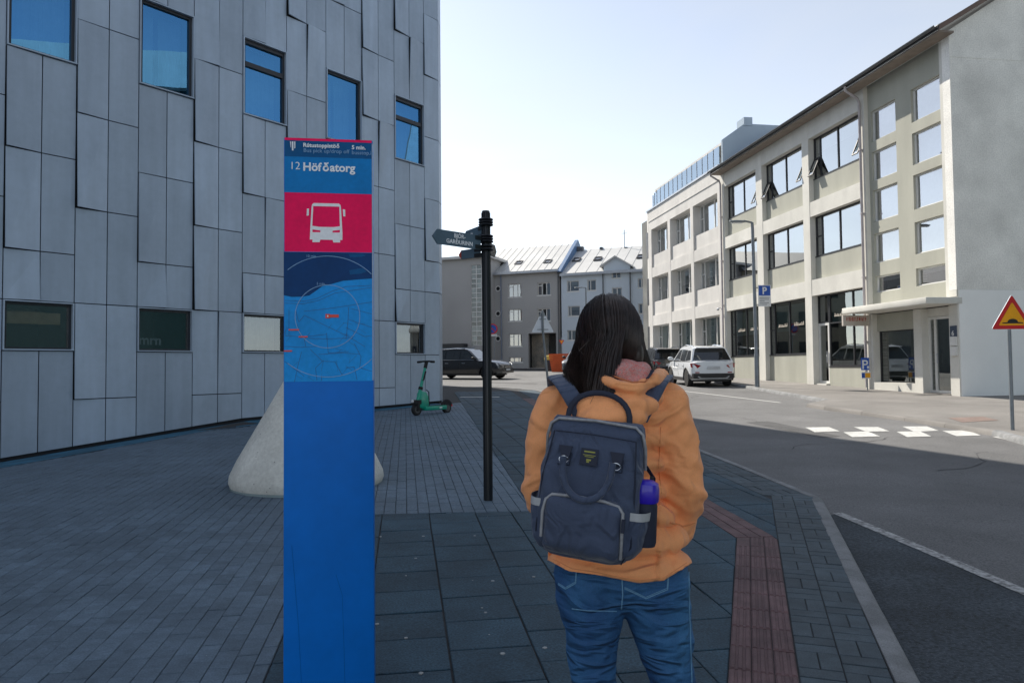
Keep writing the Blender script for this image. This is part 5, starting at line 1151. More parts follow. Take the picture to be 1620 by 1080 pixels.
# give way sign, far lamp
b = Vector(((888.5 - 810) / FPX * 52, 52, gz(0, 52))); gs_ = thing('give_way_sign', 'small yellow and red give way sign in front of blue-grey house', 'traffic sign', b)
u_ = 52 / FPX; zb = lambda y: CAMH + (580 - y) * u_ - b.z
mb = MB(); mb.tube([(0, 0.04, -0.05), (0, 0.04, zb(533))], 0.03, 8); mb.build('pole', M_galv, gs_, smooth=40)
q = plate(tri((0, zb(540)), 0.36 * 1.1, 0.33, 0.04, -1), 0, 0.012, M_red, 'sign_plate', gs_); plate(tri((0, zb(540)), 0.22, 0.19, 0.03, -1), -0.003, 0.002, M_yel, 'yellow_field', q)
b = Vector(((928 - 810) / FPX * 50, 50, gz(0, 50))); fl = thing('street_lamp', 'thin distant street lamp with flat arm before the blue-grey house', 'street lamp', b)
u_ = 50 / FPX; zb = lambda y: CAMH + (580 - y) * u_ - b.z
mb = MB(); mb.tube([(0, 0, -0.05), (0, 0, zb(455))], 0.05, 8); mb.build('pole', M_galv, fl, smooth=40)
mb = MB(); mb.tube([(0, 0, zb(455)), (-0.35, 0, zb(454))], 0.03, 8); mb.build('arm', M_galv, fl); MB().sphere((-0.5, 0, zb(454.5)), (0.3, 0.12, 0.04), 14, 8).build('lamp_head', M_galv, fl, smooth=60)
# orange barrier and yellow drum by the passage
b = Vector(((881 - 810) / FPX * 50, 50, gz(0, 50) - RD)); ob = thing('orange_barrier', 'orange ribbed plastic barrier flaring upwards by the dark passage', 'barrier', b, math.radians(-8))
u_ = 50 / FPX
for k in range(9):
    z0, z1 = k * 0.14, k * 0.14 + 0.125; w0 = 0.36 + 0.03 * k; sx = 0.02 * k; mb = MB(); mb.prism([(-w0 + sx * 0.3, -0.12, z0), (w0 + sx, -0.12, z0), (w0 + 0.03 + sx, -0.12, z1), (-w0 - 0.02 + sx * 0.3, -0.12, z1)], (0, 0.24, 0)); mb.build('slat', M_orange, ob)
mb = MB(); mb.box(-0.3, 0.4, -0.06, 0.06, 0, 1.2); mb.build('core', mat('orange_dark', (0.35, 0.05, 0.015), 0.7), ob)
b = Vector(((868 - 810) / FPX * 52, 52, gz(0, 52) - RD)); yb = thing('yellow_bin', 'small yellow topped bin half hidden behind the orange barrier', 'bin', b)
MB().lathe([(0.3, 0), (0.33, 0.75), (0.3, 0.8)], 16).build('bin_body', M_bframe, yb, smooth=40); MB().lathe([(0.33, 0.8), (0.34, 0.95), (0.25, 1.1), (0.05, 1.13)], 16).build('lid', mat('bin_yellow', (0.6, 0.45, 0.08), 0.5), yb, smooth=40)

# ------------------------------------------------------------------ electric scooter
M_grn = mat('scooter_green', (0.0, 0.3, 0.2), 0.4, var=0.06, scale=6, coat=0.3); M_rub = mat('rubber', (0.012, 0.012, 0.014), 0.8)
a_, b_ = G(659, 657), G(690, 654); dv = (b_ - a_).normalized()
scale_ = 1.0; fw2 = Vector((a_.x, a_.y)); yaw = math.atan2(dv.y, dv.x)
sco = thing('electric_scooter', 'green and black rental electric scooter parked against the grey panels', 'scooter', (fw2.x, fw2.y, gz(fw2.x, fw2.y)), yaw)
LB = 0.92                                                                      # wheelbase, x runs from the front wheel back
def wheel2(x, r, w): 
    mb = MB(); n = 24; vs = []; Mw = Matrix.Rotation(PI / 2, 3, 'X')
    mb.lathe([(r * 0.62, -w / 2), (r * 0.93, -w / 2), (r, -w / 4), (r, w / 4), (r * 0.93, w / 2), (r * 0.62, w / 2)], 24, (x, 0, r), 0, Mw); q = mb.build('wheel', M_rub, sco, smooth=40)
    mb = MB(); mb.lathe([(r * 0.15, -w / 2 - 0.004), (r * 0.6, -w / 2 - 0.004), (r * 0.6, w / 2 + 0.004), (r * 0.15, w / 2 + 0.004)], 16, (x, 0, r), 0, Mw); mb.build('hub', mat('hub_grey', (0.06, 0.062, 0.065), 0.4), q, smooth=40)
wheel2(0, 0.135, 0.075); wheel2(LB, 0.125, 0.075)
top = Vector((0.3, 0, 1.19))
mb = MB(); mb.tube([(0.03, 0, 0.3), (0.16, 0, 0.72), (0.27, 0, 1.08)], [0.045, 0.035, 0.033], 14); mb.build('stem', M_grn, sco, smooth=50)
mb = MB(); mb.tube([(0.115, 0, 0.575), (0.135, 0, 0.635)], 0.052, 14); mb.tube([(0.265, 0, 1.06), (0.305, 0, 1.2)], 0.042, 14); mb.build('collar', M_rub, sco, smooth=50)
mb = MB(); mb.tube([(0.175, -0.05, 0.8), (0.235, -0.05, 0.99)], 0.02, 8); mb.tube([(0.165, -0.02, 0.78), (0.175, -0.05, 0.8)], 0.015, 6); mb.build('cable_lock', M_rub, sco, smooth=50)
mb = MB(); mb.tube([(0.29, -0.27, 1.2), (0.3, -0.1, 1.215), (0.3, 0.1, 1.215), (0.29, 0.27, 1.2)], 0.02, 10); hb = mb.build('handlebar', M_rub, sco, smooth=50)
for s in (-1, 1): mb = MB(); mb.tube([(0.29, s * 0.17, 1.205), (0.285, s * 0.28, 1.2)], 0.027, 10); mb.build('grip', M_rub, hb, smooth=50)
mb = MB(); mb.prism([(0.03, -0.05, 0.18), (0.3, -0.05, 0.12), (0.34, -0.05, 0.2), (0.32, -0.05, 0.42), (0.26, -0.05, 0.52), (0.12, -0.05, 0.55), (0.05, -0.05, 0.5)], (0, 0.1, 0)); bo = link('battery_case', bevel_mesh(mb.mesh('battery_case', M_grn), 0.018), sco)
mb = MB(); mb.tube([(0.3, 0, 0.56), (0.37, 0, 0.52), (0.38, 0, 0.2)], 0.012, 8); mb.build('cable', M_rub, sco, smooth=50)
mb = MB(); mb.tube([(-0.04 + 0.02, s_, 0.12 + 0.0) for s_ in (-0.06, 0.06)], 0.02, 8); mb.box(-0.1, 0.1, -0.06, 0.06, 0.25, 0.35); mb.box(-0.03, 0.05, -0.07, -0.05, 0.1, 0.34); mb.box(-0.03, 0.05, 0.05, 0.07, 0.1, 0.34); fk2 = link('fork', bevel_mesh(mb.mesh('fork', M_rub), 0.01), sco)
mb = MB(); mb.lathe([(0.03, 0), (0.032, 0.03), (0.01, 0.035)], 12, (-0.1, 0, 0.32), 0, Matrix.Rotation(-PI / 2, 3, 'Y')); mb.build('headlight', M_swhite, fk2)
mb = MB(); mb.box(0.2, 0.86, -0.09, 0.09, 0.1, 0.2); dk = link('deck', bevel_mesh(mb.mesh('deck', M_grn), 0.02), sco)
mb = MB(); mb.box(0.3, 0.82, -0.075, 0.075, 0.2, 0.206); mb.build('grip_mat', M_rub, dk)
mb = MB(); mb.box(0.62, 0.7, -0.0925, -0.0905, 0.135, 0.165); mb.build('sticker', M_swhite, dk)
mb = MB(); pts = []
for k in range(10): a = math.radians(15 + k * 17); pts.append((LB + 0.155 * math.cos(a), 0, 0.125 + 0.155 * math.sin(a)))
mb.tube(pts, 0.05, 8, flat=0.25); mb.build('mudguard', M_rub, sco, smooth=50)
mb = MB(); mb.box(LB + 0.14, LB + 0.165, -0.03, 0.03, 0.16, 0.2); mb.build('tail_light', M_red, sco)
mb = MB(); mb.tube([(0.2, 0.06, 0.12), (0.14, 0.2, 0.005)], 0.012, 8); mb.build('kickstand', M_grn, sco)
# ------------------------------------------------------------------ cars
M_tyre = mat('tyre', (0.012, 0.012, 0.013), 0.85); M_rim = mat('alloy_rim', (0.62, 0.63, 0.65), 0.35, 0.2); M_plast = mat('black_plastic', (0.02, 0.02, 0.022), 0.6)
M_lampr = mat('tail_lamp_red', (0.28, 0.005, 0.012), 0.15, coat=0.6); M_lampw = mat('head_lamp', (0.65, 0.67, 0.7), 0.12, coat=0.6); M_chrome = mat('chrome', (0.7, 0.71, 0.73), 0.12, 1.0)
G_car = glass('car_glass', (0.16, 0.19, 0.2), 0.16, (0.95, 0.98, 1.0)); M_cabin = mat('cabin', (0.03, 0.03, 0.033), 0.8); M_skid = mat('skid_plate', (0.3, 0.31, 0.32), 0.5, 0.3); M_plate = mat('number_plate', (0.5, 0.52, 0.55), 0.5)
def make_car(name, label, paint, L=4.2, Wd=1.78, H=1.61, hood=1.02, belt=1.0, clad=True, group='cars', rear_glass=G_car):
    """x forward, wheels on z=0; body lofted from stations, arches cut out"""
    root = thing(name, label, 'car', group=group); hw = Wd / 2; r = 0.335; xf, xr = L / 2 - 0.86, -L / 2 + 0.78
    st = [(-L / 2, 0.5, belt - 0.28, 0.80), (-L / 2 + 0.04, 0.36, belt - 0.02, 0.9), (-L / 2 + 0.14, 0.3, belt + 0.02, 0.97), (-L / 2 + 0.5, 0.24, belt + 0.02, 1.0), (-0.6, 0.22, belt + 0.01, 1.0), (0.5, 0.22, belt - 0.01, 1.0), (0.95, 0.22, hood, 0.99), (L / 2 - 0.6, 0.25, hood - 0.06, 0.98), (L / 2 - 0.2, 0.3, hood - 0.16, 0.93), (L / 2 - 0.05, 0.36, hood - 0.28, 0.84), (L / 2, 0.45, hood - 0.42, 0.72)]
    ring = lambda x, zb, zt, k: [(x, -y, z) for y, z in sec(zb, zt, k)] + [(x, y, z) for y, z in reversed(sec(zb, zt, k))]
    def sec(zb, zt, k):
        w = hw * k; m = zb + (zt - zb) * 0.55
        return [(w * 0.86, zb), (w * 0.965, zb + 0.07), (w * 0.985, (zb + m) / 2), (w, m), (w * 0.985, zt - 0.14), (w * 0.95, zt - 0.03), (w * 0.84, zt), (w * 0.4, zt + 0.035)]
    mb = MB(); n = 16; vs = []
    for s in st: vs += ring(*s)
    fs = [(i * n + j, i * n + (j + 1) % n, (i + 1) * n + (j + 1) % n, (i + 1) * n + j) for i in range(len(st) - 1) for j in range(n)] + [tuple(range(n)), tuple(range((len(st) - 1) * n, len(st) * n))]
    mb.add(vs, fs); me = mb.mesh('body', paint, smooth=35)
    tmp = bpy.data.objects.new('tmp', me); COL.objects.link(tmp); cut = []
    for x in (xf, xr):
        c = MB(); c.lathe([(r + 0.055, -1.2), (r + 0.055, 1.2)], 28, (x, 0, r), 0, Matrix.Rotation(PI / 2, 3, 'X')); co = c.build('cut', M_plast); m_ = tmp.modifiers.new('b', 'BOOLEAN'); m_.operation = 'DIFFERENCE'; m_.object = co; m_.solver = 'EXACT'; cut.append(co)
    dg_ = bpy.context.evaluated_depsgraph_get(); body_me = bpy.data.meshes.new_from_object(tmp.evaluated_get(dg_))
    bpy.data.objects.remove(tmp)
    for co in cut: bpy.data.objects.remove(co)
    body = link('body', body_me, root)
    # greenhouse: roof, pillars in body colour, glass set in
    bz, rz = belt + 0.0, H; x_a0, x_a1, x_d1, x_d0 = 0.98, 0.28, -L / 2 + 0.52, -L / 2 + 0.16
    wb, wr = hw * 0.93, hw * 0.70
    gv = []
    prof = [(x_a0, bz), (x_a1, rz - 0.06), (x_a1 - 0.25, rz - 0.015), (-0.45, rz), (x_d1 + 0.12, rz - 0.05), (x_d1, rz - 0.1), (x_d0, bz)]
    def gy(z): return wb + (wr - wb) * ((z - bz) / (rz - bz)) ** 1.15
    for x, z in prof: y = gy(z); gv += [(x, -y, z), (x, -y * 0.88, z + (0.03 if z > bz + 0.1 else 0)), (x, y * 0.88, z + (0.03 if z > bz + 0.1 else 0)), (x, y, z)]
    k = len(prof); mb = MB(); mb.add(gv, [(i * 4 + j, i * 4 + j + 1, (i + 1) * 4 + j + 1, (i + 1) * 4 + j) for i in range(k - 1) for j in range(3)] + [tuple(i * 4 for i in range(k)), tuple(reversed([i * 4 + 3 for i in range(k)])), (0, 1, 2, 3), tuple((k - 1) * 4 + j for j in (3, 2, 1, 0))])
    gh = mb.build('roof', paint, root, smooth=35)
    def sidewin(pts, nm, s):
        mb = MB(); mb.add([(x, s * (gy(z) + 0.006), z) for x, z in pts], [tuple(range(len(pts)))]); return mb.build(nm, G_car if False else M_cglass, gh)
    M_cglass = mat('car_side_glass', (0.015, 0.018, 0.02), 0.03, spec=0.9, coat=1.0)
    zt_ = rz - 0.14; zl_ = bz + 0.03
    for s in (-1, 1):
        sidewin([(x_a0 - 0.2, zl_), (-0.06, zl_), (-0.06, zt_ + 0.02), (x_a1 + 0.02, zt_ - 0.01)], 'side_window', s)
        sidewin([(-0.14, zl_), (-0.95, zl_), (-0.95, zt_ - 0.01), (-0.14, zt_ + 0.02)], 'side_window', s)
        sidewin([(-1.02, zl_), (x_d0 + 0.2, zl_ + 0.04), (x_d1 + 0.16, zt_ - 0.03), (-1.02, zt_ - 0.015)], 'side_window', s)
        mb = MB(); mb.tube([(0.98, s * (wb + 0.02), bz + 0.005), (-L / 2 + 0.3, s * (wb + 0.015), bz + 0.015)], 0.012, 6); mb.build('belt_trim', M_chrome if not clad else M_plast, gh)
        mb = MB(); mb.tube([(x_a1 - 0.2, s * wr * 0.93, rz + 0.02), (-0.3, s * wr * 0.93, rz + 0.06), (x_d1 + 0.2, s * wr * 0.93, rz + 0.01)], 0.018, 6); mb.build('roof_rail', M_chrome, gh)
        mb = MB(); mb.sphere((0.78, s * (hw + 0.1), bz + 0.1), (0.08, 0.12, 0.085), 12, 8); mb.box(0.74, 0.82, min(s * (hw - 0.06), s * (hw + 0.05)), max(s * (hw - 0.06), s * (hw + 0.05)), bz + 0.03, bz + 0.09); mb.build('wing_mirror', paint if clad else M_plast, root, smooth=40)
        for x in (0.25, -0.75): mb = MB(); mb.tube([(x, s * (hw * 1.0 + 0.012), belt - 0.17), (x - 0.2, s * (hw + 0.012), belt - 0.165)], 0.014, 6); mb.build('door_handle', paint if clad else M_chrome, body)
        for x in (1.0, -0.1, -0.98):                                            # door shuts
            mb = MB(); mb.tube([(x, s * (hw * 0.985 + 0.001), belt - 0.08), (x + 0.02, s * (hw + 0.001), 0.68), (x, s * (hw * 0.985 + 0.001), 0.42)], 0.004, 4); mb.build('door_gap', M_plast, body)
        mb = MB(); mb.box(xr + r + 0.06, xf - r - 0.06, s * hw * 0.955 - 0.03, s * hw * 0.955 + 0.03, 0.22, 0.36 if clad else 0.3); mb.build('sill_trim', M_plast, body)
        for x in (xf, xr):
            mb = MB(); pts = [(x + (r + 0.075) * math.cos(a), s * (hw * 0.985), r + (r + 0.075) * math.sin(a)) for a in [math.radians(-12 + q * 204 / 16) for q in range(17)]]; mb.tube(pts, 0.03 if clad else 0.012, 6); mb.build('arch_trim', M_plast if clad else paint, body, smooth=50)
            Mw = Matrix.Rotation(PI / 2, 3, 'X'); yc = s * (hw - 0.12)
            mb = MB(); mb.lathe([(r * 0.66, -0.105), (r * 0.95, -0.105), (r, -0.07), (r, 0.07), (r * 0.95, 0.105), (r * 0.66, 0.105)], 32, (x, yc, r), 0, Mw); wh = mb.build('wheel', M_tyre, root, smooth=40)
            mb = MB(); mb.lathe([(0.02, 0.0), (r * 0.66, 0.0), (r * 0.68, 0.02), (r * 0.68, -0.02)], 28, (x, yc + s * 0.05, r), 0, Mw); mb.build('rim', M_plast, wh, smooth=40)
            mb = MB()
            for q in range(5):
                a = q * 2 * PI / 5 + 0.3; ca, sa = math.cos(a), math.sin(a); ta = (-sa, ca); yy = yc + s * 0.08
                p = [(x + ca * 0.03 + ta[0] * 0.04, yy, r + sa * 0.03 + ta[1] * 0.04), (x + ca * r * 0.66 + ta[0] * 0.055, yy, r + sa * r * 0.66 + ta[1] * 0.055), (x + ca * r * 0.66 - ta[0] * 0.055, yy, r + sa * r * 0.66 - ta[1] * 0.055), (x + ca * 0.03 - ta[0] * 0.04, yy, r + sa * 0.03 - ta[1] * 0.04)]
                mb.prism(p, (0, s * 0.015, 0))
            mb.tube([(x + r * 0.67 * math.cos(a), yc + s * 0.09, r + r * 0.67 * math.sin(a)) for a in [q * 2 * PI / 24 for q in range(25)]], 0.014, 5, cap=False); mb.build('spokes', M_rim, wh, smooth=40)
        # lamps
        mb = MB(); mb.prism([(-L / 2 + 0.13, s * hw * 0.99, belt - 0.06), (-L / 2 - 0.005, s * hw * 0.84, belt - 0.07), (-L / 2 - 0.012, s * hw * 0.56, belt - 0.15), (-L / 2 - 0.005, s * hw * 0.7, belt - 0.25), (-L / 2 + 0.06, s * hw * 0.97, belt - 0.22)], (0.06, 0, 0)); mb.build('tail_light', M_lampr, body, smooth=40)
        mb = MB(); mb.prism([(L / 2 - 0.32, s * hw * 0.95, hood - 0.15), (L / 2 - 0.1, s * hw * 0.72, hood - 0.24), (L / 2 - 0.06, s * hw * 0.55, hood - 0.3), (L / 2 - 0.06, s * hw * 0.6, hood - 0.38), (L / 2 - 0.22, s * hw * 0.93, hood - 0.31)], (0.03, 0, 0.008)); mb.build('headlight', M_lampw, body)
        mb = MB(); mb.box(-L / 2 - 0.012, -L / 2 + 0.05, s * hw * 0.72 - 0.08, s * hw * 0.72 + 0.08, 0.56, 0.6); mb.build('reflector', M_lampr, body)
    wy0, wy1 = gy(bz + 0.05) * 0.84, gy(rz - 0.1) * 0.82
    def lerp2(a, b, t): return (a[0] + (b[0] - a[0]) * t, a[1] + (b[1] - a[1]) * t)
    p0, p1 = lerp2(prof[0], prof[1], 0.05), lerp2(prof[0], prof[1], 0.93); nx = 0.02
    MB().add([(p0[0] + nx, -gy(p0[1]) * 0.92, p0[1] + 0.02), (p0[0] + nx, gy(p0[1]) * 0.92, p0[1] + 0.02), (p1[0] + nx, gy(p1[1]) * 0.88, p1[1] + 0.035), (p1[0] + nx, -gy(p1[1]) * 0.88, p1[1] + 0.035)], [(0, 1, 2, 3)]).build('windscreen', M_cglass, gh)
    p0, p1 = lerp2(prof[6], prof[5], 0.12), lerp2(prof[6], prof[5], 0.97)
    MB().add([(p0[0] - 0.018, -gy(p0[1]) * 0.93, p0[1]), (p0[0] - 0.018, gy(p0[1]) * 0.93, p0[1]), (p1[0] - 0.018, gy(p1[1]) * 0.9, p1[1] + 0.02), (p1[0] - 0.018, -gy(p1[1]) * 0.9, p1[1] + 0.02)], [(0, 1, 2, 3)]).build('rear_window', M_cglass, gh)
    mb = MB(); mb.box(x_d1 - 0.2, x_d1 + 0.16, -wr * 0.9, wr * 0.9, rz - 0.075, rz - 0.04, 0); link('spoiler', bevel_mesh(mb.mesh('spoiler', paint), 0.012), gh)
    mb = MB(); mb.tube([(x_d1 + 0.3, 0, rz), (x_d1 + 0.16, 0, rz + 0.22)], 0.006, 5); mb.build('antenna', M_plast, gh)
    # bumpers, plates, grille
    mb = MB(); mb.prism([(-L / 2 - 0.015, -hw * 0.9, 0.34), (-L / 2 - 0.015, hw * 0.9, 0.34), (-L / 2 + 0.3, hw * 0.985, 0.32), (-L / 2 + 0.3, -hw * 0.985, 0.32)], (0, 0, 0.2 if clad else 0.1)); rb = mb.build('rear_bumper', M_plast, body)
    mb = MB(); mb.prism([(-L / 2 - 0.028, -hw * 0.6, 0.33), (-L / 2 - 0.028, hw * 0.6, 0.33), (-L / 2 - 0.028, hw * 0.72, 0.42), (-L / 2 - 0.028, hw * 0.66, 0.44), (-L / 2 - 0.028, hw * 0.54, 0.37), (-L / 2 - 0.028, -hw * 0.54, 0.37), (-L / 2 - 0.028, -hw * 0.66, 0.44), (-L / 2 - 0.028, -hw * 0.72, 0.42)], (0.02, 0, 0)); mb.build('skid_plate', M_skid, rb)
    mb = MB(); mb.box(-L / 2 - 0.035, -L / 2 - 0.01, -0.26, 0.26, belt - 0.29, belt - 0.18); mb.build('number_plate', M_plate, body)
    mb = MB(); mb.prism([(L / 2 - 0.03, -hw * 0.5, hood - 0.3), (L / 2 - 0.03, hw * 0.5, hood - 0.3), (L / 2 + 0.012, hw * 0.46, hood - 0.5), (L / 2 + 0.012, -hw * 0.46, hood - 0.5)], (0.006, 0, 0.004)); mb.build('grille', M_plast, body)
    mb = MB(); mb.prism([(L / 2 - 0.25, -hw * 0.95, 0.3), (L / 2 - 0.25, hw * 0.95, 0.3), (L / 2 + 0.01, hw * 0.78, 0.33), (L / 2 + 0.01, -hw * 0.78, 0.33)], (0, 0, 0.16)); mb.build('front_bumper', M_plast if clad else paint, body)
    mb = MB(); mb.box(L / 2 + 0.008, L / 2 + 0.024, -0.26, 0.26, 0.46, 0.56); mb.build('number_plate', M_plate, body)
    mb = MB(); mb.box(-L / 2 + 0.35, L / 2 - 0.4, -hw * 0.8, hw * 0.8, 0.2, 0.26); mb.build('underbody', M_plast, body)
    return root
def park(car, x, y, ang, tilt=True):
    """stand the car on the sloping road, nose towards ang (radians from +x)"""
    z = gz(x, y) - RD
    R_ = Matrix.Rotation(ang, 4, 'Z'); fwd = R_ @ Vector((1, 0, 0)); s = 0.024 * fwd.y
    car.matrix_basis = Matrix.Translation((x, y, z)) @ Matrix.Rotation(math.atan(0.024), 4, 'X') @ R_
P_white = mat('paint_white', (0.72, 0.75, 0.79), 0.25, var=0.02, scale=2, coat=1.0); P_black = mat('paint_dark', (0.016, 0.016, 0.018), 0.25, var=0.1, scale=2, coat=1.0)
P_grey = mat('paint_grey', (0.07, 0.073, 0.08), 0.3, 0.4, var=0.05, scale=2, coat=1.0); P_silver = mat('paint_silver', (0.42, 0.46, 0.5), 0.3, 0.5, var=0.05, scale=2, coat=1.0)
yaw_st = math.atan2(D2.y, D2.x)
c1 = make_car('white_suv', 'white compact SUV with red tail lights parked before the pale office', P_white, group='cars parked along the office')
park(c1, 7.85, 30.7, math.radians(91.5))
c2 = make_car('black_suv', 'black SUV with silver roof rails crossing behind the fingerpost', P_black, L=4.65, Wd=1.88, H=1.63, hood=1.03, belt=1.02, clad=False, group='cars in the street')
park(c2, -2.35, 39.6, math.radians(-24))
c3 = make_car('dark_hatchback', 'dark hatchback parked just ahead of the white SUV', P_black, L=4.1, H=1.55, hood=0.98, belt=0.96, clad=False, group='cars parked along the office')
q = W(1045, 577, 38.8); park(c3, q.x, q.y, math.radians(93))
c4 = make_car('silver_car', 'silver blue car at the head of the parked row, half hidden by hair', P_silver, L=4.1, H=1.5, hood=0.96, belt=0.94, clad=False, group='cars parked along the office')
q = W(1024, 577, 46); park(c4, q.x, q.y, math.radians(95))
c5 = make_car('grey_car', 'grey car by the orange barrier, half hidden by the dark hair', P_grey, L=4.3, H=1.52, hood=0.98, belt=0.96, clad=False, group='cars in the street')
q = W(921, 577, 46.0); park(c5, q.x, q.y, math.radians(-108))
# ------------------------------------------------------------------ the traveller seen from behind
M_skin = mat('skin', (0.5, 0.3, 0.21), 0.55, var=0.06, scale=6)
M_jack = mat('orange_jacket', (0.95, 0.39, 0.155), 0.8, var=0.06, scale=5, fine=0.05, fscale=260, bump=0.12, bscale=320, bdist=0.003, sheen=0.15, crease=(6.5, 0.0075, (1.0, 1.0, 1.5)))
M_jackd = mat('orange_lining_seam', (0.5, 0.17, 0.07), 0.8)
M_pinkk = mat('coral_fleece', (0.62, 0.17, 0.15), 0.95, col2=(0.5, 0.32, 0.3), scale=140, fine=0.25, fscale=400, bump=0.5, bscale=260, bdist=0.003)
M_jean = mat('denim', (0.04, 0.16, 0.34), 0.8, col2=(0.01, 0.055, 0.17), scale=7, fine=0.2, fscale=420, bump=0.15, bscale=500, bdist=0.002, streak=(1, 1, 0.35), crease=(8, 0.014, (0.7, 0.7, 2.4)))
M_stitch = mat('denim_stitch', (0.13, 0.29, 0.46), 0.8)
M_hair = mat('dark_hair', (0.02, 0.0115, 0.009), 0.46, var=0.6, scale=30, spec=0.55, rnd=0.2)
M_navy = mat('navy_canvas', (0.042, 0.062, 0.115), 0.75, var=0.1, scale=6, fine=0.14, fscale=500, bump=0.25, bscale=600, bdist=0.002, sheen=0.2, crease=(11, 0.006, (1.3, 1.3, 0.9)))
M_navyd = mat('navy_webbing', (0.012, 0.018, 0.04), 0.7, var=0.1, scale=20)
M_zip = mat('grey_zip', (0.3, 0.31, 0.33), 0.5, 0.3, var=0.15, scale=60)
M_refl = mat('reflective_tape', (0.4, 0.42, 0.44), 0.5, var=0.06)
M_bot = mat('bottle_blue', (0.03, 0.012, 0.5), 0.35, var=0.1, scale=10, coat=0.3)
M_shoe = mat('trainer', (0.5, 0.5, 0.5), 0.7)
PG = gz(0.35, 2.1)
per = thing('person', 'person seen from behind in orange hooded jacket and blue jeans with long dark hair', 'person', (0.35, 2.1, PG))
def mirror_z(z): return PG + z
# body under the clothes: one continuous figure with hands in the front pockets
mb = MB()
hc = W(966, 540, 2.1)
mb.sphere(hc, (0.074, 0.092, 0.108), 16, 12); mb.sphere(hc + Vector((0, 0.03, -0.06)), (0.055, 0.065, 0.06))
chain(mb, [(hc + Vector((0, -0.01, -0.07)), 0.055), (W(970, 612, 2.1), 0.058), (W(970, 640, 2.1), 0.07)])
for y, hw_, d_ in ((660, 0.13, 0.08), (720, 0.13, 0.09), (790, 0.125, 0.09), (850, 0.14, 0.095), (900, 0.14, 0.09)): mb.sphere(W(974, y, 2.1), (hw_, d_, 0.09), 14, 8)
LSh, LEl, LWr = W(877, 648, 2.1), W(858, 772, 2.11), W(884, 848, 2.25); RSh, REl, RWr = W(1060, 645, 2.1), W(1079, 770, 2.08), W(1068, 834, 2.22)
chain(mb, [(W(930, 640, 2.1), 0.05), (LSh, 0.045), (LEl, 0.036), (LWr, 0.027)]); chain(mb, [(W(1015, 640, 2.1), 0.05), (RSh, 0.045), (REl, 0.036), (RWr, 0.027)])
for wr, sx in ((LWr, 1), (RWr, -1)):
    palm = wr + Vector((0.03 * sx, 0.055, -0.03)); chain(mb, [(wr, 0.026), (palm, (0.032, 0.03, 0.022))])
    for k, ln in enumerate((0.06, 0.068, 0.064, 0.052)):
        a = palm + Vector((0.02 * sx, 0.01, 0.024 - k * 0.016)); b2 = a + Vector((0.035 * sx, 0.02, -0.012)); c2_ = b2 + Vector((ln * 0.5 * sx, -0.004, -0.02)); chain(mb, [(a, 0.0095), (b2, 0.009), (c2_, 0.0078)], 8)
    t0 = palm + Vector((0, 0.012, 0.028)); chain(mb, [(t0, 0.012), (t0 + Vector((0.02 * sx, 0.028, 0.012)), 0.0105), (t0 + Vector((0.042 * sx, 0.034, 0.006)), 0.009)], 8)
legs = {'L': [(W(930, 925, 2.1), 0.07), (W(938, 1020, 2.1), 0.055), (Vector((0.232, 2.11, PG + 0.46)), 0.052), (Vector((0.226, 2.09, PG + 0.28)), 0.05), (Vector((0.22, 2.08, PG + 0.09)), 0.036)],
        'R': [(W(1038, 925, 2.1), 0.07), (W(1057, 1020, 2.1), 0.055), (Vector((0.462, 2.11, PG + 0.46)), 0.053), (Vector((0.472, 2.09, PG + 0.28)), 0.05), (Vector((0.478, 2.08, PG + 0.09)), 0.036)]}
for k in 'LR': chain(mb, legs[k]); an = legs[k][-1][0]; chain(mb, [(an, 0.036), (an + Vector((0, 0.02, -0.045)), 0.034), (an + Vector((0, 0.13, -0.055)), (0.036, 0.03, 0.022))])
mb.sphere(hc + Vector((0, 0.098, -0.03)), (0.012, 0.018, 0.02), 10, 8)                       # nose
for s in (-1, 1): mb.sphere(hc + Vector((s * 0.076, 0.0, -0.02)), (0.01, 0.02, 0.03), 10, 8)     # ears
mb.sphere(hc + Vector((0, 0.083, -0.067)), (0.024, 0.012, 0.008), 10, 6)                    # lips
bm_ = remesh(mb, 0.0075, 3, 0.5, 'body'); bm_.materials.append(M_skin); body = link('body', bm_, per, True)
for s in (-1, 1): mb = MB(); mb.sphere(hc + Vector((s * 0.03, 0.083, 0.0)), 0.012, 12, 8); mb.build('eye', M_swhite, body, smooth=60, world=True)
# jeans
mb = MB()
mb.sphere(W(982, 905, 2.1), (0.193, 0.112, 0.11), 20, 12); mb.sphere(W(980, 870, 2.1), (0.17, 0.1, 0.1), 20, 12)
mb.sphere(W(934, 922, 2.085), (0.1, 0.095, 0.1), 16, 10); mb.sphere(W(1035, 922, 2.08), (0.102, 0.098, 0.105), 16, 10)
chain(mb, [(W(931, 940, 2.095), (0.097, 0.098, 0.09)), (W(938, 985, 2.095), (0.083, 0.088, 0.08)), (W(934, 1045, 2.1), 0.066), (Vector((0.232, 2.11, PG + 0.46)), 0.062), (Vector((0.226, 2.085, PG + 0.3)), 0.06), (Vector((0.22, 2.08, PG + 0.08)), 0.052)], 16)
chain(mb, [(W(1036, 940, 2.095), (0.099, 0.1, 0.09)), (W(1045, 985, 2.095), (0.09, 0.092, 0.08)), (W(1057, 1045, 2.1), 0.069), (Vector((0.462, 2.11, PG + 0.46)), 0.063), (Vector((0.472, 2.085, PG + 0.3)), 0.06), (Vector((0.478, 2.08, PG + 0.08)), 0.052)], 16)
jm = remesh(mb, 0.007, 5, 0.5, 'jeans')
def ridged(p): return 1 - abs(noise.noise(p)) * 2
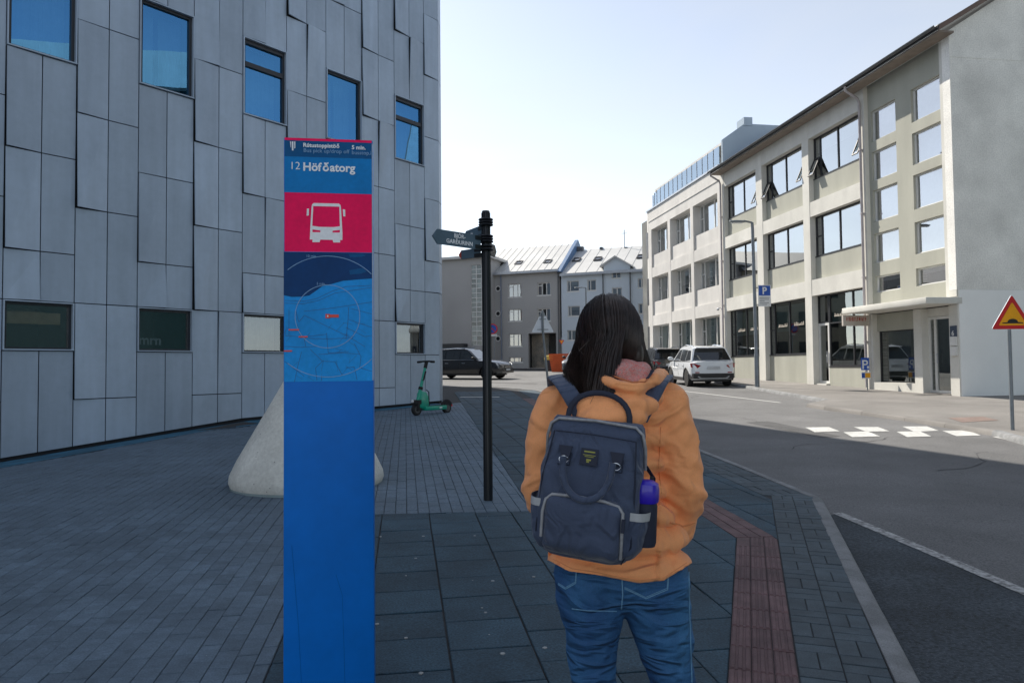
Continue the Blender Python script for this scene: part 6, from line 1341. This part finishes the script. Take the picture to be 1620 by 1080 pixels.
def jean_fold(co, n):
    k = max(0.0, min(1.0, (0.86 - co.z) / 0.12)); t = co.z * 34 + 2.2 * noise.noise(Vector((co.x * 7, co.y * 5, co.z * 3)))
    knee = math.exp(-((co.z - PG - 0.5) / 0.16) ** 2)
    f = max(0.0, noise.noise(Vector((co.x * 9, co.y * 4, t * 0.55)))) ** 1.1
    return 0.016 * f * (0.45 + 0.9 * knee) * k + 0.0025 * noise.noise(co * 28)
displace(jm, jean_fold); jm.materials.append(M_jean); jeans = link('jeans', jm, per, True)
def on_surface(me_tree, p):
    hit = me_tree.ray_cast(Vector((p.x, p.y - 0.5, p.z)), Vector((0, 1, 0))); return hit[0] if hit[0] is not None else p
from mathutils.bvhtree import BVHTree
def tree_of(me): return BVHTree.FromPolygons([v.co.copy() for v in me.vertices], [tuple(p.vertices) for p in me.polygons])
def cast(tree, x, y):
    o = Vector((0, 0, CAMH)); d = ray(x, y); h = tree.ray_cast(o, d.normalized()); return h[0], h[1]
jt = tree_of(jm)
def seam(tree, pts, r, m, name, parent, lift=0.0012, closed=False):
    out = []
    for (x0, y0), (x1, y1) in zip(pts[:-1], pts[1:]):
        for k in range(6):
            h, n = cast(tree, x0 + (x1 - x0) * k / 6, y0 + (y1 - y0) * k / 6)
            if h: out.append(h + n * lift)
    h, n = cast(tree, *pts[-1])
    if h: out.append(h + n * lift)
    if len(out) > 2: mb = MB(); mb.tube(out, r, 5); return mb.build(name, m, parent, world=True, smooth=60)
def pocket(tree, poly, m, name, parent, lift=0.003, n=10):
    """a patch that hugs the cloth: quad of photo corners cast on the surface"""
    vs = []; mb = MB(); (ax, ay), (bx_, by_), (cx, cy), (dx, dy) = poly
    for j in range(n + 1):
        for i in range(n + 1):
            u, v = i / n, j / n; x = (ax * (1 - u) + bx_ * u) * (1 - v) + (dx * (1 - u) + cx * u) * v; y = (ay * (1 - u) + by_ * u) * (1 - v) + (dy * (1 - u) + cy * u) * v
            h, nn = cast(tree, x, y)
            if h is None: return None
            vs.append(h + nn * lift)
    mb.add(vs, [(j * (n + 1) + i, j * (n + 1) + i + 1, (j + 1) * (n + 1) + i + 1, (j + 1) * (n + 1) + i) for j in range(n) for i in range(n)])
    return mb.build(name, m, parent, world=True, smooth=60, recalc=False)
for pk in ([(986, 905), (1058, 905), (1056, 932), (1022, 946), (988, 930)], [(880, 900), (912, 905), (911, 922), (895, 931), (884, 924)]):
    seam(jt, pk[1:] , 0.0016, M_stitch, 'pocket_stitch', jeans); seam(jt, [(x * 0.985 + 0.015 * pk[0][0], y - 2.2) for x, y in pk[1:]], 0.0011, M_stitch, 'pocket_stitch', jeans)
seam(jt, [(1089, 905), (1090, 960), (1092, 1020), (1094, 1078)], 0.0022, M_stitch, 'side_seam', jeans); seam(jt, [(984, 915), (985, 940), (983, 962)], 0.002, M_stitch, 'centre_seam', jeans)
seam(jt, [(905, 962), (930, 965), (975, 966)], 0.0015, M_stitch, 'thigh_crease', jeans)
for k in 'LR':
    a = legs[k][-1][0]; mb = MB()
    for dy, hx, hz, zc in ((-0.06, 0.034, 0.04, 0.04), (0.0, 0.042, 0.05, 0.05), (0.08, 0.046, 0.036, 0.036), (0.15, 0.044, 0.028, 0.028), (0.19, 0.034, 0.022, 0.022)): mb.sphere((a.x, a.y + dy, PG + zc), (hx, 0.05, hz), 14, 8)
    sm_ = remesh(mb, 0.008, 3, 0.5, 'shoe'); sm_.materials.append(M_shoe); sh_ = link('shoe', sm_, per, True)
    mb = MB(); mb.prism([(a.x + 0.046 * math.cos(t) , a.y + 0.06 + 0.145 * math.sin(t), PG + 0.001) for t in [q * 2 * PI / 20 for q in range(20)]], (0, 0, 0.022)); mb.build('sole', M_swhite, sh_, world=True)
# jacket
mb = MB()
for y, cx, hw_, d_ in ((615, 975, 58, 0.07), (632, 970, 92, 0.09), (655, 968, 102, 0.108), (690, 967, 94, 0.118), (730, 968, 87, 0.122), (770, 970, 86, 0.124), (810, 973, 93, 0.13), (850, 977, 104, 0.14), (890, 981, 112, 0.148), (925, 982, 114, 0.152), (960, 982, 114, 0.152)):
    c = W(cx, y, 2.1); mb.sphere(c, (hw_ / FPX * 2.1, d_, 0.055), 24, 10)
chain(mb, [(W(925, 628, 2.1), 0.055), (W(884, 645, 2.1), 0.066), (W(866, 700, 2.1), 0.063), (W(860, 775, 2.11), 0.058), (W(882, 842, 2.22), 0.05)], 16)
chain(mb, [(W(1018, 626, 2.1), 0.055), (W(1054, 642, 2.1), 0.066), (W(1070, 700, 2.1), 0.064), (W(1081, 772, 2.085), 0.06), (W(1073, 822, 2.16), 0.054), (W(1066, 838, 2.2), 0.05)], 16)
chain(mb, [(W(940, 606, 2.13), 0.05), (W(1000, 606, 2.13), 0.05)], 14)
km = remesh(mb, 0.0075, 4, 0.5, 'jacket')
HEM = [(850, 880), (868, 886), (900, 903), (940, 908), (975, 915), (1010, 922), (1050, 918), (1090, 893), (1110, 880)]
def hem_y(x):
    for (xa, ya), (xb, yb) in zip(HEM[:-1], HEM[1:]):
        if xa <= x <= xb: return ya + (yb - ya) * (x - xa) / (xb - xa)
    return 880
def jack_fold(co, n):
    px = project(co); x = px[0]; f = 0.0
    arm = 1.0 if (x > 1048 or x < 880) else 0.35
    t = noise.noise(Vector((co.x * 5, co.y * 5, co.z * 5)))
    if x > 1040: f += 0.017 * max(0, noise.noise(Vector((co.x * 7 + 3, co.y * 5, (co.z * 19 + co.x * 24)))) + 0.12) * (1.3 if co.z < 1.24 else 0.6)
    elif x < 885: f += 0.014 * max(0, noise.noise(Vector((co.x * 7, co.y * 5, (co.z * 19 - co.x * 22)))) + 0.12)
    else: f += 0.011 * max(0, noise.noise(Vector((co.x * 9 + 5, co.y * 4, co.z * 11 + co.x * 9))))
    for sx_, zc, xs in ((1, 1.11, 1040), (-1, 1.12, 885)):                            # folds gathered at the elbows
        if (x > xs) == (sx_ > 0) and abs(x - xs) < 120: f += 0.007 * max(0, math.sin(co.z * 78 + sx_ * co.x * 55 + 2.5 * t)) * math.exp(-((co.z - zc) / 0.085) ** 2)
    if co.z < 0.96: f += 0.006 * max(0, noise.noise(Vector((co.x * 4, 2.0, co.z * 60 + co.x * 10))))
    return f + 0.0018 * noise.noise(co * 30)
displace(km, jack_fold)
bmk = bmesh.new(); bmk.from_mesh(km)
def hem_z(co):
    x = project(co)[0]; y = hem_y(x) - (14 if co.y > 2.12 else 0); return CAMH + ray(x, y).z * co.y
dead = [f for f in bmk.faces if all(v.co.z < hem_z(v.co) for v in f.verts)]
bmesh.ops.delete(bmk, geom=dead, context='FACES')
for e in bmk.edges:
    if e.is_boundary:
        for v in e.verts:
            if v.co.z < hem_z(v.co) + 0.02: v.co.z = hem_z(v.co)
ed = [e for e in bmk.edges if e.is_boundary]
r_ = bmesh.ops.extrude_edge_only(bmk, edges=ed)
for v in [g for g in r_['geom'] if isinstance(g, bmesh.types.BMVert)]: c = Vector((0.315, 2.1, v.co.z)); v.co += (c - v.co).normalized() * 0.02 + Vector((0, 0, 0.003))
bmk.to_mesh(km); bmk.free(); km.polygons.foreach_set('use_smooth', [True] * len(km.polygons)); km.materials.append(M_jack); jacket = link('jacket', km, per, True)
kt = tree_of(km)
M_seam = mat('jacket_seam', (0.72, 0.29, 0.12), 0.85)
seam(kt, [(1045, 675), (1044, 700), (1042, 740), (1046, 780)], 0.0014, M_seam, 'sleeve_seam', jacket, 0.0006)
seam(kt, [(875, 884), (905, 899), (940, 904), (975, 911), (1010, 917), (1050, 913), (1086, 890)], 0.0012, M_seam, 'hem_stitch', jacket, 0.0006)
for (xa, ya), (xb, yb) in (((1060, 826), (1098, 826)),): seam(kt, [(xa, ya), ((xa + xb) / 2, ya + 6), (xb, yb)], 0.003, M_seam, 'cuff_seam', jacket, 0.001)
# hood lying on the shoulders, with its coral lining
mb = MB()
for x, y, Y_, r in ((968, 630, 2.02, (0.12, 0.06, 0.04)), (975, 642, 1.975, (0.118, 0.062, 0.04)), (968, 660, 1.95, (0.098, 0.056, 0.038)), (958, 680, 1.945, (0.062, 0.042, 0.03)), (925, 626, 2.05, (0.04, 0.06, 0.036)), (1026, 626, 2.06, (0.04, 0.06, 0.036))): mb.sphere(W(x, y, Y_), r, 18, 10)
chain(mb, [(W(916, 608, 2.08), 0.026), (W(944, 594, 1.99), 0.017), (W(972, 607, 1.94), 0.016), (W(1008, 615, 1.935), 0.016), (W(1036, 600, 2.0), 0.02), (W(1045, 598, 2.1), 0.028)], 12)
hm = remesh(mb, 0.006, 3, 0.5, 'hood')
displace(hm, lambda co, n: 0.008 * max(0, noise.noise(Vector((co.x * 12, co.y * 6, co.z * 26 - co.x * 14)))) + 0.0015 * noise.noise(co * 40) - 0.006 * max(0, noise.noise(Vector((co.x * 20 + 9, 1, co.z * 16 + co.x * 20)))))
hm.materials.append(M_jack); hood = link('hood', hm, per, True)
ht = tree_of(hm)
seam(ht, [(951, 588), (975, 598), (1000, 605), (1020, 604), (1032, 592)], 0.0022, M_jackd, 'hood_edge', hood)
mb = MB()
for x, y, Y_, r in ((985, 588, 2.0, (0.056, 0.05, 0.038)), (1014, 592, 2.0, (0.032, 0.045, 0.034)), (963, 598, 2.0, (0.03, 0.04, 0.03)), (1000, 604, 1.985, (0.05, 0.035, 0.026))): mb.sphere(W(x, y, Y_), r, 16, 10)
lm_ = remesh(mb, 0.006, 2, 0.5, 'hood_lining'); displace(lm_, lambda co, n: 0.007 * noise.noise(Vector((co.x * 22 + co.z * 18, co.y * 8, co.z * 14)))); lm_.materials.append(M_pinkk); link('hood_lining', lm_, hood, True)
mb = MB(); pts = [W(1031, 586, 1.975), W(1024, 596, 1.966), W(1014, 604, 1.96)]; mb.tube(pts, 0.011, 8, flat=0.3); mb.build('hood_tape', M_navyd, hood, world=True, smooth=60)
# hair: a close cap and locks, covered by strands
mb = MB()
hc2 = W(964, 532, 2.1); hr = Vector((0.09, 0.11, 0.117))
mb.sphere(hc2, hr * 0.94, 24, 16)
for x, y, Y_, r in ((958, 550, 2.085, (0.078, 0.06, 0.06)), (930, 585, 2.03, (0.034, 0.03, 0.06)), (1004, 562, 2.07, (0.026, 0.04, 0.05)), (930, 616, 2.012, (0.028, 0.02, 0.045)), (938, 640, 1.995, (0.018, 0.014, 0.025)), (1016, 580, 2.11, (0.016, 0.04, 0.045))): mb.sphere(W(x, y, Y_), r, 14, 10)
cm = remesh(mb, 0.007, 4, 0.5, 'hair'); displace(cm, lambda co, n: 0.004 * noise.noise(Vector((co.x * 60, co.y * 30, co.z * 6)))); cm.materials.append(M_hair); hair = link('hair', cm, per, True)
mb = MB(); rh = random.Random(4); TILT = Matrix.Rotation(math.radians(-27), 3, 'X')
for i in range(7500):
    ph = math.radians(rh.uniform(-115, 115)); part = rh.uniform(0.02, 0.5); pts = []; th1 = math.radians(rh.uniform(86, 100) + 24 * max(0, math.cos(ph))); jit = rh.gauss(0, 1); lay_ = 1.0 + (rh.uniform(-0.015, 0.04) if rh.random() > 0.03 else rh.uniform(0.04, 0.085))
    for k in range(7):
        th = part + (th1 - part) * k / 6; ph2 = ph * (1 - 0.12 * k / 6)
        v_ = TILT @ Vector((math.sin(th) * math.sin(ph2), -math.sin(th) * math.cos(ph2), math.cos(th)))      # the crown lies a little forward
        pts.append(hc2 + Vector((hr.x * v_.x, hr.y * v_.y, hr.z * v_.z)) * lay_)
    s = pts[-1]; a = math.degrees(ph)
    if a < 22:                                                                    # swept to the left, over the shoulder
        u = (a + 115) / 137; L_ = rh.uniform(0.55, 1.0)
        e = W(906 + 52 * u + rh.gauss(0, 5), 655 + 6 * rh.random() - 45 * (1 - L_) - (30 if u < 0.25 else 0), 1.955 + 0.05 * (1 - u) + rh.gauss(0, 0.009))
        m1 = s.lerp(e, 0.35) + Vector((-0.004 + 0.004 * jit, -0.012, 0.01)); m2 = s.lerp(e, 0.7) + Vector((-0.014 * (1 - u) + 0.005 * jit, -0.008, 0.0))
        cur = 0.012 * math.sin(6 * u + jit)
        pts += [m1, m2, e + Vector((cur * 0.4, -0.006, 0.012)), e + Vector((cur, 0.0, -0.012 * rh.random()))]
    else:                                                                         # right side falls straight and tucks forward
        u = (a - 22) / 93; e = W(975 + 62 * u + rh.gauss(0, 3), 570 + 38 * u + rh.uniform(-8, 6), 2.015 + 0.09 * u)
        pts += [s.lerp(e, 0.5) + Vector((0.003 * jit, -0.004, 0)), e, e + Vector((0.004, 0.02, -0.006))]
    r0 = rh.uniform(0.00045, 0.0010); mb.tube(pts, [r0] * (len(pts) - 1) + [r0 * 0.3], 3, cap=False)
for i in range(8):                                                               # stray hairs
    x0, y0 = rh.choice([(958, 560), (1000, 520), (930, 540)]); p = W(x0 + rh.gauss(0, 6), y0 + rh.gauss(0, 6), 2.0 if x0 > 850 else 2.035)
    mb.tube([p, p + Vector((rh.gauss(0, 0.012), -0.01, -0.03)), p + Vector((rh.gauss(0, 0.02), -0.005, -0.06)), p + Vector((rh.gauss(0, 0.02), 0, -0.085))], 0.0009, 3, cap=False)
stuff(mb.build('hair_strands', M_hair, hair, world=True, smooth=80, recalc=False))

# ------------------------------------------------------------------ backpack
bk = thing('backpack', 'navy canvas backpack with grey zips worn on the orange jacket', 'backpack')
bk.matrix_basis = Matrix.Translation((0.202, 1.958, 0.962)) @ Matrix.Rotation(math.radians(-17), 4, 'Z') @ Matrix.Rotation(math.radians(6.5), 4, 'Y')
def rrect(w, d0, d1, z, r=0.04, n=6):
    """rounded rectangle ring x in +-w/2, y from d0 (front) to d1"""
    out = []; cs = [(w / 2 - r, d1 - r, 0), (-w / 2 + r, d1 - r, 90), (-w / 2 + r, d0 + r, 180), (w / 2 - r, d0 + r, 270)]
    for cx, cy, a0 in cs:
        for k in range(n + 1): a = math.radians(a0 + 90 * k / n); out.append((cx + r * math.cos(a), cy + r * math.sin(a), z))
    return out
def loft(rings, cap=True):
    mb = MB(); n = len(rings[0]); vs = [p for r in rings for p in r]
    fs = [(i * n + j, i * n + (j + 1) % n, (i + 1) * n + (j + 1) % n, (i + 1) * n + j) for i in range(len(rings) - 1) for j in range(n)]
    if cap: fs += [tuple(reversed(range(n))), tuple(range((len(rings) - 1) * n, len(rings) * n))]
    mb.add(vs, fs); return mb
def interp(tab, z):
    for a, b in zip(tab[:-1], tab[1:]):
        if a[0] <= z <= b[0]: t = (z - a[0]) / (b[0] - a[0]); t = t * t * (3 - 2 * t); return [a[i] + (b[i] - a[i]) * t for i in range(1, len(a))]
    return list(tab[-1][1:])
TAB = [(0.0, 0.19, -0.1, 0.02), (0.012, 0.225, -0.125, 0.01), (0.05, 0.25, -0.145, 0.004), (0.13, 0.262, -0.148, 0.0), (0.2, 0.258, -0.138, 0.0), (0.27, 0.25, -0.118, -0.004), (0.32, 0.244, -0.092, -0.012), (0.345, 0.236, -0.074, -0.022), (0.352, 0.225, -0.066, -0.03)]
rings = []
for k in range(41): z = 0.352 * k / 40; w_, f_, b_ = interp(TAB, z); rings.append(rrect(w_, f_, b_, z, min(0.042, (b_ - f_) * 0.45)))
me = loft(rings).mesh('pack_body', M_navy, smooth=70)
displace(me, lambda co, n: 0.004 * noise.noise(Vector((co.x * 14, co.y * 14, co.z * 22))) + 0.003 * max(0, noise.noise(Vector((co.x * 30 + co.z * 20, co.y * 20, co.z * 9)))))
pb_ = link('pack_body', me, bk)
def fy(z): return interp(TAB, z)[1]
# front pocket
rings = []
for k in range(17):
    z = 0.012 + 0.155 * k / 16; e = min(1, k / 3, (16 - k) / 2.2); e = math.sqrt(max(0, 1 - (1 - min(1, e)) ** 2))
    rings.append(rrect(0.192 - 0.02 * (1 - e), fy(z) - 0.022 * e - 0.002, fy(z) + 0.03, z, 0.02))
me = loft(rings).mesh('front_pocket', M_navy, smooth=60); displace(me, lambda co, n: 0.003 * noise.noise(co * 20) + 0.0022 * max(0, noise.noise(Vector((co.x * 40, co.y * 9, co.z * 12))))); fpk = link('front_pocket', me, bk)
def pk(x, z, o=0.0): return (x, fy(z) - o, z)
zp_ = [pk(-0.1, 0.055, 0.012), pk(-0.101, 0.12, 0.014), pk(-0.096, 0.15, 0.013), pk(-0.082, 0.163, 0.012), pk(-0.02, 0.167, 0.014), pk(0.05, 0.165, 0.014), pk(0.086, 0.158, 0.013), pk(0.098, 0.144, 0.013), pk(0.1, 0.1, 0.014), pk(0.101, 0.03, 0.012)]
mb = MB(); mb.tube(zp_, 0.0042, 8); mb.build('zip', M_zip, fpk, smooth=60)
mb = MB(); mb.box(0.098, 0.106, fy(0.12) - 0.026, fy(0.12) - 0.016, 0.1, 0.132); mb.build('zip_pull', M_navyd, fpk)
# mouth zip along the framed top
def top_pt(x, dz=0.0): return (x, -0.071 - 0.003, 0.346 + dz)
mb = MB(); mb.tube([(-0.128, -0.06, 0.25), (-0.127, -0.075, 0.3), (-0.119, -0.081, 0.332), (-0.1, -0.08, 0.346), (0, -0.081, 0.351), (0.1, -0.08, 0.346), (0.119, -0.081, 0.33), (0.128, -0.075, 0.295), (0.13, -0.05, 0.24)], 0.0042, 8); mb.build('zip', M_zip, pb_, smooth=60)
mb = MB(); mb.tube([(-0.1, fy(0.3) - 0.004, 0.316), (0, fy(0.3) - 0.0045, 0.318), (0.105, fy(0.3) - 0.004, 0.314)], 0.0016, 5); mb.tube([(-0.103, fy(0.3) - 0.003, 0.316), (-0.118, fy(0.2) + 0.008, 0.2), (-0.12, fy(0.1) + 0.012, 0.06)], 0.002, 5); mb.tube([(0.106, fy(0.3) - 0.003, 0.314), (0.118, fy(0.2) + 0.008, 0.2), (0.122, fy(0.1) + 0.012, 0.06), (0.1, fy(0.02) + 0.01, 0.01)], 0.002, 5); mb.build('piping', M_navyd, pb_, smooth=60)
# label with worn yellow print
mb = MB(); Ml = Matrix.Translation((-0.004, fy(0.262) - 0.0055, 0.262)) @ Matrix.Rotation(math.radians(-17), 4, 'X'); mb.box(-0.022, 0.022, -0.0015, 0.0015, -0.02, 0.022, 0, Ml); lb = mb.build('label', M_navyd, bk)
mb = MB(); M_yl = mat('label_print', (0.3, 0.3, 0.06), 0.7)
for x0, x1, z0, z1 in ((-0.014, 0.014, 0.012, 0.0155), (-0.016, 0.016, 0.0045, 0.0062), (-0.011, 0.012, 0.0005, 0.0022), (-0.006, 0.006, -0.009, -0.0045), (-0.005, 0.002, -0.0135, -0.0095)): mb.box(x0, x1, -0.0021, -0.0014, z0, z1, 0, Ml)
stuff(mb.build('label_print', M_yl, lb))
# two hanging hand loops with black tabs and rings
for sx in (-1, 1):
    x = 0.066 * sx + 0.0; mb = MB(); Mt = Matrix.Translation((x, fy(0.272) - 0.007, 0.268)) @ Matrix.Rotation(math.radians(-16), 4, 'X'); mb.prism([Mt @ Vector(p) for p in ((-0.019, 0, 0.016), (0.016, 0, 0.016), (0.012, 0, -0.014), (-0.006, 0, -0.02))], Mt.to_3x3() @ Vector((0, 0.006, 0))); mb.build('strap_tab', M_navyd, bk)
    mb = MB(); mb.tube([Mt @ Vector((0.012 * math.cos(t), -0.004, -0.02 + 0.009 * math.sin(t))) for t in [q * PI / 6 for q in range(13)]], 0.0018, 6); mb.build('ring', M_chrome, bk, smooth=60)
    mb = MB(); s_ = 0.016; mb.tube([Mt @ Vector(p) for p in ((-s_, 0.002, -0.032), (s_, 0.002, -0.032), (s_, 0.002, 0.0))], 0.0012, 4); mb.build('stitching', M_navyd, bk)
lp_ = []
for k in range(17): t = PI * k / 16; lp_.append((0.062 * -math.cos(t), fy(0.2) - 0.022 - 0.012 * math.sin(t), 0.262 - 0.098 * math.sin(t) ** 0.75))
mb = MB(); mb.tube(lp_, 0.0085, 10, flat=0.65); mb.build('hand_loop', M_navy, bk, smooth=60)
# carrying handle on top
ar = []
for k in range(15): t = PI * k / 14; ar.append((-0.005 - 0.082 * math.cos(t), -0.035 + 0.01 * math.sin(t), 0.345 + 0.075 * math.sin(t) ** 0.8))
mb = MB(); mb.tube(ar, 0.0075, 10, flat=0.55); mb.build('carry_handle', M_navyd, bk, smooth=60)
# side pockets with reflective tape
for sx in (-1, 1):
    rings = []
    for k in range(13):
        z = 0.02 + 0.125 * k / 12; e = 0.55 + 0.45 * min(1, k / 5); w_, f_, b_ = interp(TAB, z); ext = (0.028 if sx > 0 else 0.02) * e; ring_ = []
        for q in range(13): t = PI * q / 12 - PI / 2; ring_.append((sx * (w_ / 2 - 0.016 + (ext + 0.014) * math.cos(t) ** 0.7), (f_ + b_) / 2 - 0.006 + 0.058 * math.sin(t), z))
        rings.append(ring_)
    me = loft(rings, cap=False).mesh('side_pocket', M_navy, smooth=60); displace(me, lambda co, n: 0.003 * noise.noise(Vector((co.x * 30, co.y * 30, co.z * 40)))); spk = link('side_pocket', me, bk)
    tr_ = []
    mb = MB(); top_ = [Vector(p) for p in rings[-1]]; lo_ = [Vector(p) - Vector((0, 0, 0.019)) for p in rings[-1]]; cc_ = sum(top_, Vector()) / 13
    o1 = [p + (p - cc_).normalized() * 0.0035 for p in top_]; o2 = [p + (p - cc_).normalized() * 0.0035 for p in lo_]
    rg = range(0, 9) ; mb.add(o1 + o2, [(q, q + 1, 14 + q, 13 + q) for q in rg]); mb.build('reflective_tape', M_refl, spk, smooth=60)
mb = MB(); mb.tube([(0.13, -0.05, 0.25), (0.15, -0.03, 0.22), (0.148, -0.02, 0.18), (0.13, -0.02, 0.15)], 0.009, 8, flat=0.35); mb.build('side_strap', M_navyd, bk, smooth=60)
mb = MB(); mb.box(0.142, 0.152, -0.04, -0.024, 0.19, 0.225); mb.build('buckle', M_plast, bk)
def ribbon(pts, w, th, m, up=Vector((1, 0, 0.15))):
    """flat padded band whose width runs across the path, near the given direction"""
    k = len(pts); fine_ = []
    for i in range(k - 1):
        p0, p1, p2, p3 = pts[max(0, i - 1)], pts[i], pts[i + 1], pts[min(k - 1, i + 2)]
        for q in range(6):
            t = q / 6; fine_.append(0.5 * ((2 * p1) + (p2 - p0) * t + (2 * p0 - 5 * p1 + 4 * p2 - p3) * t * t + (3 * p1 - p0 - 3 * p2 + p3) * t ** 3))
    fine_.append(pts[-1]); rings = []
    for i, p in enumerate(fine_):
        t = (fine_[min(i + 1, len(fine_) - 1)] - fine_[max(i - 1, 0)]).normalized(); a = (up - t * up.dot(t)).normalized(); n = t.cross(a)
        rings.append([p + a * (w / 2 * c) + n * (th / 2 * d) for c, d in ((-1, 0), (-0.9, -0.8), (-0.5, -1), (0.5, -1), (0.9, -0.8), (1, 0), (0.9, 0.8), (0.5, 1), (-0.5, 1), (-0.9, 0.8))])
    return loft(rings).mesh('shoulder_strap', m, smooth=60)
# shoulder straps in world space, over the shoulders
for pts in ([(920, 655, 1.955), (906, 630, 1.955), (893, 610, 1.985), (882, 598, 2.04), (878, 598, 2.1), (880, 625, 2.2)], [(1012, 662, 1.965), (1030, 628, 1.975), (1042, 608, 2.0), (1050, 599, 2.05), (1053, 599, 2.1), (1052, 625, 2.2)]):
    link('shoulder_strap', ribbon([W(*p) for p in pts], 0.046, 0.011, M_navy), bk, True)
# drinking bottle in the side pocket
wb_ = bk.matrix_basis @ Vector((0.146, -0.072, 0.055)); bot = thing('water_bottle', 'blue-violet drinking bottle standing in the side pocket of the backpack', 'bottle')
bot.matrix_basis = Matrix.Translation(wb_) @ Matrix.Rotation(math.radians(3), 4, 'Y')
MB().lathe([(0.028, 0), (0.031, 0.01), (0.031, 0.1), (0.028, 0.112)], 24).build('flask', M_navyd, bot, smooth=40)
mb = MB(); mb.lathe([(0.031, 0.108), (0.0335, 0.112), (0.034, 0.14), (0.031, 0.155), (0.02, 0.163), (0.004, 0.165)], 24)
for v in mb.v: a = math.atan2(v.y, v.x); k = 1 + 0.035 * math.cos(6 * a); v.x *= k; v.y *= k
mb.build('cap', M_bot, bot, smooth=40)
